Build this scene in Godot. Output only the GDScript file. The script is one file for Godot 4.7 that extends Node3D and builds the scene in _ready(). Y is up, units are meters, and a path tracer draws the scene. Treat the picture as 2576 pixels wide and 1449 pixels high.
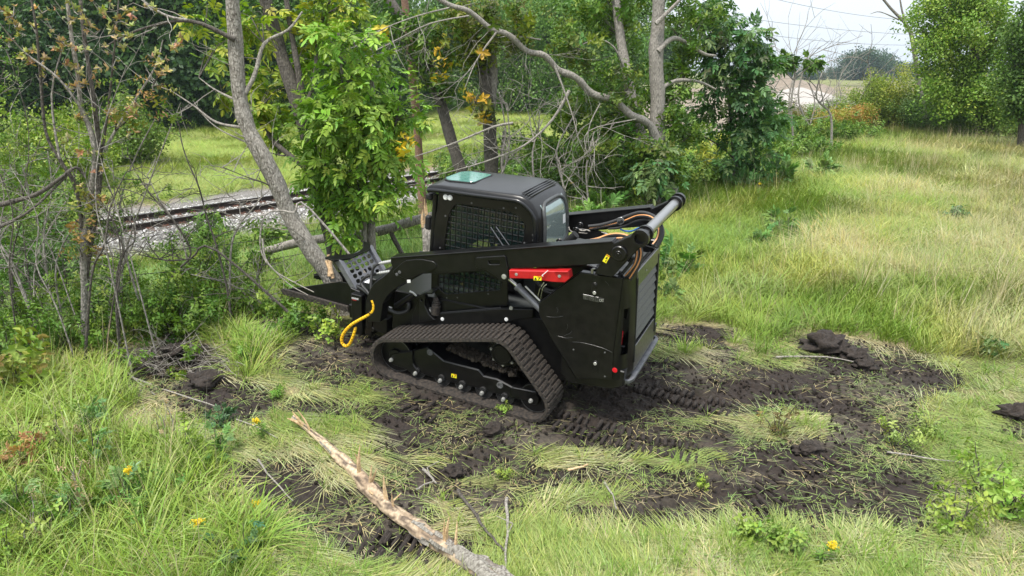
extends Node3D
# A black compact track loader with a tree puller at the edge of a wood beside a railway.
# World: metres, y up, camera at x = z = 0 looking towards -z.

const FPX := 1736.0
const CX := 1288.0
const CY := 724.5
const CAM := Vector3(0, 3.4, 0)
const PITCH := 0.304983
# the loader's own frame: origin on the ground under the rear idler, forward, up, towards the camera's side
const VO := Vector3(0.56153, 0.0, -7.20929)
const VF := Vector3(-0.90573828, 0.08583655, -0.41505451)
const VU := Vector3(0.05474569, 0.99476747, 0.0862589)
const VN := Vector3(-0.42028689, -0.05540554, 0.90569816)
const ZM := {"1": [691.8, 402.5, .22135], "2": [1194.9, 402.5, .22135], "3": [880.5, 691.8, .2604], "4": [1257.8, 628.9, .2604],
	"A": [1081.7, 478.0, .12206], "B": [704.4, 591.2, .20838], "C": [943.4, 628.9, .13021], "D": [1415.0, 490.5, .1649], "d": [0.0, 0.0, 1.0]}

var rng := RandomNumberGenerator.new()
var na := FastNoiseLite.new()
var nb := FastNoiseLite.new()
var M := {}
var names := {}

func rf(a: float, b: float) -> float: return rng.randf_range(a, b)
func rv() -> Vector3: return Vector3(rf(-1, 1), rf(-1, 1), rf(-1, 1))
func ss(a: float, b: float, x: float) -> float: return smoothstep(a, b, x)

# ---- pixels of the photograph (at 2576 x 1449) to directions and places
func ray(px: float, py: float) -> Vector3:
	return Vector3(px - CX, CY - py, -FPX).rotated(Vector3.RIGHT, -PITCH)
func pd(px: float, py: float, depth: float) -> Vector3:
	var d := ray(px, py)
	return CAM + d * (depth / -d.z)
func proj(p: Vector3) -> Vector2:
	var q := (p - CAM).rotated(Vector3.RIGHT, PITCH)
	return Vector2(CX + FPX * q.x / -q.z, CY - FPX * q.y / -q.z)
func gp(px: float, py: float) -> Vector3:
	var d := ray(px, py)
	var p := CAM
	var h := 0.0
	for k in 30:
		p = CAM + d * ((h - CAM.y) / d.y)
		h = lerpf(h, hgt(p.x, p.z), 0.6)
	return Vector3(p.x, hgt(p.x, p.z), p.z)
# a pixel of a detail view on a plane across the loader; local axes: x rearward, y up, z to the camera's side
func lp(k: String, x: float, y: float, z: float) -> Vector3:
	var a: Array = ZM[k]
	var d := ray(a[0] + a[2] * x, a[1] + a[2] * y)
	var o := VO - CAM
	var t := (z + o.dot(VN)) / d.dot(VN)
	var q := d * t - o
	return Vector3(-q.dot(VF), q.dot(VU), z)
func lps(k: String, pts: Array, z: float) -> PackedVector2Array:
	var o := PackedVector2Array()
	for i in range(0, pts.size(), 2):
		var p := lp(k, pts[i], pts[i + 1], z)
		o.append(Vector2(p.x, p.y))
	return o

# ---- terrain
func rail_q(x: float, z: float) -> float: return (x + 9.2) * .754 + (z + 26.4) * .657 - .75
func rail_at(s: float, q: float) -> Vector3: # s metres along the line, q metres off its middle
	return Vector3(-9.2 + .754 * (q + .75) + .657 * s, 0, -26.4 + .657 * (q + .75) - .754 * s)
func hgt(x: float, z: float) -> float:
	var q := rail_q(x, z)
	var y := lerpf(-1.68, 0.0, ss(4.0, 13.5, q))
	y = lerpf(y, -1.37, 1.0 - ss(1.75, 3.5, absf(q)))
	if q > 3.6:
		y += na.get_noise_2d(x * 22.0, z * 22.0) * .07
	elif q < -4.0:
		y += na.get_noise_2d(x * 6.0, z * 6.0) * .25 * ss(4.0, 12.0, -q)
	var dv := Vector2((x + .35) , (z + 7.65)).length()
	if dv < 4.2:
		var pl := -(VU.x * (x - VO.x) + VU.z * (z - VO.z)) / VU.y + .03
		y = lerpf(pl, y, ss(2.2, 4.2, dv))
	var dh := Vector2((x + 4.05) / .62, (z + 7.62) / .42).length()
	if dh < 2.0:
		y -= .34 * (1.0 - ss(.35, 1.5, dh))
	return y

const MUD := [[1700, 985, 170, 62], [1900, 955, 240, 68], [2150, 930, 150, 55], [2080, 880, 90, 32], [1715, 845, 105, 22], [1620, 1090, 200, 58], [1490, 1060, 120, 42],
	[2150, 1005, 130, 45], [2200, 1075, 105, 60], [2080, 1180, 190, 85], [2240, 1200, 110, 55], [1880, 1240, 240, 72], [1740, 1275, 160, 55], [2080, 1290, 130, 40],
	[690, 1210, 100, 75], [900, 1310, 170, 70], [1060, 1395, 150, 50], [560, 1010, 120, 50], [1000, 1025, 90, 30], [1120, 1100, 170, 42], [1210, 1160, 130, 38],
	[440, 930, 120, 62], [95, 1090, 55, 22], [2555, 1060, 55, 40], [730, 820, 90, 28], [1300, 1020, 260, 60], [1420, 960, 260, 80], [1130, 960, 200, 50], [2280, 1300, 90, 35], [1000, 1210, 110, 40], [860, 900, 120, 60], [1250, 1280, 90, 30], [1400, 1210, 120, 30], [1330, 1090, 200, 40], [2330, 950, 80, 35], [1580, 1190, 120, 30], [1950, 1150, 120, 50], [800, 1020, 90, 25], [1480, 1300, 90, 25], [2400, 1240, 80, 25], [1180, 1240, 60, 20]]
const TURF := [[1975, 1085, 90, 26], [1930, 900, 80, 24], [1740, 1055, 50, 10], [1650, 1175, 150, 20], [2130, 965, 40, 12], [1850, 1330, 50, 16], [1330, 1130, 60, 16]]
func blob(list: Array, u: float, v: float) -> float:
	var m := 0.0
	for e in list:
		var a: float = (u - e[0]) / e[2]
		var b: float = (v - e[1]) / e[3]
		var d := a * a + b * b
		if d < 2.1:
			m = maxf(m, 1.0 - ss(.45, 2.1, d))
	return m
func mud(x: float, y: float, z: float) -> float:
	if z < -14.0 or z > -2.5 or absf(x) > 12.0:
		return 0.0
	var s := proj(Vector3(x, y, z))
	var m := blob(MUD, s.x, s.y) * 1.25
	if m > 0.0:
		m -= .6 * blob(TURF, s.x, s.y)
		m += nb.get_noise_2d(x * 70.0, z * 70.0) * .45 + na.get_noise_2d(x * 260.0, z * 260.0) * .5
	return clampf(m, 0.0, 1.0)

const PRINTS := [[1400, 1052, 1560, 1098, 1760, 1140], [1640, 905, 1750, 945, 1880, 985, 2200, 1003], [1540, 1318, 1720, 1290, 1900, 1248, 2110, 1165], [800, 1345, 960, 1375, 1170, 1420], [1660, 826, 1800, 862], [1600, 960, 1700, 990, 1900, 1040], [1030, 1010, 1100, 1040], [640, 1190, 760, 1215, 860, 1262]]
var prints := []   # world polylines
func make_prints():
	for p in PRINTS:
		var w := []
		for i in range(0, p.size(), 2):
			var g := gp(p[i], p[i + 1])
			w.append(Vector2(g.x, g.z))
		prints.append(w)
func print_height(x: float, z: float) -> float:
	var p := Vector2(x, z)
	var out := 0.0
	for w in prints:
		var s := 0.0
		for i in w.size() - 1:
			var a: Vector2 = w[i]
			var b: Vector2 = w[i + 1]
			var d := b - a
			var len := d.length()
			d /= len
			var t := (p - a).dot(d)
			var c: float = (p - a).cross(d)
			if t >= -.05 and t <= len + .05 and absf(c) < .26:
				var ph := (s + t) / .088 + (.5 if c > 0.0 else 0.0) + c * .6
				var wave := ss(-.25, .25, sin(ph * TAU)) - .5
				var keep := ss(-.35, .25, nb.get_noise_2d(x * 60.0 + 50.0, z * 60.0))
				out = -.028 * (1.0 - ss(.2, .26, absf(c))) + wave * .026 * (1.0 - ss(.19, .22, absf(c))) * keep + .022 * ss(.19, .23, absf(c)) * (1.0 - ss(.23, .26, absf(c)))
			s += len
	return out

# ---- mesh building
class MB:
	var v := PackedVector3Array()
	var c := PackedColorArray()
	var i := PackedInt32Array()
	var uv := PackedVector2Array()
	var col := Color.WHITE
	func vert(p: Vector3) -> int:
		v.append(p); c.append(col); uv.append(Vector2.ZERO)
		return v.size() - 1
	func tri(a: Vector3, b: Vector3, d: Vector3):
		var n := vert(a); vert(b); vert(d)
		i.append_array([n, n + 1, n + 2])
	func quad(a: Vector3, b: Vector3, d: Vector3, e: Vector3):
		var n := vert(a); vert(b); vert(d); vert(e)
		i.append_array([n, n + 1, n + 2, n, n + 2, n + 3])
	func mesh(smooth := false) -> ArrayMesh:
		var a := []
		a.resize(Mesh.ARRAY_MAX)
		a[Mesh.ARRAY_VERTEX] = v
		a[Mesh.ARRAY_COLOR] = c
		a[Mesh.ARRAY_TEX_UV] = uv
		a[Mesh.ARRAY_INDEX] = i
		if smooth:
			var n := PackedVector3Array()
			n.resize(v.size())
			for k in range(0, i.size(), 3):
				var x := i[k]; var y := i[k + 1]; var z := i[k + 2]
				var f := (v[z] - v[x]).cross(v[y] - v[x])
				n[x] += f; n[y] += f; n[z] += f
			for k in n.size():
				n[k] = n[k].normalized() if n[k].length_squared() > 1e-20 else Vector3.UP
			a[Mesh.ARRAY_NORMAL] = n
		var m := ArrayMesh.new()
		m.add_surface_from_arrays(Mesh.PRIMITIVE_TRIANGLES, a)
		return m

func frame(dir: Vector3) -> Basis: # y axis along dir
	var y := dir.normalized()
	var x := (Vector3.RIGHT if absf(y.y) > .9 else Vector3.UP).cross(y).normalized()
	return Basis(x, y, x.cross(y))
func tube(b: MB, pts: Array, radii: Array, sides := 8, caps := true, rough := 0.0):
	var n := pts.size()
	var base := b.v.size()
	var x := Vector3.ZERO
	for k in n:
		var t: Vector3 = (pts[mini(k + 1, n - 1)] - pts[maxi(k - 1, 0)]).normalized()
		if k == 0:
			x = frame(t).x
		else:
			x = (x - t * x.dot(t)).normalized()
		var z := x.cross(t)
		var r: float = radii[k] if k < radii.size() else radii[-1]
		for s in sides:
			var an := TAU * s / sides
			var rr := r * (1.0 + rough * rf(-1, 1))
			b.vert(pts[k] + (x * cos(an) + z * sin(an)) * rr)
	for k in n - 1:
		for s in sides:
			var p := base + k * sides + s
			var q := base + k * sides + (s + 1) % sides
			b.i.append_array([p, q, q + sides, p, q + sides, p + sides])
	if caps:
		for e in [0, n - 1]:
			var m := b.vert(pts[e])
			var first := b.v.size()
			for s in sides:
				b.vert(b.v[base + e * sides + s])
			for s in sides:
				if e == 0:
					b.i.append_array([m, first + (s + 1) % sides, first + s])
				else:
					b.i.append_array([m, first + s, first + (s + 1) % sides])
func cyl(b: MB, p: Vector3, q: Vector3, r: float, sides := 20, ch := 0.0):
	if ch > 0.0:
		var d := (q - p).normalized() * ch
		tube(b, [p, p + d, q - d, q], [r - ch, r, r, r - ch], sides)
	else:
		tube(b, [p, q], [r, r], sides)
func ring(b: MB, p: Vector3, q: Vector3, r0: float, r1: float, sides := 24): # open pipe, outer r0, inner r1
	tube(b, [p, q], [r0, r0], sides, false)
	tube(b, [q, p], [r1, r1], sides, false)
	var f := frame(q - p)
	for e in [p, q]:
		for s in sides:
			var a := TAU * s / sides
			var c2 := TAU * (s + 1) / sides
			var u := f.x * cos(a) + f.z * sin(a)
			var w := f.x * cos(c2) + f.z * sin(c2)
			b.quad(e + u * r0, e + w * r0, e + w * r1, e + u * r1)
func box(b: MB, c: Vector3, s: Vector3, bs := Basis.IDENTITY, ch := 0.0):
	var h := s * .5
	ch = minf(ch, minf(h.x, minf(h.y, h.z)) * .9)
	for ax in 3:
		for sg in [-1.0, 1.0]:
			var u := (ax + 1) % 3
			var w := (ax + 2) % 3
			var q := []
			for k in [[-1, -1], [1, -1], [1, 1], [-1, 1]]:
				var p := Vector3.ZERO
				p[ax] = h[ax] * sg
				p[u] = (h[u] - ch) * k[0]
				p[w] = (h[w] - ch) * k[1]
				q.append(c + bs * p)
			if sg > 0: b.quad(q[3], q[2], q[1], q[0])
			else: b.quad(q[0], q[1], q[2], q[3])
	if ch > 0.0:
		for ax in 3:
			var u := (ax + 1) % 3
			var w := (ax + 2) % 3
			for k in [[-1, -1], [1, -1], [1, 1], [-1, 1]]:
				var q := []
				for e in [[-1, 0], [1, 0], [1, 1], [-1, 1]]:
					var p := Vector3.ZERO
					p[ax] = (h[ax] - ch) * e[0]
					p[u] = (h[u] if e[1] == 0 else h[u] - ch) * k[0]
					p[w] = (h[w] - ch if e[1] == 0 else h[w]) * k[1]
					q.append(c + bs * p)
				b.quad(q[0], q[1], q[2], q[3])
		for sx in [-1, 1]:
			for sy in [-1, 1]:
				for sz in [-1, 1]:
					b.tri(c + bs * Vector3(h.x * sx, (h.y - ch) * sy, (h.z - ch) * sz), c + bs * Vector3((h.x - ch) * sx, h.y * sy, (h.z - ch) * sz), c + bs * Vector3((h.x - ch) * sx, (h.y - ch) * sy, h.z * sz))
func inset(p: PackedVector2Array, d: float) -> PackedVector2Array:
	var o := PackedVector2Array()
	var sg := -1.0 if Geometry2D.is_polygon_clockwise(p) else 1.0
	var n := p.size()
	for k in n:
		var a := (p[k] - p[(k + n - 1) % n]).normalized()
		var c := (p[(k + 1) % n] - p[k]).normalized()
		var na2 := Vector2(-a.y, a.x) * sg
		var nc := Vector2(-c.y, c.x) * sg
		var m := (na2 + nc)
		m = m / maxf(m.length_squared() * .5, .35)
		o.append(p[k] + m * d)
	return o
func round_poly(p: PackedVector2Array, r: float, seg := 3) -> PackedVector2Array:
	var o := PackedVector2Array()
	var n := p.size()
	for k in n:
		var a := p[(k + n - 1) % n]; var c := p[k]; var e := p[(k + 1) % n]
		var rr := minf(r, minf((a - c).length(), (e - c).length()) * .45)
		var s := c + (a - c).normalized() * rr
		var t := c + (e - c).normalized() * rr
		for j in seg + 1:
			var f := float(j) / seg
			o.append(s.lerp(c, f).lerp(c.lerp(t, f), f))
	return o
# a plate in the local xy plane between z0 and z1 (z1 faces the viewer's side), with chamfered rims and holes
func plate(b: MB, outer: PackedVector2Array, z0: float, z1: float, holes := [], ch := .003, bs := Transform3D.IDENTITY):
	if Geometry2D.is_polygon_clockwise(outer):
		outer = outer.duplicate(); outer.reverse()
	for side in 2:
		var z := z1 if side else z0
		var poly := inset(outer, ch)
		for hl in holes:
			var hp: PackedVector2Array = inset(hl, -ch)
			if not Geometry2D.is_polygon_clockwise(hp):
				hp.reverse()
			# join the hole to the rim with a cut of no width
			var best := INF
			var bi := 0; var bj := 0
			for i2 in poly.size():
				for j2 in hp.size():
					var dd := poly[i2].distance_squared_to(hp[j2])
					if dd < best:
						best = dd; bi = i2; bj = j2
			var np := PackedVector2Array()
			for i2 in bi + 1: np.append(poly[i2])
			for j2 in hp.size() + 1: np.append(hp[(bj + j2) % hp.size()])
			for i2 in range(bi, poly.size()): np.append(poly[i2])
			var e := (hp[bj] - poly[bi]).normalized().orthogonal() * -1e-4
			np[bi] += e
			np[bi + 1] += e
			poly = np
		var tris := Geometry2D.triangulate_polygon(poly)
		if tris.is_empty():
			push_warning("plate not triangulated %d" % poly.size())
		for k in range(0, tris.size(), 3):
			var p := poly[tris[k]]; var q := poly[tris[k + 1]]; var r := poly[tris[k + 2]]
			if ((q - p).cross(r - p) > 0) == (side == 1):
				var t := q; q = r; r = t
			b.tri(bs * Vector3(p.x, p.y, z), bs * Vector3(q.x, q.y, z), bs * Vector3(r.x, r.y, z))
	var rims := [outer]
	for hl in holes: rims.append(hl)
	for rk in rims.size():
		var o: PackedVector2Array = rims[rk]
		var ins := inset(o, ch if rk == 0 else -ch)
		for k in o.size():
			var j := (k + 1) % o.size()
			var sg := signf(z1 - z0)
			b.quad(bs * Vector3(o[k].x, o[k].y, z0 + ch * sg), bs * Vector3(o[k].x, o[k].y, z1 - ch * sg), bs * Vector3(o[j].x, o[j].y, z1 - ch * sg), bs * Vector3(o[j].x, o[j].y, z0 + ch * sg))
			if ch > 0.0:
				b.quad(bs * Vector3(o[k].x, o[k].y, z1 - ch * sg), bs * Vector3(ins[k].x, ins[k].y, z1), bs * Vector3(ins[j].x, ins[j].y, z1), bs * Vector3(o[j].x, o[j].y, z1 - ch * sg))
				b.quad(bs * Vector3(o[k].x, o[k].y, z0 + ch * sg), bs * Vector3(o[j].x, o[j].y, z0 + ch * sg), bs * Vector3(ins[j].x, ins[j].y, z0), bs * Vector3(ins[k].x, ins[k].y, z0))
func rect(x0: float, y0: float, x1: float, y1: float) -> PackedVector2Array:
	return PackedVector2Array([Vector2(x0, y0), Vector2(x1, y0), Vector2(x1, y1), Vector2(x0, y1)])
func circle(c: Vector2, r: float, n := 20) -> PackedVector2Array:
	var o := PackedVector2Array()
	for k in n: o.append(c + Vector2.from_angle(TAU * k / n) * r)
	return o
func catmull(p: Array, per := 4) -> Array:
	var o := []
	for k in p.size() - 1:
		var a: Vector3 = p[maxi(k - 1, 0)]; var b: Vector3 = p[k]; var c: Vector3 = p[k + 1]; var d: Vector3 = p[mini(k + 2, p.size() - 1)]
		for j in per:
			var t := float(j) / per
			o.append(.5 * (2.0 * b + (c - a) * t + (2.0 * a - 5.0 * b + 4.0 * c - d) * t * t + (3.0 * b - a - 3.0 * c + d) * t * t * t))
	o.append(p[-1])
	return o
func grade(r0: float, r1: float, n: int) -> Array:
	var o := []
	for k in n: o.append(lerpf(r0, r1, float(k) / maxf(n - 1, 1)))
	return o

# ---- nodes
func numbered(called: String) -> String:
	names[called] = names.get(called, -1) + 1
	return called if names[called] == 0 else "%s_%03d" % [called, names[called]]
func tag(o: Node, label: String, category: String, group := "", kind := ""):
	if label: o.set_meta("label", label)
	if category: o.set_meta("category", category)
	if group: o.set_meta("group", group)
	if kind: o.set_meta("kind", kind)
func thing(called: String, label: String, category: String, at := Vector3.ZERO, group := "") -> Node3D:
	var o := Node3D.new()
	o.name = numbered(called)
	add_child(o)
	o.position = at
	tag(o, label, category, group)
	return o
func obj(called: String, mesh: Mesh, mat: Material, parent: Node3D = null, xf := Transform3D.IDENTITY) -> MeshInstance3D:
	var o := MeshInstance3D.new()
	o.name = called if parent else numbered(called)
	o.mesh = mesh
	o.material_override = mat
	o.transform = xf
	(parent if parent else self).add_child(o, true)
	return o
func part(called: String, b: MB, mat: Material, parent: Node3D, smooth := false) -> MeshInstance3D:
	return obj(called, b.mesh(smooth), mat, parent)
func copies(called: String, mesh: Mesh, mat: Material, xf: Array, cols: Array, parent: Node3D = null) -> MultiMeshInstance3D:
	var mm := MultiMesh.new()
	mm.transform_format = MultiMesh.TRANSFORM_3D
	mm.use_colors = true
	mm.mesh = mesh
	mm.instance_count = xf.size()
	for k in xf.size():
		mm.set_instance_transform(k, xf[k])
		mm.set_instance_color(k, cols[k])
	var o := MultiMeshInstance3D.new()
	o.name = called if parent else numbered(called)
	o.multimesh = mm
	o.material_override = mat
	(parent if parent else self).add_child(o, true)
	o.set_meta("kind", "stuff")
	return o

# ---- many small pieces joined into one mesh
class Bake:
	var v := PackedVector3Array()
	var c := PackedColorArray()
	var i := PackedInt32Array()
	func add(m: Array, x: Transform3D, col: Color):
		var n := v.size()
		var mc: PackedColorArray = m[1]
		var mi: PackedInt32Array = m[2]
		v.append_array(x * (m[0] as PackedVector3Array))
		for k in mc: c.append(Color(k.r * col.r, k.g * col.g, k.b * col.b))
		for k in mi: i.append(k + n)
	func mesh() -> ArrayMesh:
		var a := []
		a.resize(Mesh.ARRAY_MAX)
		a[Mesh.ARRAY_VERTEX] = v
		a[Mesh.ARRAY_COLOR] = c
		a[Mesh.ARRAY_INDEX] = i
		var o := ArrayMesh.new()
		o.add_surface_from_arrays(Mesh.PRIMITIVE_TRIANGLES, a)
		return o
var data_of := {}
func md(m: Mesh) -> Array:
	if not data_of.has(m):
		var a := m.surface_get_arrays(0)
		data_of[m] = [a[Mesh.ARRAY_VERTEX], a[Mesh.ARRAY_COLOR], a[Mesh.ARRAY_INDEX]]
	return data_of[m]
func joined(called: String, mesh: Mesh, mat_: Material, xf: Array, cols: Array, parent: Node3D = null) -> MeshInstance3D:
	var b := Bake.new()
	var d := md(mesh)
	for k in xf.size(): b.add(d, xf[k], cols[k])
	var o := obj(called, b.mesh(), mat_, parent)
	o.set_meta("kind", "stuff")
	n_joined += b.i.size() / 3
	return o
var n_joined := 0

# ---- materials
func s(c: Color) -> Color: return c.linear_to_srgb()
func noise_tex(seed_: int, freq: float, lo: Color, hi: Color, oct := 4, size := 256, kind := FastNoiseLite.TYPE_SIMPLEX_SMOOTH, contrast := 1.0) -> ImageTexture:
	var n := FastNoiseLite.new()
	n.seed = seed_; n.frequency = freq; n.noise_type = kind; n.fractal_octaves = oct
	var g := n.get_seamless_image(size, size)
	var im := Image.create(size, size, true, Image.FORMAT_RGB8)
	for y in size:
		for x in size:
			var t := clampf((g.get_pixel(x, y).r - .5) * contrast + .5, 0, 1)
			im.set_pixel(x, y, s(lo.lerp(hi, t)))
	im.generate_mipmaps()
	return ImageTexture.create_from_image(im)
func normal_tex(seed_: int, freq: float, oct := 4, strength := 4.0, size := 256, kind := FastNoiseLite.TYPE_SIMPLEX_SMOOTH) -> ImageTexture:
	var n := FastNoiseLite.new()
	n.seed = seed_; n.frequency = freq; n.noise_type = kind; n.fractal_octaves = oct
	var g := n.get_seamless_image(size, size)
	g.convert(Image.FORMAT_RGBA8)
	g.bump_map_to_normal_map(strength)
	return ImageTexture.create_from_image(g)
func mat(key: String, c: Color, rough := .6, metal := 0.0, tex: Texture2D = null, scale := 1.0, ntex: Texture2D = null, nscale := .5) -> StandardMaterial3D:
	var m := StandardMaterial3D.new()
	m.albedo_color = s(c)
	m.roughness = rough
	m.metallic = metal
	if tex:
		m.albedo_texture = tex
	if ntex:
		m.normal_enabled = true
		m.normal_texture = ntex
		m.normal_scale = nscale
	if tex or ntex:
		m.uv1_triplanar = true
		m.uv1_scale = Vector3.ONE * scale
	M[key] = m
	return m
func vmat(key: String, rough := .5, back := Color(0, 0, 0)) -> StandardMaterial3D:
	var m := StandardMaterial3D.new()
	m.vertex_color_use_as_albedo = true
	m.roughness = rough
	m.metallic_specular = .35
	m.cull_mode = BaseMaterial3D.CULL_DISABLED
	if back.r + back.g > 0:
		m.backlight_enabled = true
		m.backlight = back
	M[key] = m
	return m
func make_materials():
	var w := Color.WHITE
	mat("paint", w, .30, 0, noise_tex(3, .014, Color(.0022, .0022, .0026), Color(.0085, .008, .0078), 6, 512, FastNoiseLite.TYPE_SIMPLEX_SMOOTH, 1.4), 1.1, normal_tex(5, .2, 2, 1.0), .12).metallic_specular = .45
	mat("paint_gloss", Color(.006, .0065, .008), .24)
	mat("paint_dusty", w, .3, 0, noise_tex(4, .02, Color(.008, .008, .009), Color(.075, .075, .076), 6, 512, FastNoiseLite.TYPE_SIMPLEX_SMOOTH, 1.6), 1.6, normal_tex(5, .2, 2, 1.0), .12)
	mat("hood_plastic", w, .5, 0, noise_tex(6, .03, Color(.025, .027, .028), Color(.075, .08, .08), 5), 2.0)
	mat("dark", Color(.006, .006, .006), .7)
	mat("rubber", w, .72, 0, noise_tex(7, .03, Color(.010, .0095, .009), Color(.062, .049, .039), 6, 256, FastNoiseLite.TYPE_SIMPLEX_SMOOTH, 1.6), 3.0, normal_tex(8, .08, 3, 2.0), .3)
	mat("hose", w, .55, 0, noise_tex(9, .05, Color(.012, .012, .012), Color(.03, .03, .03), 3), 4.0)
	mat("steel", Color(.36, .36, .355), .34, .9, null, 1, normal_tex(11, .05, 3, 1.5), .2)
	mat("bolt", Color(.48, .48, .46), .4, .6)
	mat("chrome", Color(.62, .61, .58), .18, 1.0)
	mat("plate_metal", w, .28, .75, noise_tex(12, .03, Color(.07, .07, .072), Color(.22, .22, .22), 5), 2.5)
	mat("louvre", w, .55, 0, noise_tex(13, .06, Color(.05, .052, .055), Color(.15, .15, .15), 4), 3.0)
	mat("grey_plate", w, .38, .35, noise_tex(14, .02, Color(.10, .105, .115), Color(.2, .2, .215), 5), 2.0)
	mat("red", w, .4, 0, noise_tex(15, .02, Color(.36, .006, .008), Color(.52, .015, .018), 4), 2.0)
	mat("yellow", Color(.86, .50, .015), .45)
	mat("decal", Color(.85, .75, .02), .45)
	mat("ink", Color(.01, .01, .01), .5)
	mat("white", Color(.75, .75, .74), .5)
	mat("red_lens", Color(.55, .01, .02), .15)
	mat("orange_stripe", Color(.62, .28, .10), .5)
	mat("blue_hose", Color(.03, .12, .35), .45)
	mat("teal_pane", w, .06, 0, noise_tex(16, .02, Color(.05, .16, .13), Color(.10, .25, .21), 4), 2.0)
	mat("skin", Color(.42, .22, .14), .5)
	mat("shirt", Color(.035, .045, .05), .85)
	mat("seat", Color(.012, .012, .013), .8)
	mat("cab_trim", Color(.05, .055, .055), .6)
	var g := mat("glass", Color(.02, .04, .036), .03)
	g.transparency = BaseMaterial3D.TRANSPARENCY_ALPHA
	g.albedo_color.a = .5
	var g2 := mat("rear_glass", Color(.45, .55, .52), .03, .55)
	g2.transparency = BaseMaterial3D.TRANSPARENCY_ALPHA
	g2.albedo_color.a = .62
	vmat("leaf", .42, Color(.62, .72, .28))
	vmat("grass", .5, Color(.5, .56, .25))
	vmat("stem", .8)
	vmat("bark_tint", .9)
	for k in [["bark", Color(.09, .078, .062), Color(.34, .32, .28)], ["bark_dark", Color(.035, .03, .026), Color(.13, .115, .095)], ["bark_grey", Color(.12, .11, .095), Color(.38, .35, .31)], ["dead_wood", Color(.15, .135, .115), Color(.40, .37, .33)]]:
		var m := mat(k[0], w, .9, 0, noise_tex(21, .03, k[1], k[2], 5, 256, FastNoiseLite.TYPE_SIMPLEX_SMOOTH, 1.7), 1.0, normal_tex(23, .06, 5, 9.0), 1.0)
		m.uv1_scale = Vector3(5.0, 1.1, 5.0)
	mat("torn_wood", w, .75, 0, noise_tex(25, .04, Color(.38, .24, .12), Color(.68, .50, .30), 5, 256, FastNoiseLite.TYPE_SIMPLEX_SMOOTH, 1.6), 3.0, normal_tex(26, .05, 4, 5.0), .8)
	mat("soil", w, .95, 0, noise_tex(31, .03, Color(.012, .009, .007), Color(.046, .035, .028), 6, 512, FastNoiseLite.TYPE_SIMPLEX_SMOOTH, 1.5), 1.3, normal_tex(32, .05, 6, 8.0, 512), 1.0)
	var gm := mat("ground", w, .95, 0, noise_tex(33, .03, Color(.45, .45, .45), Color(1.25, 1.2, 1.1), 6, 512, FastNoiseLite.TYPE_SIMPLEX_SMOOTH, 1.5), .9, normal_tex(32, .05, 6, 8.0, 512), 1.0)
	gm.vertex_color_use_as_albedo = true
	mat("rust_wood", w, .9, 0, noise_tex(27, .04, Color(.10, .06, .04), Color(.32, .19, .13), 5), 2.0)
	mat("sand", w, .95, 0, noise_tex(35, .03, Color(.17, .14, .11), Color(.27, .225, .18), 5), .3)
	mat("gravel_pile", w, .95, 0, noise_tex(36, .1, Color(.22, .2, .18), Color(.5, .47, .44), 5), .3)
	mat("tie_wood", w, .9, 0, noise_tex(37, .03, Color(.05, .038, .03), Color(.14, .105, .085), 5), 2.0)
	mat("rust", w, .8, .2, noise_tex(38, .03, Color(.05, .022, .014), Color(.17, .07, .04), 5), 2.0)
	mat("rail_side", w, .7, .3, noise_tex(39, .03, Color(.016, .012, .01), Color(.05, .035, .028), 5), 2.0)
	mat("rail_top", Color(.55, .56, .57), .25, .9)
	mat("wire", Color(.03, .028, .026), .6, .4)
	mat("cable", Color(.16, .17, .18), .6)
	mat("pole_wood", Color(.12, .09, .065), .9)

func _ready():
	rng.seed = 20
	na.seed = 5; na.frequency = .01; na.fractal_octaves = 3
	nb.seed = 9; nb.frequency = .01; nb.fractal_octaves = 2
	# camera
	var cam := Camera3D.new()
	cam.name = "camera"
	cam.position = CAM
	cam.rotation.x = -PITCH
	cam.fov = rad_to_deg(2.0 * atan(CY / FPX))
	cam.near = .05
	cam.far = 3000.0
	add_child(cam)
	cam.current = true
	# sky: thin bright cloud
	var sky := ProceduralSkyMaterial.new()
	sky.sky_top_color = s(Color(.60, .645, .70))
	sky.sky_horizon_color = s(Color(.365, .40, .43))
	sky.sky_curve = .25
	sky.ground_bottom_color = s(Color(.12, .13, .08))
	sky.ground_horizon_color = s(Color(.3, .34, .34))
	sky.sky_energy_multiplier = 1.0
	sky.sky_cover = cloud_cover()
	sky.sky_cover_modulate = Color(1, 1, 1, 1)
	var env := Environment.new()
	env.background_mode = Environment.BG_SKY
	env.sky = Sky.new()
	env.sky.sky_material = sky
	env.tonemap_mode = Environment.TONE_MAPPER_LINEAR
	env.tonemap_exposure = 2.42
	env.sdfgi_enabled = true
	env.ssao_enabled = true
	env.ssil_enabled = true
	var we := WorldEnvironment.new()
	we.environment = env
	add_child(we)
	env.fog_enabled = true
	env.fog_density = .00022
	env.fog_light_color = Color(.80, .86, .92)
	var sun := DirectionalLight3D.new()
	sun.name = "sun"
	sun.light_color = Color(1.0, .98, .95)
	sun.light_energy = .68
	sun.light_angular_distance = 10.0
	sun.shadow_enabled = true
	add_child(sun)
	sun.look_at_from_position(Vector3.ZERO, Vector3(.28, -1.0, -.34))
	make_materials()
	make_prints()
	build_ground()
	build_railway()
	build_far()
	build_loader()
	build_puller()
	build_operator()
	build_log()
	build_trees()
	build_shrubs()
	build_forest()
	build_grass()
	build_small()

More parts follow.
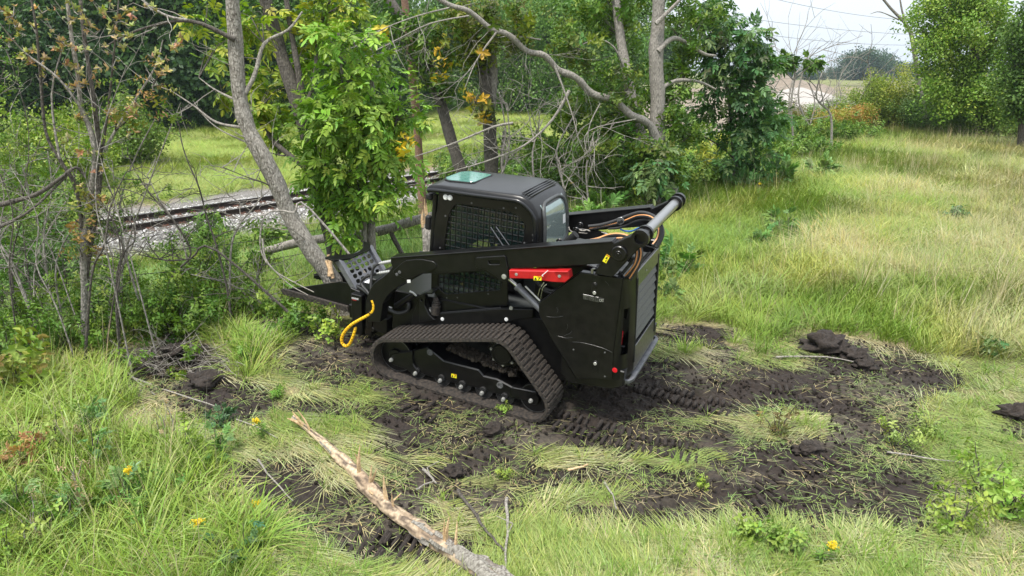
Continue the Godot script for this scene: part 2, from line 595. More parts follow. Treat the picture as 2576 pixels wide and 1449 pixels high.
func cloud_cover() -> ImageTexture:
	var n := FastNoiseLite.new()
	n.seed = 77; n.frequency = .006; n.fractal_octaves = 5
	var im := Image.create(512, 256, false, Image.FORMAT_RGBA8)
	for y in 256:
		for x in 512:
			var a := TAU * x / 512.0
			var el := PI * (.5 - y / 256.0)
			var t := n.get_noise_3d(cos(a) * cos(el) * 160.0, sin(el) * 420.0, sin(a) * cos(el) * 160.0)
			var k := clampf(.5 + t * 1.1, 0, 1) * ss(.0, .22, el)
			im.set_pixel(x, y, Color(.40, .38, .36, k * .5))
	return ImageTexture.create_from_image(im)

func lines(a: float, b: float, fine: float, lo: float, hi: float, grow: float) -> PackedFloat32Array:
	var r := []
	var x := a
	while x < b:
		r.append(x); x += fine
	var st := fine
	var up := []
	x = b
	while x < hi:
		up.append(x); st = minf(st * grow, hi * .12); x += st
	up.append(hi)
	st = fine
	x = a - fine
	var dn := []
	while x > lo:
		dn.append(x); st = minf(st * grow, -lo * .12); x -= st
	dn.append(lo)
	dn.reverse()
	return PackedFloat32Array(dn + r + up)
func build_ground():
	var xs := lines(-4.6, 5.6, .033, -900.0, 900.0, 1.12)
	var zs := lines(-10.2, -3.4, .033, -1500.0, 60.0, 1.12)
	var b := MB.new()
	var nx := xs.size()
	var nzz := zs.size()
	for j in nzz:
		for i in nx:
			var x := xs[i]; var z := zs[j]
			var y := hgt(x, z)
			var q := rail_q(x, z)
			var c: Color
			var m := mud(x, y, z)
			if m > 0.0:
				var rough := na.get_noise_2d(x * 900.0, z * 900.0) * .028 + nb.get_noise_2d(x * 2600.0, z * 2600.0) * .02
				y += (rough - .02 + print_height(x, z)) * ss(.1, .5, m)
			var gn := nb.get_noise_2d(x * 40.0, z * 40.0)
			if absf(q) < 3.6 + gn * .5:
				c = Color(.17, .165, .16)
			elif q < -3.0 and q > -6.5:
				c = Color(.22, .21, .2).lerp(Color(.26, .19, .11), ss(-5.2, -6.2, q + gn * 2.0))
			elif z < -150.0 and q < -60.0:
				c = Color(.22, .24, .08)
			else:
				var thatch := Color(.13, .13, .05).lerp(Color(.30, .26, .14), ss(-.2, .5, gn))
				c = thatch.lerp(Color(.029, .0225, .0175).lerp(Color(.078, .065, .052), ss(-.1, .55, na.get_noise_2d(x * 75.0 + 7.0, z * 75.0) + gn * .3)), ss(.12, .4, m))
			c.a = 1.0
			b.col = c
			b.vert(Vector3(x, y, z))
	for j in nzz - 1:
		for i in nx - 1:
			var k := j * nx + i
			b.i.append_array([k, k + 1, k + nx + 1, k, k + nx + 1, k + nx])
	var o := obj("ground", b.mesh(true), M.ground)
	o.set_meta("kind", "structure")
	# bars of soil pressed up by the tracks
	rng.seed = 66
	for w in prints:
		var pb := MB.new()
		var run := 0.0
		for i in w.size() - 1:
			var a: Vector2 = w[i]
			var d: Vector2 = w[i + 1] - a
			var len := d.length()
			d /= len
			var nn := Vector2(-d.y, d.x)
			var t := 0.0
			while t < len:
				for sd in [-1.0, 1.0]:
					var c: Vector2 = a + d * (t + (.036 if sd > 0 else 0.0)) + nn * sd * .105
					var y := hgt(c.x, c.y)
					var m := mud(c.x, y, c.y)
					if m < .05 or nb.get_noise_2d(c.x * 60.0 + 50.0, c.y * 60.0) < -.12 or rf(0, 1) < .08: continue
					var turn := Basis(Vector3(nn.x, 0, nn.y), Vector3.UP, Vector3(nn.x, 0, nn.y).cross(Vector3.UP)) * Basis.from_euler(Vector3(rf(-.15, .15), rf(-.12, .12), rf(-.06, .06)))
					box(pb, Vector3(c.x, y - .006 + rf(-.009, .006), c.y), Vector3(.2 * rf(.55, 1.03), .05, .034 * rf(.8, 1.15)), turn, .012)
				t += .072
			run += len
		if pb.v.size(): part("tread_print", pb, M.soil, o).set_meta("kind", "stuff")

func stone(seed_: int) -> ArrayMesh:
	var r := RandomNumberGenerator.new()
	r.seed = seed_
	var b := MB.new()
	var p := []
	for k in 12:
		var a := TAU * (k % 5) / 5.0 + (.6 if k >= 5 else 0.0)
		var e := -.5 if k < 5 else .5
		var d := Vector3(cos(a) * cos(e), sin(e), sin(a) * cos(e)) if k < 10 else Vector3(0, -1 if k == 10 else 1, 0)
		p.append(d * r.randf_range(.7, 1.25) * Vector3(1, .75, 1))
	for k in 5:
		var n := (k + 1) % 5
		b.tri(p[10], p[k], p[n]); b.tri(p[11], p[5 + n], p[5 + k])
		b.tri(p[k], p[5 + k], p[n]); b.tri(p[n], p[5 + k], p[5 + n])
	return b.mesh()

func build_railway():
	var t := thing("railroad_track", "railroad track on pale ballast, steel rails on brown ties, behind the trees", "railroad track", rail_at(0, 0) + Vector3(0, -1.37, 0))
	var d := Vector3(.657, 0, -.754)
	var o := t.position
	var bs := Basis(Vector3(.754, 0, .657), Vector3.UP, -d)   # x across, z back along the line
	t.basis = bs
	for sd in [-.75, .75]:
		var b := MB.new()
		var pr := PackedVector2Array([Vector2(-.07, .03), Vector2(.07, .03), Vector2(.07, .045), Vector2(.012, .06), Vector2(.012, .15), Vector2(.036, .16), Vector2(.036, .19), Vector2(.028, .2), Vector2(-.028, .2), Vector2(-.036, .19), Vector2(-.036, .16), Vector2(-.012, .15), Vector2(-.012, .06), Vector2(-.07, .045)])
		for k in pr.size():
			var a := pr[k]; var c := pr[(k + 1) % pr.size()]
			b.quad(Vector3(a.x + sd, a.y, 60), Vector3(c.x + sd, c.y, 60), Vector3(c.x + sd, c.y, -400), Vector3(a.x + sd, a.y, -400))
		var r := part("rail", b, M.rail_side, t)
		var tb := MB.new()
		tb.quad(Vector3(sd - .027, .2025, 60), Vector3(sd - .027, .2025, -400), Vector3(sd + .027, .2025, -400), Vector3(sd + .027, .2025, 60))
		part("running_surface", tb, M.rail_top, r)
	var tie := MB.new()
	box(tie, Vector3(0, -.065, 0), Vector3(2.6, .18, .23), Basis.IDENTITY, .012)
	var tm := tie.mesh()
	var pl := MB.new()
	box(pl, Vector3(0, .034, 0), Vector3(.36, .02, .2), Basis.IDENTITY, .004)
	for q in [[-.11, .06], [.11, -.06], [-.1, -.06], [.1, .06]]:
		box(pl, Vector3(q[0], .055, q[1]), Vector3(.035, .04, .035), Basis.IDENTITY, .004)
	var pm := pl.mesh()
	var sp := .53
	for k in range(-14, 66):
		var ti := obj("tie", tm, M.tie_wood, t, Transform3D(Basis(Vector3.UP, rf(-.02, .02)), Vector3(rf(-.05, .05), .0, -k * sp)))
		for sd in [-.75, .75]:
			obj("tie_plate", pm, M.rust, ti, Transform3D(Basis.IDENTITY, Vector3(sd, 0, 0)))
	var far_ties := []
	var fc := []
	for k in range(66, 300):
		far_ties.append(Transform3D(Basis.IDENTITY, Vector3(0, 0, -k * sp))); fc.append(Color.WHITE)
	copies("distant_ties", tm, M.tie_wood, far_ties, fc, t)
	var sm := [stone(1), stone(2), stone(3)]
	var vs := vmat("stone", .9)
	var xs := [[], [], []]
	var cs := [[], [], []]
	for k in 30000:
		var al := rf(-9, 1)
		al = rf(-10.0, 45.0) if k % 3 else rf(-10, 14)
		var q := rf(-4.6, 3.9)
		if absf(absf(q) - .75) < .12: continue
		var p := rail_at(al, q)
		p.y = hgt(p.x, p.z) + rf(-.015, .02)
		var sz := rf(.022, .05) * (1.0 if q > -2.4 else .6)
		if q < -2.4 and rf(0, 1) < .35: continue
		xs[k % 3].append(Transform3D(Basis.from_euler(rv() * 3.0).scaled(Vector3.ONE * sz), p))
		var g := rf(.2, .6)
		cs[k % 3].append(Color(g, g * rf(.94, 1.0), g * rf(.86, .98)))
	var bal := thing("ballast_stones", "pale grey crushed stone ballast under and beside the railroad track", "ballast")
	bal.set_meta("kind", "stuff")
	for k in 3:
		copies("stone", sm[k], vs, xs[k], cs[k], bal)

func mound(c: Vector3, rx: float, rz: float, h: float, seed_: float) -> MB:
	var b := MB.new()
	var n := 26
	for j in n:
		for i in n:
			var u := i / (n - 1.0) * 2.0 - 1.0
			var w := j / (n - 1.0) * 2.0 - 1.0
			var d := sqrt(u * u + w * w) + na.get_noise_2d(u * 160.0 + seed_, w * 160.0) * .25
			var y := h * pow(clampf(1.0 - d, 0, 1), .85) - .15 + na.get_noise_2d(u * 700.0, w * 700.0 + seed_) * .1 * h
			b.vert(Vector3(u * rx, y, w * rz))
	for j in n - 1:
		for i in n - 1:
			var k := j * n + i
			b.i.append_array([k, k + 1, k + n + 1, k, k + n + 1, k + n])
	return b
func build_far():
	# earth and gravel heaps seen past the trees
	var ps := [[1905, 245, 100.0, 16.0, 12.0, 5.6, "sand", "tall brown earth heap rising behind the sumac stems"], [1780, 262, 70.0, 14.0, 9.0, 3.0, "sand", "low reddish earth heap seen through the box elder branches"], [2010, 250, 85.0, 11.0, 8.0, 3.4, "gravel_pile", "pale grey gravel heap behind the bare sumac stems"], [1950, 255, 78.0, 8.0, 7.0, 2.1, "gravel_pile", "small light gravel heap beside the brown earth heap"]]
	for a in ps:
		var p := pd(a[0], a[1], a[2])
		p.y = hgt(p.x, p.z) - .1
		var o := thing("earth_heap" if a[6] == "sand" else "gravel_heap", a[7], "heap", p)
		part("heap", mound(p, a[3], a[4], a[5], a[0]), M[a[6]], o, true)
	# power line: three cables between two poles hidden by the trees
	var ca := [[1960, 0, 2240, 47], [1842, 40, 2240, 84], [1905, 84, 2240, 113]]
	for k in 3:
		var a: Array = ca[k]
		var p0 := pd(a[0], a[1], 150.0)
		var p1 := pd(a[2], a[3], 176.0)
		var d := p1 - p0
		var pts := []
		for j in 33:
			var f := lerpf(-2.2, 2.6, j / 32.0)
			var sag := (f - .9) * (f - .9)
			var p := p0 + d * f
			p.y = lerpf(p0.y, p1.y, f) + (sag - lerpf(.81, .01, f)) * 1.6
			pts.append(p)
		var b := MB.new()
		tube(b, pts, [.045], 6)
		var o := part("power_cable", b, M.cable, null) if false else obj("power_cable", b.mesh(true), M.cable)
		tag(o, ["highest of three overhead power cables crossing the pale sky", "middle of three overhead power cables crossing the pale sky", "lowest of three overhead power cables crossing the pale sky"][k], "power cable", "overhead power cables")

# ------------------------------------------------------------------ the loader
var LD: Node3D
func hull_path(n: int) -> Array: # belt outline as [Vector2 (x rearward, y), tangent angle] evenly spaced
	var cs := [[Vector2(-1.69, .262), .262], [Vector2(0, .222), .222], [Vector2(-.41, .605), .262]] # front idler, rear idler, sprocket
	var pts := []
	# outline = convex hull of the three circles
	var cloud := PackedVector2Array()
	for c in cs:
		for k in 96: cloud.append(c[0] + Vector2.from_angle(TAU * k / 96) * c[1])
	var h := Geometry2D.convex_hull(cloud)
	var total := 0.0
	for k in h.size() - 1: total += (h[k + 1] - h[k]).length()
	var seg := 0
	var at := 0.0
	var acc := 0.0
	for k in n:
		var want := total * k / n
		while acc + (h[seg + 1] - h[seg]).length() < want:
			acc += (h[seg + 1] - h[seg]).length()
			seg += 1
		var e := (h[seg + 1] - h[seg])
		pts.append([h[seg] + e.normalized() * (want - acc), e.angle()])
	for k in n: # round off the corners a little and let the top run sag
		pass
	return pts
func belt(parent: Node3D, z0: float, z1: float, singly: bool):
	var n := 160
	var path := hull_path(n)
	var b := MB.new()
	var lug_h := .019
	var th := .03
	var rows := [] # profile points across the belt: (z, depth below lug tops)
	for k in n:
		var p: Vector2 = path[k][0]
		var an: float = (path[k][1] + path[(k + n - 1) % n][1]) * .5
		if absf(path[k][1] - path[(k + n - 1) % n][1]) > PI: an = path[k][1]
		var nr := Vector2(sin(an), -cos(an))  # outward for a counter-clockwise hull
		var row := []
		for q in [[z0, lug_h], [z1, lug_h], [z1, lug_h + th], [z0, lug_h + th]]:
			var w: Vector2 = p - nr * q[1]
			row.append(Vector3(w.x, w.y, q[0]))
		rows.append(row)
	for k in n:
		var r: Array = rows[k]
		var t: Array = rows[(k + 1) % n]
		for j in 4:
			var j2 := (j + 1) % 4
			b.quad(r[j], t[j], t[j2], r[j2])
	var o := part("rubber_track", b, M.rubber, parent)
	var lm := MB.new()
	var w := z1 - z0
	plate(lm, PackedVector2Array([Vector2(-.0215, -.002), Vector2(.0215, -.002), Vector2(.016, lug_h), Vector2(-.016, lug_h)]), -w * .243, w * .243, [], .003)
	var lug := lm.mesh()
	var joined := MB.new()
	var m := 80
	var lp2 := hull_path(m * 2)
	var all := []
	for k in m * 2:
		var p: Vector2 = lp2[k][0]
		var an: float = lp2[k][1]
		var nr := Vector2(sin(an), -cos(an))
		var c := p - nr * lug_h
		var zc := z0 + w * (.255 if k % 2 else .745)
		var bs := Basis(Vector3(nr.y, -nr.x, 0), Vector3(nr.x, nr.y, 0), Vector3(0, 0, 1)).rotated(Vector3(nr.x, nr.y, 0), .0)
		var xf := Transform3D(bs, Vector3(c.x, c.y, zc))
		if singly: obj("lug", lug, M.rubber, o, xf)
		else: all.append(xf)
	if not singly:
		var cc := []
		for k in all: cc.append(Color.WHITE)
		copies("lugs", lug, M.rubber, all, cc, o)
func bolt(parent: Node3D, p: Vector3, r: float, h := .014, m := "bolt", sides := 6):
	var b := MB.new()
	cyl(b, p - Vector3(0, 0, .004), p + Vector3(0, 0, h * .35), r * 1.35, 16)
	cyl(b, p + Vector3(0, 0, h * .35), p + Vector3(0, 0, h), r, sides)
	part("bolt", b, M[m], parent)
func disc(b: MB, c: Vector2, z0: float, z1: float, r: float, ch := .006, n := 28):
	cyl(b, Vector3(c.x, c.y, z0), Vector3(c.x, c.y, z1), r, n, ch)
func L2(k: String, x: float, y: float, z: float) -> Vector2:
	var p := lp(k, x, y, z)
	return Vector2(p.x, p.y)
func decal(parent: Node3D, k: String, pts: Array, z: float, called := "warning_decal"):
	var poly := lps(k, pts, z)
	var b := MB.new()
	plate(b, poly, z, z + .0025, [], 0.0)
	var o := part(called, b, M.decal, parent)
	# red heading, a triangle and a pictogram printed on the sticker
	var a := poly[0]; var e := poly[1]; var f := poly[2]; var g := poly[3]
	var at := func(u: float, v: float) -> Vector2: return a.lerp(e, u).lerp(g.lerp(f, u), v)
	var zz := z + .0045
	var add := func(nm: String, uv: Array, m: String):
		var pb := MB.new()
		var pp := PackedVector2Array()
		for q in uv: pp.append(at.call(q[0], q[1]))
		plate(pb, pp, z + .0024, zz, [], 0.0)
		part(nm, pb, M[m], o)
	var land := (e - a).length() > (g - a).length()
	if land:
		add.call("print_band", [[.5, .04], [.97, .04], [.97, .2], [.5, .2]], "red")
		add.call("print_triangle", [[.08, .85], [.25, .2], [.42, .85]], "ink")
		add.call("print_figure", [[.6, .8], [.66, .45], [.8, .3], [.86, .4], [.72, .6], [.68, .85]], "ink")
	else:
		add.call("print_band", [[.03, .02], [.97, .02], [.97, .12], [.03, .12]], "red")
		add.call("print_triangle", [[.2, .5], [.5, .18], [.8, .5]], "ink")
		add.call("print_figure", [[.62, .92], [.6, .75], [.5, .72], [.66, .58], [.82, .72], [.72, .75], [.74, .92]], "ink")
func mesh_guard(parent: Node3D, poly: PackedVector2Array, z: float, step: float, slope: float):
	var b := MB.new()
	var lo := Vector2(INF, INF); var hi := -lo
	for p in poly:
		lo = lo.min(p); hi = hi.max(p)
	var dirs := [Vector2(1, slope).normalized(), Vector2(-slope, 1).normalized()]
	for k in 2:
		var d: Vector2 = dirs[k]
		var nrm: Vector2 = dirs[1 - k]
		var c := (lo + hi) * .5
		for j in range(-40, 41):
			var st := c + nrm * j * step - d * 3.0
			for s2 in Geometry2D.intersect_polyline_with_polygon(PackedVector2Array([st, st + d * 6.0]), poly):
				var zz := z + (.004 if k else 0.0)
				tube(b, [Vector3(s2[0].x, s2[0].y, zz), Vector3(s2[1].x, s2[1].y, zz)], [.0066], 6, false)
	part("window_guard", b, M.paint, parent)
func hose(parent: Node3D, pts: Array, r: float, m := "hose", stripe := false, called := "hydraulic_hose"):
	var b := MB.new()
	var c := catmull(pts, 6)
	tube(b, c, [r], 10)
	var o := part(called, b, M[m], parent, true)
	if stripe:
		var sb := MB.new()
		for k in range(0, c.size() - 2):
			var t: Vector3 = (c[k + 1] - c[k]).normalized()
			var up := (Vector3(0, .8, .6) - t * t.dot(Vector3(0, .8, .6))).normalized()
			var sd := t.cross(up) * r * .34
			sb.quad(c[k] + up * r * 1.03 - sd, c[k + 1] + up * r * 1.03 - sd, c[k + 1] + up * r * 1.03 + sd, c[k] + up * r * 1.03 + sd)
		part("hose_stripe", sb, M.orange_stripe, o)

func arm_plates(parent: Node3D, sg: float):
	var z := .75
	var poly := PackedVector2Array()
	poly.append_array(lps("C", [300, 160], z))
	poly.append_array(lps("2", [0, 1046, 1500, 936, 1575, 930], z))
	poly.append_array(lps("D", [790, 735, 1140, 580, 1180, 560, 1235, 552, 1290, 585, 1305, 650, 1275, 718, 1190, 805, 1000, 990, 760, 1255, 490, 1205, 560, 1065], z))
	poly.append_array(lps("2", [1440, 1180, 380, 1240], z))
	poly.append_array(lps("C", [1200, 448, 880, 465, 780, 520, 560, 640, 380, 760, 230, 900, 150, 1040, 130, 1200, 100, 1390, -130, 1390, -190, 1200, -180, 1000, -130, 830, -60, 690, 0, 620, 150, 520, 270, 420, 330, 330, 303, 250], z))
	var b := MB.new()
	if sg > 0: plate(b, poly, z - .13, z, [], .006)
	else: plate(b, poly, -z + .13, -z, [], .006)
	var o := part("lift_arm", b, M.paint, parent)
	# top flange in the same paint as the arm
	var fb := MB.new()
	var a := lp("C", 305, 160, z); var c := lp("2", 1560, 931, z)
	for k in 1:
		var d := (c - a).normalized()
		var up := Vector3(-d.y, d.x, 0) * (1.0 if d.x > 0 else -1.0)
		box(fb, (a + c) * .5 + up * .004 + Vector3(0, 0, -.065), Vector3((c - a).length(), .014, .15), Basis(d, up, Vector3(0, 0, 1)), .005)
	if sg < 0:
		for k in fb.v.size(): fb.v[k].z = -fb.v[k].z
	part("top_flange", fb, M.paint, o)
	if sg > 0:
		var rb := MB.new()
		plate(rb, round_poly(lps("C", [330, 420, 580, 200, 890, 168, 1150, 220, 1205, 300, 1160, 375, 880, 462, 600, 560], z), .04), z - .002, z + .012, [], .004)
		part("reinforcement_plate", rb, M.paint, o)
		var hb := MB.new()
		plate(hb, round_poly(lps("2", [5, 1110, 340, 1088, 372, 1230, 388, 1352, 350, 1386, 280, 1382, 245, 1325, 130, 1250, 5, 1225], z + .02), .02), z + .001, z + .02, [round_poly(lps("2", [145, 1145, 285, 1145, 285, 1188, 160, 1188], z + .02), .015)], .004)
		part("lock_bracket", hb, M.paint, o)
		bolt(o, lp("2", 330, 1325, z + .02), .02, .012, "bolt")
		for q in [[475, 428], [422, 472]]: bolt(o, lp("C", q[0], q[1], z + .012), .014, .008, "louvre")
		var db := MB.new()
		var pv := L2("D", 870, 885, z)
		disc(db, pv, z - .002, z + .03, .072, .008)
		disc(db, pv, z + .03, z + .04, .03, .004)
		disc(db, pv, z + .04, z + .05, .012, .003)
		part("pivot_cap", db, M.paint, o)
		decal(o, "D", [675, 900, 728, 936, 665, 1042, 610, 1008], z + .001)
	return o

func build_loader():
	LD = thing("compact_track_loader", "black compact track loader with caged cab, rubber tracks and red lift arm lock", "track loader", VO)
	LD.basis = Basis(-VF, VU, VN)
	var L := LD
	# undercarriage
	belt(L, .55, .95, true)
	belt(L, -.95, -.55, false)
	for sg in [1.0, -1.0]:
		var uc := MB.new()
		var zf := .82
		plate(uc, lps("3", [740, 695, 905, 830, 1240, 915, 1290, 975, 1420, 1005, 1560, 1080, 1800, 1125, 1818, 1170, 1800, 1235, 1540, 1190, 1400, 1150, 1200, 1090, 1000, 1045, 820, 1000, 690, 960, 600, 860, 590, 735], zf), .60 * sg, zf * sg, [], .012)
		var fo := part("track_frame", uc, M.paint, L)
		var fb := MB.new()
		plate(fb, round_poly(lps("3", [370, 790, 420, 755, 600, 738, 605, 855, 655, 930, 632, 985, 590, 955, 530, 905, 410, 868], zf + .03), .02), (zf - .01) * sg, (zf + .03) * sg, [], .008)
		part("idler_arm", fb, M.paint, fo)
		var rb := MB.new()
		plate(rb, round_poly(lps("3", [1560, 1085, 1800, 1130, 1815, 1200, 1780, 1230, 1550, 1180], zf + .02), .02), (zf - .01) * sg, (zf + .02) * sg, [], .008)
		part("tension_cover", rb, M.paint, fo)
		var wheels := [["front_idler", -1.69, .262, .205], ["rear_idler", 0.0, .222, .165]]
		for q in [[632, 948], [872, 1018], [1073, 1079], [1275, 1139], [1482, 1199]]:
			var wc := L2("3", q[0], q[1], zf + .035)
			wheels.append(["track_roller", wc.x, maxf(wc.y, .15), .105])
		for w in wheels:
			var wb := MB.new()
			for zz in [.62, .78]:
				disc(wb, Vector2(w[1], w[2]), (zz - .03) * sg, (zz + .03) * sg, w[3], .01)
			disc(wb, Vector2(w[1], w[2]), .55 * sg, .84 * sg, w[3] * .4, .008, 18)
			var wo := part(w[0], wb, M.dark if w[3] < .12 else M.paint, fo, true)
			var eb := MB.new()
			ring(eb, Vector3(w[1], w[2], .811 * sg), Vector3(w[1], w[2], .816 * sg), w[3] * .985, w[3] * .95)
			part("worn_rim", eb, M.plate_metal, wo)
		var sb := MB.new()
		var teeth := PackedVector2Array()
		for k in 64:
			teeth.append(Vector2(-.41, .605) + Vector2.from_angle(TAU * k / 64) * (.205 if k % 4 < 2 else .18))
		plate(sb, teeth, .66 * sg, .70 * sg, [], .004)
		disc(sb, Vector2(-.41, .605), .55 * sg, .76 * sg, .15, .01)
		disc(sb, Vector2(-.41, .605), .76 * sg, .80 * sg, .118, .012)
		ring(sb, Vector3(-.41, .605, .80 * sg), Vector3(-.41, .605, .806 * sg), .095, .085)
		var so := part("drive_sprocket", sb, M.paint, fo, true)
		if sg > 0:
			for k in 7: bolt(so, Vector3(-.41 + cos(k * TAU / 7 + .3) * .135, .605 + sin(k * TAU / 7 + .3) * .135, .762), .011, .012)
			for q in [[400, 818], [632, 948], [872, 1018], [1073, 1079], [1275, 1139], [1482, 1199], [1748, 1213]]:
				bolt(fo, lp("3", q[0], q[1], zf + .035), .017, .03)
			for q in [[775, 745], [1450, 1062]]:
				var pb := MB.new()
				var c := L2("3", q[0], q[1], zf)
				ring(pb, Vector3(c.x, c.y, zf - .003), Vector3(c.x, c.y, zf + .012), .036, .022)
				disc(pb, c, zf - .004, zf + .004, .023, .002)
				part("grease_port", pb, M.louvre, fo)
			decal(fo, "3", [980, 952, 1030, 962, 1030, 998, 978, 986], zf + .001)
	# chassis tub and skirts
	var ch := MB.new()
	plate(ch, PackedVector2Array([Vector2(-1.95, .42), Vector2(-1.9, .9), Vector2(.25, 1.0), Vector2(.8, .9), Vector2(.78, .5), Vector2(.36, .42), Vector2(.1, .3), Vector2(-1.8, .3)]), -.52, .52, [], .01)
	part("chassis", ch, M.paint, L)
	var sk := MB.new()
	plate(sk, lps("C", [720, 1250, 860, 920, 960, 880, 1050, 1180, 1160, 1240, 2430, 1135, 3050, 1150, 3050, 1300, 2430, 1400, 700, 1500], .56), .50, .56, [], .005)
	var sko := part("skirt_panel", sk, M.paint, L)
	var ledge := MB.new()
	var la := lp("C", 1155, 1236, .56); var lb := lp("C", 2430, 1128, .56)
	tube(ledge, [la + Vector3(0, 0, -.02), lb + Vector3(0, 0, -.02)], [.012], 8)
	part("ledge_lip", ledge, M.paint, sko)
	bolt(sko, lp("3", 893, 425, .56), .016, .012, "white")
	bolt(sko, lp("3", 1510, 428, .56), .016, .012, "white")
	bolt(sko, lp("3", 1556, 320, .56), .016, .012, "bolt")
	# lower side window panel
	var lz := .5
	var lw := round_poly(lps("C", [1225, 478, 2120, 408, 2215, 500, 2440, 600, 2440, 768, 1370, 860, 1275, 790, 1200, 690], lz), .02)
	var lpn := MB.new()
	plate(lpn, lps("C", [1085, 440, 2150, 340, 2560, 340, 2560, 1090, 1270, 1172, 1240, 1050, 1200, 920, 1150, 830, 1080, 780], lz), lz - .03, lz, [lw], .004)
	var lpo := part("lower_side_panel", lpn, M.paint, L)
	var lg := MB.new()
	plate(lg, inset(lw, -.01), lz - .028, lz - .024, [], 0.0)
	part("side_pane", lg, M.glass, lpo)
	mesh_guard(lpo, lw, lz - .012, .062, .0)
	for q in [[1590, 920], [2185, 850], [1385, 925]]: bolt(lpo, lp("C", q[0], q[1], lz), .007, .006, "louvre")
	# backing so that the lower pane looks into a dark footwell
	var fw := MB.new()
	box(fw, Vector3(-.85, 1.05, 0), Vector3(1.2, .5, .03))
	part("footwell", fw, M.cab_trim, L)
	build_cab(L)
	# arms
	arm_plates(L, 1.0)
	arm_plates(L, -1.0)
	# cross tube between the arm towers
	var ct := MB.new()
	var tp := lp("D", 1215, 635, .72)
	cyl(ct, Vector3(tp.x, tp.y, -.66), Vector3(tp.x, tp.y, .66), .050, 28)
	var cto := part("cross_tube", ct, M.steel, L, true)
	for sg in [1.0, -1.0]:
		var cb := MB.new()
		ring(cb, Vector3(tp.x, tp.y, .60 * sg), Vector3(tp.x, tp.y, .64 * sg), .078, .05)
		ring(cb, Vector3(tp.x, tp.y, .745 * sg), Vector3(tp.x, tp.y, .80 * sg), .08, .052)
		part("tube_collar", cb, M.paint, cto)
	# red lift arm lock
	var rl := MB.new()
	plate(rl, lps("2", [385, 1255, 1062, 1266, 1072, 1350, 1020, 1394, 880, 1388, 640, 1352, 390, 1346], .80), .70, .80, [], .006)
	var rlo := part("arm_lock_brace", rl, M.red, L)
	rlo.set_meta("label", "bright red channel bar locking the lift arm")
	var rl2 := MB.new()
	plate(rl2, lps("2", [910, 1262, 1060, 1264, 1060, 1282, 905, 1276], .81), .71, .815, [], .003)
	part("folded_lip", rl2, M.red, rlo)
	for q in [[470, 1300], [960, 1320]]: bolt(rlo, lp("2", q[0], q[1], .80), .012, .008, "bolt")
	decal(rlo, "2", [668, 1320, 756, 1325, 756, 1370, 668, 1366], .802)
	var sb2 := MB.new()
	tube(sb2, catmull([lp("2", 830, 1255, .81), lp("2", 790, 1290, .815), lp("2", 762, 1312, .815), lp("2", 775, 1320, .815)], 4), [.004], 6)
	part("tie_string", sb2, M.white, rlo, true)
	# lift cylinder and lines
	var lc := MB.new()
	var c0 := lp("4", 90, 280, .66); var c1 := lp("4", 160, 345, .66); var c2 := lp("4", 420, 600, .66)
	cyl(lc, c1, c2, .034, 18, .006)
	cyl(lc, c1, c1.lerp(c2, .1), .042, 18, .004)
	var lco := part("lift_cylinder", lc, M.grey_plate, L, true)
	var lr := MB.new()
	cyl(lr, c0, c1, .019, 14)
	part("cylinder_rod", lr, M.chrome, lco, true)
	hose(L, [lp("4", 245, 350, .70), lp("4", 300, 405, .70), lp("4", 385, 490, .70)], .010, "bolt", false, "steel_line")
	hose(L, [lp("4", 430, 310, .60), lp("4", 385, 380, .60), lp("4", 360, 480, .60)], .008, "chrome", false, "steel_line")
	hose(L, [lp("4", 455, 330, .60), lp("4", 415, 370, .60), lp("4", 390, 490, .60)], .008, "chrome", false, "steel_line")
	hose(L, [lp("4", 350, 300, .6), lp("4", 430, 370, .58), lp("4", 520, 395, .56), lp("4", 600, 370, .55)], .018)
	hose(L, [lp("4", 370, 320, .6), lp("4", 440, 395, .58), lp("4", 540, 420, .56), lp("4", 620, 380, .55)], .018)
	build_rear(L)
	# front: coupler, tilt cylinder, hoses
	var cp := MB.new()
	box(cp, Vector3(-2.22, .62, 0), Vector3(.10, .75, 1.1), Basis(Vector3(0, 0, 1), -.12), .01)
	box(cp, Vector3(-2.12, .42, .48), Vector3(.25, .2, .12), Basis.IDENTITY, .01)
	box(cp, Vector3(-2.12, .42, -.48), Vector3(.25, .2, .12), Basis.IDENTITY, .01)
	part("quick_coupler", cp, M.paint, L)
	var tcb := MB.new()
	cyl(tcb, lp("C", 400, 1090, .55), lp("C", 760, 860, .55), .035, 16, .006)
	var tco := part("tilt_cylinder", tcb, M.paint, L, true)
	var tr := MB.new()
	cyl(tr, lp("C", 270, 1110, .55), lp("C", 330, 1130, .55), .014, 10)
	tube(tr, [lp("C", 670, 800, .57), lp("C", 740, 830, .57), lp("C", 800, 890, .57)], [.012], 8)
	part("cylinder_fitting", tr, M.bolt, tco, true)
	hose(L, [lp("C", 160, 1030, .6), lp("C", 280, 1160, .6), lp("C", 450, 1220, .58), lp("C", 620, 1170, .56), lp("C", 650, 1040, .55), lp("C", 580, 950, .5)], .022)
	var stp := MB.new()
	plate(stp, lps("C", [850, 880, 960, 860, 960, 1080, 1050, 1260, 1150, 1350, 850, 1400], .62), .57, .62, [circle(L2("C", 897, 970, .62), .012, 10)], .005)
	part("step_bracket", stp, M.paint, L)
	var stt := MB.new()
	var q0 := lp("C", 815, 915, .62); var q1 := lp("C", 1000, 825, .62); var q2 := lp("C", 1120, 830, .62)
	for e in [[q0, q1], [q1, q2]]:
		var d: Vector3 = (e[1] - e[0])
		box(stt, (e[0] + e[1]) * .5 + Vector3(0, 0, -.06), Vector3(d.length(), .018, .16), Basis(d.normalized(), Vector3(-d.y, d.x, 0).normalized(), Vector3(0, 0, 1)), .004)
	part("step_tread", stt, M.paint, L)
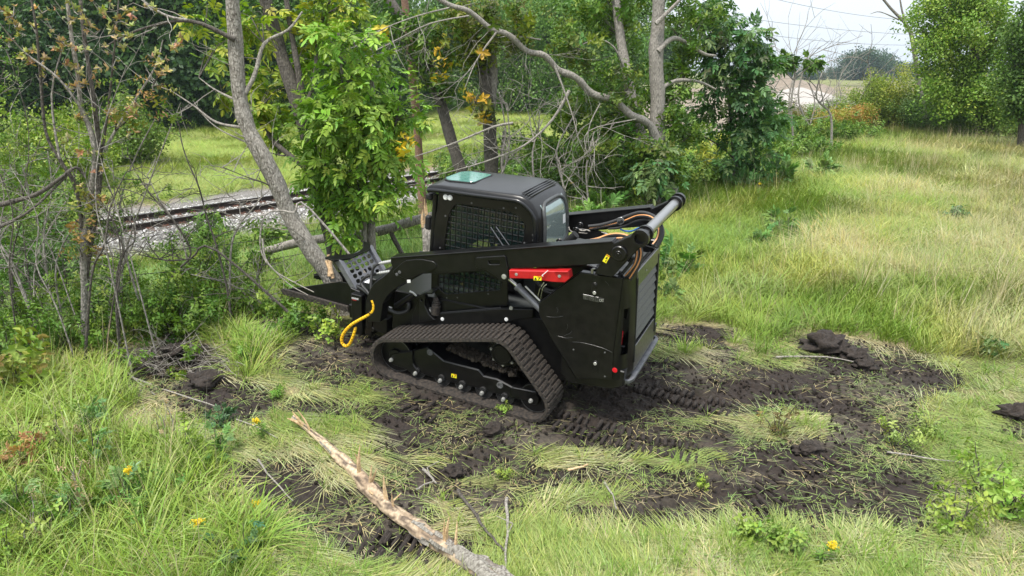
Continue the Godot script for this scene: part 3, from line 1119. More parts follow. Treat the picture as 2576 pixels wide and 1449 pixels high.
	var flt := MB.new()
	cyl(flt, lp("C", 1030, 1190, .58) + Vector3(0, 0, -.1), lp("C", 1030, 1190, .58), .033, 18, .006)
	part("filter_canister", flt, M.bolt, L, true)
	var boot := MB.new()
	var b0 := lp("C", 1185, 1060, .55); var b1 := lp("C", 1170, 920, .55)
	var bp := []; var br := []
	for k in 9:
		bp.append(b0.lerp(b1, k / 8.0)); br.append(lerpf(.05, .026, k / 8.0) * (1.0 if k % 2 else .8))
	tube(boot, bp, br, 16)
	cyl(boot, lp("C", 1165, 1240, .55), b0, .05, 16, .005)
	part("rubber_boot", boot, M.rubber, L)
	var lbk := MB.new()
	plate(lbk, lps("C", [612, 580, 678, 578, 683, 635, 618, 640], .77), .763, .766, [], 0.0)
	part("white_sticker", lbk, M.white, L)

func build_cab(L: Node3D):
	var cz := .42
	# side walls with the big window opening
	var side := PackedVector2Array()
	side.append_array(lps("A", [20, 1420, 40, 1000, 110, 560, 175, 150, 165, 60], cz))
	side.append_array(lps("A", [165, 40, 700, 100, 1290, 175, 1850, 225, 2010, 300, 2130, 420, 2215, 600, 2245, 800, 2245, 1420], cz))
	var win := round_poly(lps("A", [520, 300, 620, 288, 770, 322, 1690, 455, 1885, 600, 1985, 745, 1890, 1085, 1780, 1200, 260, 1330, 400, 480], cz), .03)
	var co := Node3D.new()
	co.name = "cab"
	L.add_child(co)
	for sg in [1.0, -1.0]:
		var b := MB.new()
		plate(b, side, (cz - .05) * sg, cz * sg, [win], .006)
		var so := part("side_frame", b, M.paint, co)
		var g := MB.new()
		plate(g, inset(win, -.012), (cz - .045) * sg, (cz - .041) * sg, [], 0.0)
		part("side_pane", g, M.glass, so)
		mesh_guard(so, win, (cz - .012) * sg, .066, .0)
		if sg > 0:
			for q in [[325, 147], [415, 158]]: bolt(so, lp("A", q[0], q[1], cz), .022, .018, "white")
			for q in [[320, 535], [208, 1192], [858, 268], [1517, 372], [1770, 368], [1945, 1090], [2120, 928], [2128, 1035], [2165, 1140]]:
				bolt(so, lp("A", q[0], q[1], cz), .008, .007, "louvre")
			# wiper links resting on the guard
			for q in [[1250, 765, 1545, 1200], [1360, 755, 1670, 1190]]:
				var wb := MB.new()
				tube(wb, [lp("A", q[0], q[1], cz + .01), lp("A", q[2], q[3], cz + .01)], [.005], 6)
				part("twig_rod", wb, M.grey_plate, so)
	# roof and rear cowl: one skin along a profile, rounded to the sides
	var prof := [Vector2(-1.53, 2.085), Vector2(-1.54, 2.12), Vector2(-1.51, 2.15), Vector2(-1.40, 2.165), Vector2(-.95, 2.185), Vector2(-.55, 2.205), Vector2(-.46, 2.20), Vector2(-.40, 2.18), Vector2(-.335, 2.135), Vector2(-.285, 2.07), Vector2(-.255, 1.98), Vector2(-.24, 1.88), Vector2(-.235, 1.80), Vector2(-.225, 1.70), Vector2(-.215, 1.60), Vector2(-.21, 1.52)]
	var zs := []
	for k in 25: zs.append(lerpf(-1.0, 1.0, k / 24.0))
	var rows := []
	for k in prof.size():
		var t: Vector2 = (prof[mini(k + 1, prof.size() - 1)] - prof[maxi(k - 1, 0)]).normalized()
		var nr := Vector2(-t.y, t.x)
		if nr.y < -.2 or (k > 8 and nr.x < 0): nr = -nr
		if k < 3: nr = Vector2(-.5, .5)
		var row := []
		for u in zs:
			var au := absf(u)
			var edge: float = ss(.86, 1.0, au)
			var crown: float = (1.0 - au * au) * .022
			var drop: float = .055 * (1.0 - sqrt(maxf(0.0, 1.0 - edge * edge)))
			var p: Vector2 = prof[k] + nr * (crown - drop)
			row.append(Vector3(p.x, p.y, signf(u) * minf(au / .93, 1.0) * .445 if au > .0 else 0.0))
		rows.append(row)
	var rb := MB.new()
	var idx := []
	for row in rows:
		for p in row: rb.vert(p)
	for j in rows.size() - 1:
		for i in 24:
			var c: Vector3 = (rows[j][i] + rows[j + 1][i + 1]) * .5
			if c.y < 2.09 and c.y > 1.63 and absf(c.z) < .30 and j > 6: continue   # the rear window opening
			var a := j * 25 + i
			rb.i.append_array([a, a + 1, a + 26, a, a + 26, a + 25])
	var ro := part("roof", rb, M.paint, co, true)
	# gutter tube along the roof edge
	for sg in [1.0, -1.0]:
		var gb := MB.new()
		var gpt := []
		for p in [Vector2(-1.525, 2.10), Vector2(-1.40, 2.118), Vector2(-.95, 2.135), Vector2(-.55, 2.152), Vector2(-.45, 2.142), Vector2(-.37, 2.10), Vector2(-.30, 2.02), Vector2(-.27, 1.90), Vector2(-.26, 1.75), Vector2(-.255, 1.55)]:
			gpt.append(Vector3(p.x, p.y, .435 * sg))
		tube(gb, catmull(gpt, 3), [.026], 12)
		part("gutter_rail", gb, M.paint_gloss, ro, true)
	# roof pane with rubber seal
	var rp := round_poly(PackedVector2Array([Vector2(-1.47, .17), Vector2(-1.40, .245), Vector2(-1.10, .22), Vector2(-1.10, -.22), Vector2(-1.40, -.245), Vector2(-1.47, -.17)]), .04)
	var flat := Transform3D(Basis(Vector3(1, .042, 0).normalized(), Vector3(0, 0, 1), Vector3(-.042, 1, 0).normalized()), Vector3(0, 2.245, 0))
	var pb := MB.new()
	plate(pb, inset(rp, -.014), -.012, .006, [], .004, flat)
	var seal := part("roof_seal", pb, M.dark, ro)
	var pb2 := MB.new()
	plate(pb2, rp, .004, .012, [], .002, flat)
	part("roof_pane", pb2, M.teal_pane, seal)
	# ribbed band across the roof before the rear curve
	var band := MB.new()
	for k in 4:
		box(band, Vector3(-.47 + k * .03, 2.225 - k * .008, 0), Vector3(.012, .012, .74), Basis.IDENTITY, .003)
	part("roof_rib", band, M.paint, ro)
	pass
	# rear window: seal, pane and sticker following the cowl
	var prs := []
	for k in range(7, prof.size()):
		prs.append(prof[k])
	var at := func(u: float, v: float, off: float) -> Vector3: # u across -1..1, v 0 top..1 bottom
		var y := lerpf(2.11, 1.615, v)
		var x := -.3
		for k in range(6, prof.size() - 1):
			if y <= prof[k].y and y >= prof[k + 1].y:
				x = lerpf(prof[k].x, prof[k + 1].x, (prof[k].y - y) / (prof[k].y - prof[k + 1].y))
		var w := lerpf(.30, .335, v)
		return Vector3(x + .018 + off, y, u * w)
	var gl := MB.new()
	var gn := 14
	for j in gn + 1:
		for i in 9: gl.vert(at.call(i / 4.0 - 1.0, j / float(gn), .0))
	for j in gn:
		for i in 8:
			var a := j * 9 + i
			gl.i.append_array([a, a + 1, a + 10, a, a + 10, a + 9])
	part("rear_pane", gl, M.rear_glass, co, true)
	var sl := MB.new()
	var loop := []
	for k in 41:
		var an := TAU * k / 40.0
		var cu := signf(cos(an)) * pow(absf(cos(an)), .42)
		var sv := signf(sin(an)) * pow(absf(sin(an)), .42)
		loop.append(at.call(cu, .5 - sv * .5, .002))
	tube(sl, loop, [.022], 10, false)
	part("rear_seal", sl, M.hood_plastic, co, true)
	var stk := MB.new()
	stk.quad(at.call(-.62, .42, .004), at.call(-.86, .42, .004), at.call(-.86, .62, .004), at.call(-.62, .62, .004))
	part("white_sticker", stk, M.white, co)
	# front posts, roof lamps
	for sg in [1.0, -1.0]:
		var fp := MB.new()
		tube(fp, [Vector3(-1.50, 1.2, .40 * sg), Vector3(-1.47, 1.7, .40 * sg), Vector3(-1.45, 2.06, .40 * sg)], [.03], 10)
		part("front_post", fp, M.paint, co, true)
		var lb := MB.new()
		box(lb, Vector3(-1.53, 2.02, .36 * sg), Vector3(.08, .07, .12), Basis.IDENTITY, .015)
		part("work_lamp", lb, M.dark, co)
	var gb2 := MB.new()
	plate(gb2, PackedVector2Array([Vector2(-.36, .95), Vector2(.36, .95), Vector2(.36, 2.03), Vector2(-.36, 2.03)]), 0, .005, [], 0.0, Transform3D(Basis(Vector3(0, 0, 1), Vector3(.06, 1, 0).normalized(), Vector3(-1, .06, 0).normalized()), Vector3(-1.53, 0, 0)))
	part("front_pane", gb2, M.glass, co)
	# side mirror lug seen ahead of the front post
	var ml := MB.new()
	box(ml, Vector3(-1.56, 1.72, .36), Vector3(.07, .16, .06), Basis.IDENTITY, .015)
	part("door_latch", ml, M.dark, co)
	# interior: seat, pods, console
	var sb := MB.new()
	box(sb, Vector3(-.78, 1.12, 0), Vector3(.48, .14, .46), Basis.IDENTITY, .04)
	box(sb, Vector3(-.54, 1.45, 0), Vector3(.14, .62, .44), Basis(Vector3(0, 0, 1), -.18), .05)
	var seat := part("seat", sb, M.seat, co)
	for sg in [1.0, -1.0]:
		var pb3 := MB.new()
		box(pb3, Vector3(-.92, 1.27, .28 * sg), Vector3(.42, .10, .10), Basis.IDENTITY, .02)
		tube(pb3, [Vector3(-1.08, 1.3, .28 * sg), Vector3(-1.10, 1.46, .27 * sg)], [.018, .024], 10)
		part("joystick_pod", pb3, M.cab_trim, seat)
	var db := MB.new()
	box(db, Vector3(-1.38, 1.02, .0), Vector3(.2, .5, .76), Basis.IDENTITY, .03)
	box(db, Vector3(-1.40, 1.55, -.33), Vector3(.06, .22, .14), Basis.IDENTITY, .02)
	box(db, Vector3(-.85, 1.0, 0), Vector3(1.2, .04, .8))
	part("console", db, M.cab_trim, co)

func build_rear(L: Node3D):
	var z := .70
	# engine bay side panel (badge side) and its mirror
	for sg in [1.0, -1.0]:
		var b := MB.new()
		plate(b, lps("4", [780, 215, 1192, 273, 1098, 1000, 1090, 1252, 740, 1247, 640, 1090, 500, 870, 372, 620, 372, 510, 640, 312], z), (z - .08) * sg, z * sg, [], .008)
		var po := part("engine_side_panel", b, M.paint, L)
		# rounded rear corner
		var e := MB.new()
		var r0 := [lp("4", 1192, 275, z), lp("4", 1155, 560, z), lp("4", 1098, 1000, z), lp("4", 1090, 1250, z)]
		var r1 := [Vector3(.80, 1.66, .43), Vector3(.835, 1.33, .43), Vector3(.875, .85, .43), Vector3(.885, .60, .43)]
		var nu := 6
		for k in 4:
			for j in nu + 1:
				var f := j / float(nu)
				var mid: Vector3 = Vector3(r1[k].x - .03, (r0[k].y + r1[k].y) * .5, z - .01)
				var p: Vector3 = r0[k].lerp(mid, f).lerp(mid.lerp(r1[k], f), f)
				p.y = lerpf(r0[k].y, r1[k].y, f)
				e.vert(Vector3(p.x, p.y, p.z * sg))
		for k in 3:
			for j in nu:
				if k == 1 and sg > 0 and (j == 2 or j == 3): continue   # lamp slot
				var a := k * (nu + 1) + j
				e.i.append_array([a, a + 1, a + nu + 2, a, a + nu + 2, a + nu + 1])
		part("rear_corner_panel", e, M.paint, po, true)
		if sg > 0:
			var tb := MB.new()
			box(tb, Vector3(.70, 1.05, .56), Vector3(.1, .42, .1), Basis.IDENTITY, .01)
			part("lamp_recess", tb, M.dark, po)
			var tl := MB.new()
			box(tl, Vector3(.765, 1.02, .60), Vector3(.03, .16, .05), Basis.IDENTITY, .01)
			part("tail_lamp", tl, M.red_lens, po)
			# badge: polished plate with dark lettering, and a dark plate with pale lettering
			var bb := MB.new()
			plate(bb, lps("4", [805, 425, 953, 455, 953, 504, 805, 472], z), z + .001, z + .006, [], .001)
			var bo := part("dealer_badge", bb, M.plate_metal, po)
			lettering(bo, "ZIEGLER", lp("4", 828, 481, z + .007), lp("4", 942, 497, z + .007), M.ink, .05)
			var bb2 := MB.new()
			plate(bb2, lps("4", [955, 457, 1006, 468, 1006, 508, 955, 502], z), z + .001, z + .005, [], .001)
			var bo2 := part("maker_badge", bb2, M.ink, po)
			lettering(bo2, "CAT", lp("4", 960, 499, z + .006), lp("4", 1002, 502, z + .006), M.bolt, .045)
			for q in [[915, 340, 915, 412], [922, 1095, 922, 1158]]:
				var lb := MB.new()
				var c0 := L2("4", q[0], q[1], z); var c1 := L2("4", q[2], q[3], z)
				var pl := PackedVector2Array()
				for k in 20:
					var an := TAU * k / 20
					pl.append((c0 if sin(an) > 0 else c1) + Vector2.from_angle(an) * .03)
				plate(lb, pl, z, z + .006, [], .003)
				disc(lb, c0, z, z + .012, .02, .003, 16)
				var lo := part("latch_plate", lb, M.paint, po)
				var cb := MB.new()
				disc(cb, c1 if q[1] < 700 else c0, z + .006, z + .016, .018, .003, 16)
				part("latch_button", cb, M.bolt, lo)
			var rr := MB.new()
			disc(rr, L2("4", 1110, 1160, z), z, z + .006, .026, .002, 20)
			part("round_reflector", rr, M.red_lens, po)
			var ws := MB.new()
			var wp := lp("4", 1180, 1172, .62)
			box(ws, wp + Vector3(0, 0, .02), Vector3(.02, .035, .006), Basis(Vector3.UP, .6))
			part("white_sticker", ws, M.white, po)
			for q in [[700, 888, 780, 893, 900, 920, 1000, 950, 1085, 990], [640, 770, 655, 745, 650, 715], [690, 780, 680, 800, 620, 828], [545, 555, 560, 580, 552, 605], [560, 830, 640, 850, 700, 845], [1015, 300, 1045, 330, 1050, 345], [450, 640, 520, 650, 610, 640]]:
				var sc := MB.new()
				var sp := []
				for j in range(0, q.size(), 2): sp.append(lp("4", q[j], q[j + 1], z + .0006))
				tube(sc, catmull(sp, 3), [.0012], 4, false)
				part("scratch", sc, M.paint_dusty, po)
			for q in [[710, 962], [1013, 990], [1013, 1222]]: bolt(po, lp("4", q[0], q[1], z), .007, .005, "louvre")
	# rear face: top band, louvres, lower panel, bumper
	var x0 := .805
	var face := func(y: float) -> float: return lerpf(.80, .885, (1.66 - y) / 1.06)
	var tb2 := MB.new()
	box(tb2, Vector3(.80, 1.585, 0), Vector3(.03, .17, .85), Basis(Vector3(0, 0, 1), .08), .006)
	var rg := part("rear_top_panel", tb2, M.plate_metal, L)
	bolt(rg, Vector3(.82, 1.58, .1), .004)
	for k in 6:
		var lb2 := MB.new()
		var y := 1.44 - k * .098
		var x: float = face.call(y)
		box(lb2, Vector3(x - .015, y, 0), Vector3(.02, .078, .80), Basis(Vector3(0, 0, 1), .35), .008)
		part("louvre", lb2, M.louvre, rg)
	var bk := MB.new()
	box(bk, Vector3(.72, 1.15, 0), Vector3(.02, .9, .85))
	for sg in [-1, 1]:
		box(bk, Vector3(.83, 1.15, .415 * sg), Vector3(.05, .9, .03), Basis(Vector3(0, 0, 1), .08), .004)
	part("grille_frame", bk, M.dark, rg)
	var lpb := MB.new()
	box(lpb, Vector3(.868, .73, 0), Vector3(.025, .27, .82), Basis(Vector3(0, 0, 1), .08), .005)
	part("rear_lower_panel", lpb, M.plate_metal, rg)
	var bm := MB.new()
	var bpoly := round_poly(PackedVector2Array([Vector2(.70, -.62), Vector2(.90, -.58), Vector2(.93, -.5), Vector2(.93, .5), Vector2(.90, .58), Vector2(.70, .62)]), .03)
	var up := Transform3D(Basis(Vector3(1, 0, 0), Vector3(0, 0, -1), Vector3(0, 1, 0)), Vector3(0, .555, 0))
	plate(bm, bpoly, -.02, .02, [round_poly(rect(.775, -.55, .885, -.42), .02), round_poly(rect(.775, .42, .885, .55), .02)], .005, up)
	part("rear_bumper", bm, M.grey_plate, L)
	var belly := MB.new()
	plate(belly, PackedVector2Array([Vector2(.2, .5), Vector2(.3, .42), Vector2(.75, .47), Vector2(.86, .54), Vector2(.86, .7), Vector2(.2, .8)]), -.66, .66, [], .01)
	part("belly_pan", belly, M.paint, L)
	# hood deck
	var hd := MB.new()
	box(hd, Vector3(.28, 1.575, 0), Vector3(1.02, .04, .86), Basis(Vector3(0, 0, 1), -.02), .008)
	var ho := part("hood", hd, M.hood_plastic, L)
	for k in 6:
		var sb := MB.new()
		box(sb, Vector3(.36 + k * .07, 1.60 + k * .0005, 0), Vector3(.02, .012, .7), Basis.IDENTITY, .004)
		part("hood_rib", sb, M.paint, ho)
	var panel := MB.new()
	box(panel, Vector3(.04, 1.602, -.05), Vector3(.34, .014, .6), Basis(Vector3(0, 0, 1), -.03), .005)
	part("hood_panel", panel, M.hood_plastic, ho)
	for sg in [-1.0, 1.0]:
		var ib := MB.new()
		plate(ib, PackedVector2Array([Vector2(-.2, 1.2), Vector2(-.2, 1.68), Vector2(.1, 1.70), Vector2(.78, 1.62), Vector2(.78, 1.2)]), .50 * sg, .53 * sg, [], .005)
		part("bay_wall", ib, M.paint, ho)
	var ex := MB.new()
	tube(ex, [lp("2", 1020, 960, .1), lp("2", 1090, 895, .1), lp("2", 1148, 845, .1)], [.038, .04, .042], 16)
	part("exhaust_stub", ex, M.dark, ho, true)
	# hinge plates with bolts beside the rear window
	for q in [["2", 960, 930, .42], ["2", 1150, 800, -.1], ["2", 1195, 742, -.3]]:
		var hb := MB.new()
		var c := L2(q[0], q[1], q[2], q[3])
		disc(hb, c, q[3] - .01, q[3] + .012, .035, .004)
		disc(hb, c, q[3] + .012, q[3] + .02, .014, .002)
		part("hinge_plate", hb, M.paint, ho)
	# dead twigs lying on the hood are things of their own, built later
	# hoses
	var zf := -.5
	hose(L, [lp("D", 400, 480, zf), lp("D", 580, 460, zf), lp("D", 780, 405, zf), lp("D", 1000, 320, zf), lp("D", 1200, 270, -.45), lp("D", 1380, 320, -.3), lp("D", 1480, 420, -.1), lp("D", 1525, 560, .0), lp("D", 1500, 680, .05), lp("D", 1430, 800, .1)], .021)
	hose(L, [lp("D", 420, 520, zf), lp("D", 620, 485, zf), lp("D", 800, 445, zf), lp("D", 960, 400, zf), lp("D", 1150, 330, -.45), lp("D", 1330, 340, -.3), lp("D", 1440, 430, -.15), lp("D", 1470, 560, -.05), lp("D", 1440, 680, .0), lp("D", 1370, 770, .05)], .019, "hose", true)
	hose(L, [lp("D", 700, 510, zf), lp("D", 860, 500, zf), lp("D", 1000, 450, zf), lp("D", 1140, 395, -.45), lp("D", 1290, 375, -.35), lp("D", 1380, 420, -.2)], .014)
	hose(L, [lp("D", 880, 520, -.48), lp("D", 960, 550, -.48), lp("D", 1060, 550, -.46), lp("D", 1160, 505, -.44), lp("D", 1280, 485, -.4)], .010, "blue_hose")
	hose(L, [lp("D", 430, 700, .3), lp("D", 540, 680, .3), lp("D", 700, 625, .3), lp("D", 860, 610, .35), lp("D", 1000, 640, .4), lp("D", 1100, 720, .45)], .023, "hose", true)
	hose(L, [lp("D", 640, 720, .42), lp("D", 780, 690, .42), lp("D", 900, 675, .45), lp("D", 1000, 700, .48)], .022, "hose", true)
	hose(L, [lp("D", 1180, 800, .55), lp("D", 1200, 900, .58), lp("D", 1180, 1020, .6), lp("D", 1120, 1150, .62), lp("D", 1030, 1290, .62)], .02, "hose", true)
	hose(L, [lp("D", 1130, 840, .58), lp("D", 1140, 920, .6), lp("D", 1110, 1060, .62), lp("D", 1040, 1170, .62), lp("D", 955, 1260, .62)], .019, "hose", true)
	hose(L, [lp("D", 1080, 940, .62), lp("D", 1030, 1050, .62), lp("D", 960, 1140, .62), lp("D", 900, 1210, .62)], .016)
	for q in [[905, 1185, .63], [1070, 945, .63]]:
		var fb := MB.new()
		var c := lp("D", q[0], q[1], q[2])
		var d := Vector3(-.5, -.85, 0)
		for k in 3: cyl(fb, c + d * (k * .022), c + d * (k * .022 + .014), .026, 12, .003)
		part("hose_fitting", fb, M.dark, L)
	var clamp := MB.new()
	plate(clamp, round_poly(lps("D", [835, 350, 900, 335, 945, 385, 940, 425, 880, 468, 825, 425], -.44), .015), -.45, -.44, [], .002)
	part("hose_clamp", clamp, M.steel, L)
	for q in [[862, 418], [902, 405]]: bolt(L, lp("D", q[0], q[1], -.435), .012, .008, "dark")
	hose(L, [lp("D", 455, 1200, .68), lp("D", 455, 1140, .68), lp("D", 490, 1120, .68), lp("D", 540, 1122, .66)], .014, "steel", false, "steel_line")

func lettering(parent: Node3D, text: String, a: Vector3, e: Vector3, m: Material, h: float):
	var t := TextMesh.new()
	var f := SystemFont.new()
	f.font_names = PackedStringArray(["Droid Sans"])
	f.font_weight = 700
	t.font = f
	t.text = text
	t.font_size = 64
	t.pixel_size = .001
	t.depth = .0012
	t.horizontal_alignment = HORIZONTAL_ALIGNMENT_LEFT
	t.vertical_alignment = VERTICAL_ALIGNMENT_BOTTOM
	var o := MeshInstance3D.new()
	o.name = "lettering"
	o.mesh = t
	o.material_override = m
	parent.add_child(o, true)
	var w := t.get_aabb().size
	var d := (e - a)
	var sx := d.length() / maxf(w.x, .001)
	var sy := h * .62 / maxf(w.y, .001)
	var x := d.normalized()
	var zz := x.cross(Vector3.UP).normalized()
	o.transform = Transform3D(Basis(x * sx, zz.cross(x) * sy, zz), a - x * sx * t.get_aabb().position.x - zz.cross(x) * sy * t.get_aabb().position.y)

# ------------------------------------------------------------------ tree puller held on the loader's coupler
func build_puller():
	var T := thing("tree_puller", "black steel tree puller with perforated guard, toothed jaws and yellow sleeved hose", "tree puller", VO)
	T.basis = Basis(-VF, VU, VN)
	var fb := MB.new()
	box(fb, Vector3(-2.40, .50, 0), Vector3(.10, .55, .90), Basis.IDENTITY, .01)
	box(fb, Vector3(-2.52, .40, 0), Vector3(.30, .18, .74), Basis.IDENTITY, .01)
	box(fb, Vector3(-2.53, .66, 0), Vector3(.24, .06, .72), Basis(Vector3(0, 0, 1), -.15), .008)
	part("back_frame", fb, M.paint, T)
	for sg in [1.0, -1.0]:
		var bb := MB.new()
		box(bb, Vector3(-2.44, .46, .47 * sg), Vector3(.15, .52, .10), Basis.IDENTITY, .008)
		var bo := part("side_post", bb, M.paint, T)
		if sg > 0:
			lettering(bo, "ERSKINE", Vector3(-2.50, .655, .5225), Vector3(-2.405, .66, .5225), M.white, .035)
			var rbn := MB.new()
			box(rbn, Vector3(-2.467, .645, .5215), Vector3(.06, .006, .002))
			part("red_rule", rbn, M.red, bo)
			for q in [[1055, 1115], [1118, 1145]]:
				var lk := MB.new()
				var c := L2("B", q[0], q[1], .55)
				for k in 3: disc(lk, c, .50 + k * .02, .512 + k * .02, .028, .003, 16)
				part("link_plate", lk, M.paint, bo)
	# perforated guard
	var v := Vector3(-.22, .30, 0).normalized()
	var nrm := Vector3(.30, .22, 0).normalized()
	var gt := Transform3D(Basis(Vector3(0, 0, -1), v, nrm), Vector3(-2.62, .70, 0))   # x across to the far side, y up the slope
	var ln := .375
	var w := .27
	var holes := []
	for r in 5:
		for c in 5:
			var ctr := Vector2(-.2 + c * .1, .045 + r * .072)
			var hp := PackedVector2Array()
			for k in 14:
				var an := TAU * k / 14
				hp.append(ctr + Vector2(signf(cos(an)) * pow(absf(cos(an)), .7) * .039, signf(sin(an)) * pow(absf(sin(an)), .7) * .027))
			holes.append(hp)
	var gb := MB.new()
	# one small framed cell for each hole so that every hole is a real opening
	for k in holes.size():
		var r := k / 5
		var c := k % 5
		var cell := rect(-.25 + c * .1, .009 + r * .072, -.15 + c * .1, .081 + r * .072)
		plate(gb, cell, -.005, .005, [holes[k]], .0, gt)
	plate(gb, rect(-w, -.02, w, .009), -.005, .005, [], 0, gt)
	plate(gb, rect(-w, .369, w, ln), -.005, .005, [], 0, gt)
	plate(gb, rect(-w, .009, -.25, .369), -.005, .005, [], 0, gt)
	plate(gb, rect(.25, .009, w, .369), -.005, .005, [], 0, gt)
	var go := part("guard_plate", gb, M.grey_plate, T)
	for sg in [-1.0, 1.0]:
		var rb := MB.new()
		plate(rb, rect(sg * .27, -.03, sg * .335, ln), -.04, .035, [], .004, gt)
		plate(rb, rect(sg * .265, -.03, sg * .272, ln), .006, .022, [], .001, gt)
		part("guard_rail", rb, M.grey_plate, go)
	# curved top blade with teeth in the notch
	var tb := PackedVector2Array([Vector2(-2.99, .39), Vector2(-2.86, .39), Vector2(-2.765, .20), Vector2(-2.765, -.20), Vector2(-2.86, -.34), Vector2(-3.02, -.36)])
	for k in 29:
		var f := k / 28.0
		var z := lerpf(-.34, .30, f)
		var x := -2.815 - .17 * pow(absf(f * 2.0 - 1.0), 1.8) + (.010 if k % 2 else 0.0)
		tb.append(Vector2(x, z))
	var bl := MB.new()
	plate(bl, tb, -.011, .011, [], .002, Transform3D(Basis(Vector3(1, -.10, 0).normalized(), Vector3(0, 0, 1), Vector3(.10, 1, 0).normalized()), Vector3(0, .732, 0)))
	part("top_blade", bl, M.paint, T)
	# jaws
	for sg in [1.0, -1.0]:
		var jb := MB.new()
		plate(jb, PackedVector2Array([Vector2(-3.75, .41), Vector2(-2.85, .72), Vector2(-2.48, .74), Vector2(-2.48, .32), Vector2(-2.74, .36), Vector2(-3.75, .375)]), .28 * sg, .30 * sg, [], .003)
		var jo := part("jaw", jb, M.paint, T)
		var eb := MB.new()
		var edge := PackedVector2Array()
		edge.append(Vector2(-3.77, .42)); edge.append(Vector2(-3.72, .44)); edge.append(Vector2(-2.72, .43))
		for k in 40:
			edge.append(Vector2(lerpf(-2.70, -3.74, k / 39.0), .352 + (.016 if k % 2 else 0.0)))
		plate(eb, edge, .30 * sg, .335 * sg, [], .003)
		part("toothed_edge", eb, M.rubber, jo)
	var fl := MB.new()
	plate(fl, PackedVector2Array([Vector2(-3.6, -.29), Vector2(-2.5, -.29), Vector2(-2.5, .29), Vector2(-3.6, .29), Vector2(-2.95, .0)]), -.01, .01, [], .002, Transform3D(Basis(Vector3(1, 0, 0), Vector3(0, 0, -1), Vector3(0, 1, 0)), Vector3(0, .365, 0)))
	part("floor_plate", fl, M.paint, T)
	# white instruction sheet behind the guard
	var sh := MB.new()
	sh.quad(lp("B", 1010, 570, .12), lp("B", 1200, 470, .02), lp("B", 1240, 490, .05), lp("B", 1110, 590, .15))
	box(sh, Vector3(-2.47, .705, -.05), Vector3(.12, .006, .34), Basis(Vector3(0, 0, 1), -.15))
	part("instruction_label", sh, M.white, T)
	# silver quick couplers and black hoses running down to the yellow sleeve
	for q in [[1190, 345, 1345, 318], [1165, 465, 1330, 440]]:
		var cb := MB.new()
		var a := lp("B", q[0], q[1], .58); var e := lp("B", q[2], q[3], .58)
		var pts := []; var rr := []
		for k in 13:
			pts.append(a.lerp(e, k / 12.0)); rr.append((.020 if k > 2 else .011) * (1.0 if k % 2 else .88))
		tube(cb, pts, rr, 14)
		part("quick_fitting", cb, M.bolt, T)
	hose(T, [lp("B", 1195, 345, .58), lp("B", 1140, 380, .60), lp("B", 1110, 460, .62), lp("B", 1100, 560, .66), lp("B", 1100, 680, .70), lp("B", 1112, 800, .72)], .016)
	hose(T, [lp("B", 1165, 468, .58), lp("B", 1050, 500, .60), lp("B", 985, 560, .60), lp("B", 1000, 620, .62), lp("B", 1060, 690, .66), lp("B", 1110, 790, .71)], .016)
	hose(T, [lp("B", 930, 620, .45), lp("B", 1000, 660, .5), lp("B", 1070, 720, .6), lp("B", 1105, 790, .69)], .014)
	var yz := .74
	var loop := []
	for q in [[1112, 785], [1132, 850], [1122, 915], [1062, 968], [950, 1030], [865, 1082], [790, 1155], [748, 1235], [752, 1305], [795, 1340], [842, 1312], [880, 1230], [895, 1145], [888, 1090]]:
		loop.append(lp("B", q[0], q[1], yz))
	loop[-1].z -= .04; loop[-2].z -= .02
	var c := catmull(loop, 8)
	var hb := MB.new()
	tube(hb, c, [.0145], 10)
	var ho := part("sleeved_hose", hb, M.dark, T, true)
	var acc := 0.0
	var run := [c[0]]
	var bands := MB.new()
	for k in range(1, c.size()):
		run.append(c[k])
		acc += (c[k] - c[k - 1]).length()
		if acc > .036:
			var p0: Vector3 = run[0]; var p1: Vector3 = run[-1]
			var rr := []
			for j in run.size(): rr.append(.0185 if j > 0 else .0175)
			run[-1] = p1.lerp(p0, .2)
			tube(bands, run, rr, 12)
			run = [p1]
			acc = 0.0
	part("spiral_sleeve", bands, M.yellow, ho)
	var tie := MB.new()
	var tc := lp("B", 1095, 935, yz)
	tube(tie, [tc + Vector3(-.02, .02, .0), tc + Vector3(.0, .0, .028), tc + Vector3(.03, -.03, .0), tc + Vector3(.02, -.05, -.03)], [.006], 6)
	part("hose_strap", tie, M.dark, ho)

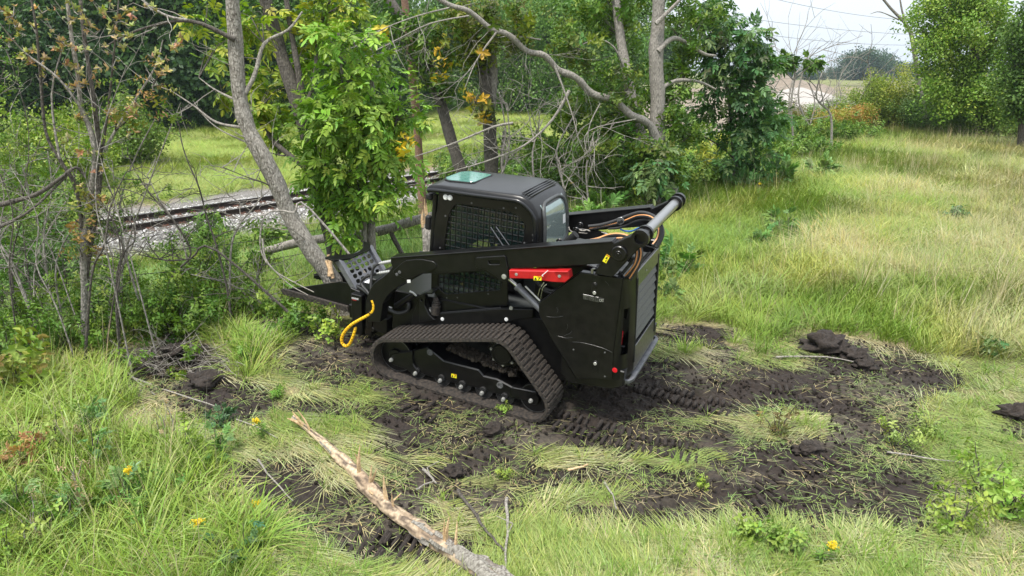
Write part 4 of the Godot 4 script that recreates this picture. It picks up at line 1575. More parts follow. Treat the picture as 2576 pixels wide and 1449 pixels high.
# ------------------------------------------------------------------ operator: one continuous body meshed from a distance field
func field_mesh(b: MB, bones: Array, lo: Vector3, hi: Vector3, cell: float, k: float):
	var n := Vector3i(((hi - lo) / cell).ceil()) + Vector3i.ONE
	var val := PackedFloat32Array()
	val.resize(n.x * n.y * n.z)
	var who := PackedInt32Array()
	who.resize(val.size())
	for z in n.z:
		for y in n.y:
			for x in n.x:
				var p := lo + Vector3(x, y, z) * cell
				var d := 1e3
				var best := 1e3
				var w := 0
				for i in bones.size():
					var bo: Array = bones[i]
					var a: Vector3 = bo[0]
					var ab: Vector3 = bo[1] - a
					var t := clampf((p - a).dot(ab) / maxf(ab.length_squared(), 1e-6), 0, 1)
					var e: float = (p - a - ab * t).length() - lerpf(bo[2], bo[3], t)
					if e < best: best = e; w = i
					if e - d > k: continue
					var h := clampf(.5 + .5 * (d - e) / k, 0, 1)
					d = lerpf(d, e, h) - k * h * (1.0 - h)
				var id := (z * n.y + y) * n.x + x
				val[id] = d
				who[id] = w
	var at := {}
	var off := [0, 1, n.x, n.x + 1, n.x * n.y, n.x * n.y + 1, n.x * n.y + n.x, n.x * n.y + n.x + 1]
	for z in n.z - 1:
		for y in n.y - 1:
			for x in n.x - 1:
				var id := (z * n.y + y) * n.x + x
				var neg := 0
				for o in off:
					if val[id + o] < 0: neg += 1
				if neg == 0 or neg == 8: continue
				var sum := Vector3.ZERO
				var cnt := 0
				for e in 8:
					for g in [1, 2, 4]:
						if e & g: continue
						var v0 := val[id + off[e]]; var v1 := val[id + off[e | g]]
						if (v0 < 0) == (v1 < 0): continue
						var t := v0 / (v0 - v1)
						var p0 := Vector3(e & 1, (e >> 1) & 1, (e >> 2) & 1)
						var p1 := Vector3((e | g) & 1, ((e | g) >> 1) & 1, ((e | g) >> 2) & 1)
						sum += p0.lerp(p1, t)
						cnt += 1
				b.col = bones[who[id]][4]
				at[id] = b.vert(lo + (Vector3(x, y, z) + sum / cnt) * cell)
	var st := [1, n.x, n.x * n.y]
	for z in range(1, n.z - 1):
		for y in range(1, n.y - 1):
			for x in range(1, n.x - 1):
				var id := (z * n.y + y) * n.x + x
				for ax in 3:
					var inside := val[id] < 0
					if inside == (val[id + st[ax]] < 0): continue
					var u: int = st[(ax + 1) % 3]; var w: int = st[(ax + 2) % 3]
					var q := [id, id - u, id - u - w, id - w]
					if not (at.has(q[0]) and at.has(q[1]) and at.has(q[2]) and at.has(q[3])): continue
					if inside: b.i.append_array([at[q[0]], at[q[2]], at[q[1]], at[q[0]], at[q[3]], at[q[2]]])
					else: b.i.append_array([at[q[0]], at[q[1]], at[q[2]], at[q[0]], at[q[2]], at[q[3]]])
func build_operator():
	var o := thing("person", "person in a dark shirt sitting in the loader cab, one hand on a joystick", "person", VO)
	o.basis = Basis(-VF, VU, VN)
	var sk := Color(.40, .22, .14); var sh := Color(.03, .04, .045); var tr := Color(.03, .035, .05); var hr := Color(.06, .035, .02)
	var b := MB.new()
	var bones := [[Vector3(-.70, 1.27, -.09), Vector3(-.70, 1.27, .09), .11, .11, tr], [Vector3(-.69, 1.32, 0), Vector3(-.72, 1.52, 0), .125, .14, sh], [Vector3(-.73, 1.56, -.12), Vector3(-.73, 1.56, .12), .09, .09, sh],
		[Vector3(-.75, 1.62, 0), Vector3(-.79, 1.72, 0), .058, .055, sk]]
	for sg in [-1.0, 1.0]:
		bones.append([Vector3(-.73, 1.58, .17 * sg), Vector3(-.76, 1.36, .26 * sg), .058, .048, sh])
		bones.append([Vector3(-.76, 1.36, .26 * sg), Vector3(-1.0, 1.43, .275 * sg), .045, .032, sh if sg < 0 else sk])
		bones.append([Vector3(-.72, 1.26, .1 * sg), Vector3(-1.15, 1.24, .13 * sg), .085, .062, tr])
		bones.append([Vector3(-1.15, 1.24, .13 * sg), Vector3(-1.26, 1.07, .13 * sg), .06, .05, tr])
	field_mesh(b, bones, Vector3(-1.36, 1.04, -.36), Vector3(-.5, 1.74, .36), .022, .05)
	# head with brow, nose, jaw, ears
	var hc := Vector3(-.83, 1.80, .01)
	var head := [[hc, hc + Vector3(.02, .03, 0), .085, .085, sk], [hc + Vector3(-.03, -.06, 0), hc + Vector3(-.045, -.075, 0), .058, .05, hr], [hc + Vector3(-.085, .0, 0), hc + Vector3(-.105, -.025, 0), .012, .016, sk],
		[hc + Vector3(-.07, .03, -.035), hc + Vector3(-.07, .03, .035), .018, .018, sk], [hc + Vector3(.01, -.005, -.085), hc + Vector3(.01, -.03, -.085), .016, .012, sk], [hc + Vector3(.01, -.005, .085), hc + Vector3(.01, -.03, .085), .016, .012, sk],
		[hc + Vector3(.02, .05, 0), hc + Vector3(.035, .02, 0), .083, .08, hr], [hc + Vector3(.04, -.08, 0), hc + Vector3(.06, -.14, 0), .055, .055, sk]]
	field_mesh(b, head, hc - Vector3(.14, .17, .12), hc + Vector3(.15, .16, .12), .011, .02)
	# hands: palm and five fingers closed round the joystick
	for sg in [-1.0, 1.0]:
		var w := Vector3(-1.0, 1.43, .275 * sg)
		var hb := [[w, w + Vector3(-.07, .01, 0), .03, .036, sk]]
		for f in 4:
			var r := w + Vector3(-.075, .03 - f * .017, .02 * sg)
			hb.append([r, r + Vector3(-.032, .0, -.004 * sg), .0095, .009, sk])
			hb.append([r + Vector3(-.032, .0, -.004 * sg), r + Vector3(-.036 + f * .002, -.004, -.034 * sg), .009, .0075, sk])
		hb.append([w + Vector3(-.03, .02, -.02 * sg), w + Vector3(-.075, .045, -.035 * sg), .011, .009, sk])
		field_mesh(b, hb, w + Vector3(-.16, -.07, -.09), w + Vector3(.05, .09, .09), .008, .012)
	var m := vmat("person", .7)
	part("body", b, m, o, true)

# ------------------------------------------------------------------ the stripped log and loose sticks
func on_ground(list: Array, lift: float) -> Array:
	var o := []
	for k in range(0, list.size(), 2):
		var g := gp(list[k], list[k + 1])
		g.y += lift
		o.append(g)
	return o
func build_log():
	var pts := catmull(on_ground([738, 1062, 800, 1112, 850, 1158, 900, 1205, 950, 1262, 1000, 1308, 1060, 1350, 1130, 1395, 1190, 1432, 1250, 1478, 1330, 1540], .052), 8)
	var base: Vector3 = pts[pts.size() / 2]
	var T := thing("fallen_log", "long pale stripped log with torn splinters lying across the churned mud", "log", Vector3(base.x, hgt(base.x, base.z), base.z))
	var o := T.position
	var lm := StandardMaterial3D.new()
	lm.albedo_texture = noise_tex(41, .03, Color(.45, .42, .38), Color(1, .98, .95), 5, 256, FastNoiseLite.TYPE_SIMPLEX_SMOOTH, 1.7)
	lm.uv1_triplanar = true
	lm.uv1_scale = Vector3(3.2, 3.2, 3.2)
	lm.normal_enabled = true
	lm.normal_texture = normal_tex(26, .05, 4, 5.0)
	lm.normal_scale = .8
	lm.vertex_color_use_as_albedo = true
	lm.roughness = .75
	var b := MB.new()
	var n := pts.size()
	var sides := 18
	for k in n:
		var t: Vector3 = (pts[mini(k + 1, n - 1)] - pts[maxi(k - 1, 0)]).normalized()
		var f := frame(t)
		var u := k / float(n - 1)
		var r := lerpf(.022, .058, ss(0, .35, u)) + .016 * ss(.5, 1.0, u)
		r *= 1.0 + .10 * sin(u * 23.0) * ss(.1, .4, u)
		for sd in sides:
			var an := TAU * sd / sides
			var w := 1.0 + nb.get_noise_2d(u * 900.0, cos(an) * 90.0 + sin(an) * 60.0) * .45
			var h := na.get_noise_3d(u * 700.0, cos(an) * 60.0, sin(an) * 60.0)
			var cl := Color(.66, .53, .38)
			if u > .32:
				cl = Color(.58, .46, .33).lerp(Color(.40, .30, .21), ss(-.2, .3, h))
			if nb.get_noise_3d(u * 1500.0, cos(an) * 130.0, sin(an) * 130.0) > .2: cl = Color(.16, .12, .09)
			if u > .72 and h > .0: cl = Color(.26, .23, .2)
			b.col = cl
			b.vert(pts[k] - o + (f.x * cos(an) + f.z * sin(an)) * r * w)
	for k in n - 1:
		for sd in sides:
			var p := k * sides + sd
			var q := k * sides + (sd + 1) % sides
			b.i.append_array([p, q, q + sides, p, q + sides, p + sides])
	part("trunk", b, lm, T, true)
	# plates of grey bark still clinging to the thick end
	var bb := MB.new()
	for k in n - 1:
		var u := k / float(n - 1)
		for sd in sides:
			var an := TAU * sd / sides
			if nb.get_noise_3d(u * 420.0, cos(an) * 70.0 + 40.0, sin(an) * 70.0) < .46 - .62 * ss(.5, .95, u): continue
			var q := []
			for e in [[k, sd], [k, sd + 1], [k + 1, sd + 1], [k + 1, sd]]:
				var id: int = e[0] * sides + e[1] % sides
				var c: Vector3 = pts[e[0]] - o
				q.append(c + (b.v[id] - c) * 1.09 + Vector3(0, .002, 0))
			bb.quad(q[0], q[1], q[2], q[3])
			for e in 4:
				var id2 := [k * sides + sd, k * sides + (sd + 1) % sides, (k + 1) * sides + (sd + 1) % sides, (k + 1) * sides + sd]
				bb.quad(q[e], q[(e + 1) % 4], b.v[id2[(e + 1) % 4]], b.v[id2[e]])
	part("bark", bb, M.bark, T).set_meta("kind", "stuff")
	var spl := [[905, 1120, 917, 1178, .02], [893, 1140, 915, 1182, .014], [935, 1170, 950, 1205, .016], [948, 1178, 952, 1210, .012], [965, 1195, 1000, 1245, .02], [985, 1240, 1010, 1262, .012], [1130, 1300, 1138, 1352, .022], [1150, 1310, 1160, 1365, .016], [1118, 1310, 1132, 1350, .012], [735, 1035, 760, 1080, .018], [722, 1052, 755, 1075, .02], [748, 1030, 770, 1090, .012], [925, 1232, 940, 1250, .012], [1010, 1240, 985, 1255, .01]]
	for q in spl:
		var g: Vector3 = pts[0]
		var bestd := INF
		for pt in pts:
			var dd: float = proj(pt).distance_to(Vector2(q[2], q[3] + 4))
			if dd < bestd: bestd = dd; g = pt
		var dp := -g.z
		var e := pd(q[0], q[1], dp + rf(-.03, .03))
		var sb := MB.new()
		var a := g - o; var c := e - o
		var mid := a.lerp(c, .5) + rv() * .012
		tube(sb, [a, mid, c], [q[4], q[4] * .8, .003], 5, true, .3)
		part("splinter", sb, M.torn_wood, T)
	var sticks := [[[1152, 1243, 1175, 1275, 1210, 1325, 1240, 1365, 1268, 1398], .016, "bark_dark", "reddish brown bent stick beside the stripped log"], [[1273, 1265, 1276, 1310, 1274, 1380, 1270, 1449], .015, "dead_wood", "straight grey forked stick lying beside the reddish stick"],
		[[1064, 1188, 1082, 1205, 1098, 1225], .014, "bark_grey", "short thick grey stick between the log and the loader"], [[1045, 1240, 1070, 1228, 1092, 1218], .010, "bark_grey", "thin short stick crossing under the thick grey one"],
		[[1520, 1220, 1540, 1255, 1550, 1290], .010, "dead_wood", "pale crooked twig on the grass beyond the log"], [[2230, 1145, 2320, 1158, 2420, 1172], .009, "dead_wood", "long thin pale stick at the edge of the mud"], [[1430, 1190, 1465, 1182, 1480, 1176], .012, "torn_wood", "chewed orange wood chip beside a grey twig on grass"],
		[[560, 1050, 640, 1078, 700, 1110], .008, "dead_wood", "thin grey stick on the flattened grass left of the log"], [[650, 1165, 690, 1215, 740, 1270], .009, "bark_grey", "slender brown stick lying along the grassy rut"], [[330, 955, 450, 1000, 540, 1030], .011, "dead_wood", "long pale stick leaning over the pit"], [[255, 870, 330, 950, 390, 1000], .012, "bark_grey", "grey stick sloping into the pit from the thicket"],
		[[1950, 905, 2080, 905, 2180, 925], .012, "dead_wood", "pale stick lying on the big soil clod"]]
	for a in sticks:
		var p := catmull(on_ground(a[0], a[1] + .02), 3)
		var c: Vector3 = p[0]
		var t := thing("stick", a[3], "stick", c)
		for k in p.size(): p[k] -= c; p[k] += Vector3(rf(-1, 1), rf(0, 1), rf(-1, 1)) * .008
		var sb := MB.new()
		tube(sb, p, grade(a[1], a[1] * .5, p.size()), 7, true, .15)
		part("shaft", sb, M[a[2]], t, true)
		if a[1] > .012:
			var fb := MB.new()
			var m: Vector3 = p[p.size() / 2]
			tube(fb, [m, m + Vector3(rf(-.08, .08), .03, rf(-.1, -.05)), m + Vector3(rf(-.12, .12), .05, -.16)], [a[1] * .5, a[1] * .4, .003], 5)
			part("side_twig", fb, M[a[2]], t, true)

# ------------------------------------------------------------------ plants
func leaflet(b: MB, base: Vector3, dir: Vector3, nrm: Vector3, l: float, w: float):
	var x := dir.cross(nrm).normalized()
	var n := x.cross(dir).normalized()
	var t := base + dir * l - n * l * .14
	var m := base + dir * l * .5 - n * l * .02
	for sg in [-1.0, 1.0]:
		var p: Vector3 = base + dir * l * .30 + x * w * .5 * sg + n * w * .12
		var q: Vector3 = base + dir * l * .66 + x * w * .40 * sg + n * w * .06 - n * l * .05
		if sg > 0:
			b.tri(base, p, q); b.tri(base, q, t)
		else:
			b.tri(base, q, p); b.tri(base, t, q)
func leaf_ash(seed_: int, pairs := 3) -> ArrayMesh:
	var r := RandomNumberGenerator.new(); r.seed = seed_
	var b := MB.new()
	var z := Vector3(0, 0, 1)
	b.col = Color(.8, .85, .6)
	b.tri(Vector3(-.008, 0, 0), Vector3(.008, 0, 0), Vector3(0, .95, -.06))
	for k in pairs:
		var y := .38 + k * .5 / pairs
		for sg in [-1.0, 1.0]:
			var v := r.randf_range(.8, 1.12)
			b.col = Color(v * r.randf_range(.92, 1.05), v, v * .95)
			leaflet(b, Vector3(0, y, -y * .06), Vector3(sg * .85, r.randf_range(.35, .7), r.randf_range(-.35, .12)).normalized(), z, r.randf_range(.36, .46), r.randf_range(.15, .19))
	b.col = Color.WHITE
	leaflet(b, Vector3(0, .9, -.05), Vector3(0, 1, -.2).normalized(), z, .45, .18)
	return b.mesh()
func leaf_sprig(seed_: int, n := 8, l := .34, w := .18) -> ArrayMesh:
	var r := RandomNumberGenerator.new(); r.seed = seed_
	var b := MB.new()
	b.col = Color(.5, .45, .3)
	b.tri(Vector3(-.008, 0, 0), Vector3(.008, 0, 0), Vector3(0, 1, 0))
	b.tri(Vector3(0, 0, -.008), Vector3(0, 0, .008), Vector3(0, 1, 0))
	for k in n:
		var y := .12 + .88 * k / n
		var an := k * 2.4 + r.randf_range(-.4, .4)
		var v := r.randf_range(.78, 1.12)
		b.col = Color(v * r.randf_range(.94, 1.06), v, v * .95)
		var d := Vector3(cos(an), r.randf_range(.1, .7), sin(an)).normalized()
		leaflet(b, Vector3(0, y, 0) + d * .03, d, Vector3(r.randf_range(-.3, .3), 1, r.randf_range(-.3, .3)).normalized(), l * r.randf_range(.7, 1.15), w * r.randf_range(.8, 1.1))
	return b.mesh()
func leaf_rosette(seed_: int) -> ArrayMesh:
	var r := RandomNumberGenerator.new(); r.seed = seed_
	var b := MB.new()
	for k in 7:
		var an := k * TAU / 7.0 + r.randf_range(-.3, .3)
		var v := r.randf_range(.8, 1.15)
		b.col = Color(v * 1.05, v * r.randf_range(.82, 1.05), v * .9)
		var d := Vector3(cos(an), r.randf_range(.3, 1.3), sin(an)).normalized()
		leaflet(b, Vector3.ZERO, d, Vector3.UP, r.randf_range(.6, 1.0), r.randf_range(.32, .45))
	return b.mesh()
func leaf_clump(seed_: int, n := 26, sz := .24) -> ArrayMesh:
	var r := RandomNumberGenerator.new(); r.seed = seed_
	var b := MB.new()
	for k in n:
		var p := Vector3(r.randf_range(-1, 1), r.randf_range(-1, 1), r.randf_range(-1, 1))
		if p.length() > 1.0: p = p.normalized() * r.randf_range(.5, 1)
		var d := (Vector3(r.randf_range(-1, 1), r.randf_range(-1, .6), r.randf_range(-1, 1)) + p * .6).normalized()
		var nr := (Vector3.UP + Vector3(r.randf_range(-1, 1), 0, r.randf_range(-1, 1)) * .9).normalized()
		var x := d.cross(nr).normalized() * sz * .5
		var v := r.randf_range(.72, 1.15)
		b.col = Color(v * r.randf_range(.92, 1.08), v, v * .92)
		b.quad(p, p + d * sz * .8 + x, p + d * sz * 1.7, p + d * sz * .8 - x)
	return b.mesh()
func blade(b: MB, root: Vector3, dir: Vector3, l: float, w: float, droop: float, seg := 3):
	var side := dir.cross(Vector3.UP)
	if side.length() < .01: side = Vector3.RIGHT
	side = side.normalized().rotated(Vector3.UP, rf(-.6, .6)) * w * .5
	var p := root
	var d := dir.normalized()
	var prev := [p - side, p + side]
	for k in seg:
		var f := (k + 1.0) / seg
		d = (d + Vector3(0, -droop / seg, 0) + Vector3(dir.x, 0, dir.z) * droop * .3).normalized()
		p += d * l / seg
		var ww := side * (1.0 - f * f)
		if k == seg - 1:
			b.tri(prev[0], prev[1], p)
		else:
			b.quad(prev[0], prev[1], p + ww, p - ww)
			prev = [p - ww, p + ww]
func tuft(seed_: int, n: int, h0: float, h1: float, spread: float, lean: float, w: float, droop: float, comb := Vector3.ZERO, seg := 3) -> ArrayMesh:
	rng.seed = seed_
	var b := MB.new()
	for k in n:
		var a := rf(0, TAU)
		var r := spread * sqrt(rf(0, 1))
		var v := rf(.72, 1.2)
		b.col = Color(v * rf(.9, 1.12), v, v * rf(.8, 1.1))
		if rf(0, 1) < .12: b.col = Color(1.9 * v, 1.25 * v, 2.2 * v)   # a dead straw among the green
		var d := Vector3(cos(a) * lean * rf(.3, 1.2), 1, sin(a) * lean * rf(.3, 1.2)) + comb * rf(.7, 1.3)
		blade(b, Vector3(cos(a) * r, -.01, sin(a) * r), d, rf(h0, h1), w * rf(.7, 1.3), droop * rf(.5, 1.4), seg)
	return b.mesh()
func vary(c: Color, a := .16) -> Color:
	var v := 1.0 + rf(-a, a)
	return Color(c.r * v * (1.0 + rf(-.10, .10)), c.g * v, c.b * v * (1.0 + rf(-.15, .15)))

var LM := {}
var n_single := 0
func leaf_meshes():
	LM["ash"] = leaf_ash(1); LM["ash2"] = leaf_ash(2, 4)
	LM["sprig"] = leaf_sprig(3); LM["sprig_small"] = leaf_sprig(4, 11, .22, .13); LM["broad"] = leaf_sprig(5, 6, .5, .34)
	LM["rosette"] = leaf_rosette(6)
	LM["clump"] = leaf_clump(7); LM["clump2"] = leaf_clump(8, 34, .17)
	LM["fern"] = leaf_ash(9, 7)
# stems: [pixels, r0, r1, material, depth at start, depth at end]; returns sample points in world space
func stems_of(T: Node3D, list: Array, depth: float) -> Array:
	var samples := []
	var first := true
	for a in list:
		var px: Array = a[0]
		var p := []
		var n := px.size() / 2
		var d0: float = a[4] if a.size() > 4 else depth
		var d1: float = a[5] if a.size() > 5 else d0
		for k in n:
			p.append(pd(px[k * 2], px[k * 2 + 1], lerpf(d0, d1, k / maxf(n - 1.0, 1.0)) + (rf(-.06, .06) if k else 0.0)))
		if first:
			var g: Vector3 = p[0]
			var y := hgt(g.x, g.z)
			if g.y > y + .05:
				var dn: Vector3 = (p[0] - p[1]).normalized()
				var tt := clampf((g.y - y) / maxf(-dn.y, .3), 0, 2.5)
				p.push_front(Vector3(g.x + dn.x * tt * .5, y - .1, g.z))
		p = catmull(p, 4)
		var b := MB.new()
		var r0: float = a[1]
		var q := []
		var rr := []
		for k in p.size():
			q.append(p[k] - T.position)
			var f := k / float(p.size() - 1)
			rr.append(lerpf(r0, a[2], f) * (1.0 + (.35 * (1.0 - ss(0, .12, f)) if first else 0.0)) * (1.0 + nb.get_noise_1d(k * 40.0 + r0 * 900.0) * .14))
			if f > .2: samples.append(p[k])
		tube(b, q, rr, 12 if r0 > .06 else 7, true, .06 if r0 > .05 else .1)
		part("trunk" if first else ("limb" if r0 > .03 else "branch"), b, M[a[3]], T, true)
		first = false
	return samples
func place_leaf(p: Vector3, d: Vector3, sc: float, up := .9) -> Transform3D:
	var y := d.normalized()
	var z := (Vector3.UP * up + rv() * .55)
	z = (z - y * z.dot(y))
	z = z.normalized() if z.length() > .05 else frame(y).z
	return Transform3D(Basis(y.cross(z) * sc, y * sc, z * sc), p)
# clumps: [px, py, rx, ry, leaves, depth offset]
func foliage(T: Node3D, samples: Array, depth: float, clumps: Array, mesh: Mesh, size: float, cols: Array, singles: int, droop := .35, twig := "bark_dark", twig_r := .006):
	var xf := []
	var cc := []
	var tw := MB.new()
	for c in clumps:
		var d: float = depth + (c[5] if c.size() > 5 else 0.0)
		var ctr := pd(c[0], c[1], d)
		var rx: float = c[2] * d / FPX
		var ry: float = c[3] * d / FPX
		var near := ctr
		var best := INF
		for sp in samples:
			var dd: float = (sp - ctr).length() + (sp.y - ctr.y) * .6
			if dd < best: best = dd; near = sp
		var n: int = c[4]
		var nbr := maxi(3, n / 13)
		for k in nbr:
			var dir := rv()
			while dir.length() > 1.0 or dir.length() < .1: dir = rv()
			dir = dir.normalized() * pow(rf(.12, 1.0), .4)
			var e := ctr + Vector3(dir.x * rx, dir.y * ry, dir.z * rx)
			var s0: Vector3 = near
			if (near - ctr).length() > maxf(rx, ry) * 2.2: s0 = ctr + (near - ctr).normalized() * maxf(rx, ry) * .9
			var mid := s0.lerp(e, .5) + Vector3(0, .12 * (e - s0).length(), 0) + rv() * .06
			if twig_r > 0.0:
				tube(tw, [s0 - T.position, mid - T.position, e - T.position], [twig_r * 1.6, twig_r, twig_r * .35], 5, false)
			var m := n / nbr
			for j in m:
				var f := rf(.35, 1.05)
				var p := s0.lerp(mid, f).lerp(mid.lerp(e, f), f) + rv() * size * .45
				var od := (e - ctr).normalized() * .5 + rv() * .8 + Vector3(0, -droop, 0)
				xf.append(place_leaf(p, od, size * rf(.5, 1.25)))
				cc.append(vary(cols[rng.randi() % cols.size()], .28))
	if tw.v.size():
		var to := part("twigs", tw, M[twig], T, true)
		to.set_meta("kind", "stuff")
	leaves(T, mesh, xf, cc, singles)
var tint_mats := {}
func leaves(T: Node3D, mesh: Mesh, xf: Array, cc: Array, singles: int):
	# the leaves nearest the camera are parts of their own, the rest one mass
	var order := range(xf.size())
	if singles > 0:
		var key := []
		for k in xf.size(): key.append((xf[k].origin - CAM).length())
		order.sort_custom(func(a, b): return key[a] < key[b])
	var restx := []
	var restc := []
	for r in order.size():
		var k: int = order[r]
		var x: Transform3D = xf[k]
		x.origin -= T.position
		if r < singles:
			var c: Color = cc[k]
			var q := Color(snappedf(c.r, .06) + .02, snappedf(c.g, .05), snappedf(c.b, .03) + .01)
			if not tint_mats.has(q):
				var m: StandardMaterial3D = M.leaf.duplicate()
				m.albedo_color = s(q)
				tint_mats[q] = m
			obj("leaf", mesh, tint_mats[q], T, x)
		else:
			restx.append(x); restc.append(cc[k])
	if restx.size():
		joined("crown", mesh, M.leaf, restx, restc, T)
func dead_twig(b: MB, p: Vector3, d: Vector3, l: float, r: float, lv: int, droop := 0.0):
	var pts := [p]
	var n := 4
	for k in n:
		d = (d + rv() * .28 + Vector3(0, -droop, 0)).normalized()
		pts.append(pts[-1] + d * l / n)
	tube(b, pts, grade(r, r * .4, n + 1), 5, false, .1)
	if lv > 0:
		for k in rng.randi_range(2, 4):
			var f: Vector3 = pts[rng.randi_range(1, n)]
			dead_twig(b, f, (d + rv() * .9).normalized(), l * rf(.35, .65), r * .55, lv - 1, droop)

func tree(called: String, label: String, depth: float, stems: Array, group := "") -> Array:
	var a: Array = stems[0][0]
	var d: float = stems[0][4] if stems[0].size() > 4 else depth
	var p := pd(a[0], a[1], d)
	p.y = hgt(p.x, p.z)
	var T := thing(called, label, "tree", p, group)
	return [T, stems_of(T, stems, depth)]

func build_trees():
	leaf_meshes()
	rng.seed = 101
	var bright := [Color(.25, .40, .045), Color(.20, .35, .045), Color(.30, .43, .06), Color(.16, .30, .04), Color(.22, .40, .06)]
	var yellowish := [Color(.27, .36, .035), Color(.22, .33, .03), Color(.34, .37, .04), Color(.17, .29, .03)]
	var mid := [Color(.11, .20, .035), Color(.14, .24, .04), Color(.08, .165, .03), Color(.18, .26, .04)]
	var dark := [Color(.075, .17, .05), Color(.10, .21, .065), Color(.06, .14, .04), Color(.13, .24, .08)]
	# A: leaning trunk gripped by the puller
	var A := tree("leaning_ash_tree", "leaning grey ash trunk with torn bark at its foot, gripped by the puller", 8.8, [
		[[838, 708, 790, 640, 735, 555, 700, 470, 665, 400, 627, 330, 603, 245, 592, 100, 580, -80], .125, .085, "bark", 8.75, 9.1],
		[[607, 252, 640, 190, 665, 110, 725, 75, 760, 30], .035, .012, "bark", 9.0, 9.6],
		[[590, 100, 476, 52, 347, 76, 260, 120], .03, .008, "bark_dark", 9.0, 8.6], [[476, 52, 420, 40, 370, 10, 340, -20], .02, .008, "dead_wood", 8.9, 8.7],
		[[618, 322, 545, 308, 490, 268, 430, 228], .022, .006, "dead_wood", 9.0, 9.3], [[600, 255, 540, 225, 500, 195], .018, .005, "dead_wood", 9.0, 9.2], [[648, 370, 560, 330, 520, 300], .014, .004, "dead_wood", 9.0, 9.4],
		[[700, 480, 665, 460, 620, 445, 560, 420], .013, .004, "bark_dark", 8.9, 8.6]])
	foliage(A[0], A[1], 9.6, [[560, 100, 45, 60, 50], [640, 40, 70, 45, 60], [520, 30, 40, 35, 35], [575, 200, 30, 40, 25]], LM.ash, .22, yellowish, 120)
	var tb := MB.new()
	var T: Node3D = A[0]
	for q in [[826, 640, 838, 700], [832, 650, 830, 695], [820, 655, 834, 690]]:
		tube(tb, [pd(q[0], q[1], 8.68) - T.position, pd(q[2], q[3], 8.62) - T.position], [.02, .026], 6, true, .3)
	part("torn_bark", tb, M.torn_wood, T, true)
	var dtw := MB.new()
	for k in 26:
		var sp: Vector3 = A[1][rng.randi() % A[1].size()]
		dead_twig(dtw, sp - T.position, Vector3(rf(-1, .4), rf(-.3, .6), rf(-.6, .6)).normalized(), rf(.3, .9), .007, 1)
	part("dead_twigs", dtw, M.dead_wood, T, true).set_meta("kind", "stuff")
	# white drooping dead branch hanging before the puller
	var W := tree("dead_branch", "bleached white dead branch drooping to the grass before the toothed jaws", 8.4, [
		[[782, 528, 740, 535, 705, 530, 668, 540, 655, 590, 660, 640, 690, 680, 740, 710, 790, 735], .016, .006, "dead_wood", 8.6, 8.2], [[660, 600, 668, 650, 700, 690, 735, 720, 775, 742], .011, .004, "dead_wood", 8.4, 8.15], [[668, 540, 640, 545, 620, 560], .009, .004, "dead_wood", 8.4, 8.4], [[740, 535, 760, 560, 800, 560], .008, .003, "dead_wood", 8.5, 8.5], [[740, 710, 770, 695, 790, 675], .006, .003, "dead_wood", 8.2, 8.2]])
	W[0].set_meta("category", "branch")
	# B: dark straight trunk behind it
	var B := tree("forked_ash_tree", "dark upright ash trunk rising behind the leaning trunk", 10.6, [
		[[845, 655, 826, 560, 797, 470, 775, 350, 745, 250, 705, 130, 668, 0, 650, -80], .14, .085, "bark_dark", 10.6, 11.0], [[778, 360, 752, 190, 730, 65, 712, -60], .06, .035, "bark_dark", 10.7, 11.2], [[775, 425, 694, 361, 642, 288, 610, 240], .05, .014, "bark_dark", 10.6, 11.2], [[760, 300, 790, 200, 800, 90, 830, 0], .04, .02, "bark_dark", 10.7, 11.3], [[797, 470, 740, 400, 700, 390, 650, 375], .02, .006, "bark_dark", 10.6, 10.9]])
	foliage(B[0], B[1], 11.2, [[690, 230, 60, 70, 95], [700, 290, 55, 40, 60], [640, 130, 55, 50, 60], [790, 50, 70, 55, 90], [870, 20, 80, 40, 100], [660, 20, 50, 40, 45], [760, 130, 45, 60, 60], [730, 330, 40, 40, 40]], LM.ash, .24, yellowish, 200)
	# C: bushy young ash
	var C := tree("young_ash_tree", "bushy bright green young ash standing behind the perforated guard", 10.4, [
		[[935, 655, 934, 540, 940, 450, 945, 330, 935, 200, 930, 60], .085, .02, "bark_grey", 10.4, 10.6], [[918, 650, 915, 560, 905, 440, 880, 320, 860, 180, 850, 80], .05, .014, "bark", 10.3, 10.3], [[940, 460, 980, 380, 1000, 280, 1010, 220], .025, .008, "bark_dark"], [[915, 560, 860, 480, 820, 420], .02, .006, "bark_dark"]])
	foliage(C[0], C[1], 10.3, [[870, 110, 90, 60, 130], [900, 190, 120, 75, 190], [860, 270, 120, 75, 190], [940, 290, 110, 75, 180], [890, 350, 140, 75, 220], [960, 400, 95, 70, 150], [870, 430, 115, 65, 180], [910, 490, 110, 60, 160], [850, 540, 85, 55, 110], [1010, 300, 55, 70, 75], [800, 330, 60, 60, 75], [795, 420, 50, 45, 60], [1000, 470, 50, 50, 55], [875, 590, 70, 35, 60], [900, 300, 90, 90, 140, -.45], [900, 440, 80, 70, 110, -.4], [780, 520, 30, 30, 22, .2]], LM.ash, .25, bright, 300)
	foliage(C[0], C[1], 10.1, [[1015, 350, 22, 25, 6], [1000, 385, 15, 20, 5]], LM.broad, .2, [Color(.62, .40, .02), Color(.55, .45, .03)], 11, .6)
	# D, E: trunks across the railroad side
	var D := tree("curved_elm_tree", "dark curved trunk with yellowing leaves beside the far ballast", 17.5, [
		[[1172, 470, 1145, 385, 1112, 270, 1087, 180, 1052, 90, 1000, 30, 955, -40], .17, .10, "bark_dark", 17.5, 18.2], [[1110, 262, 1060, 190, 1020, 120], .05, .02, "bark_dark"]])
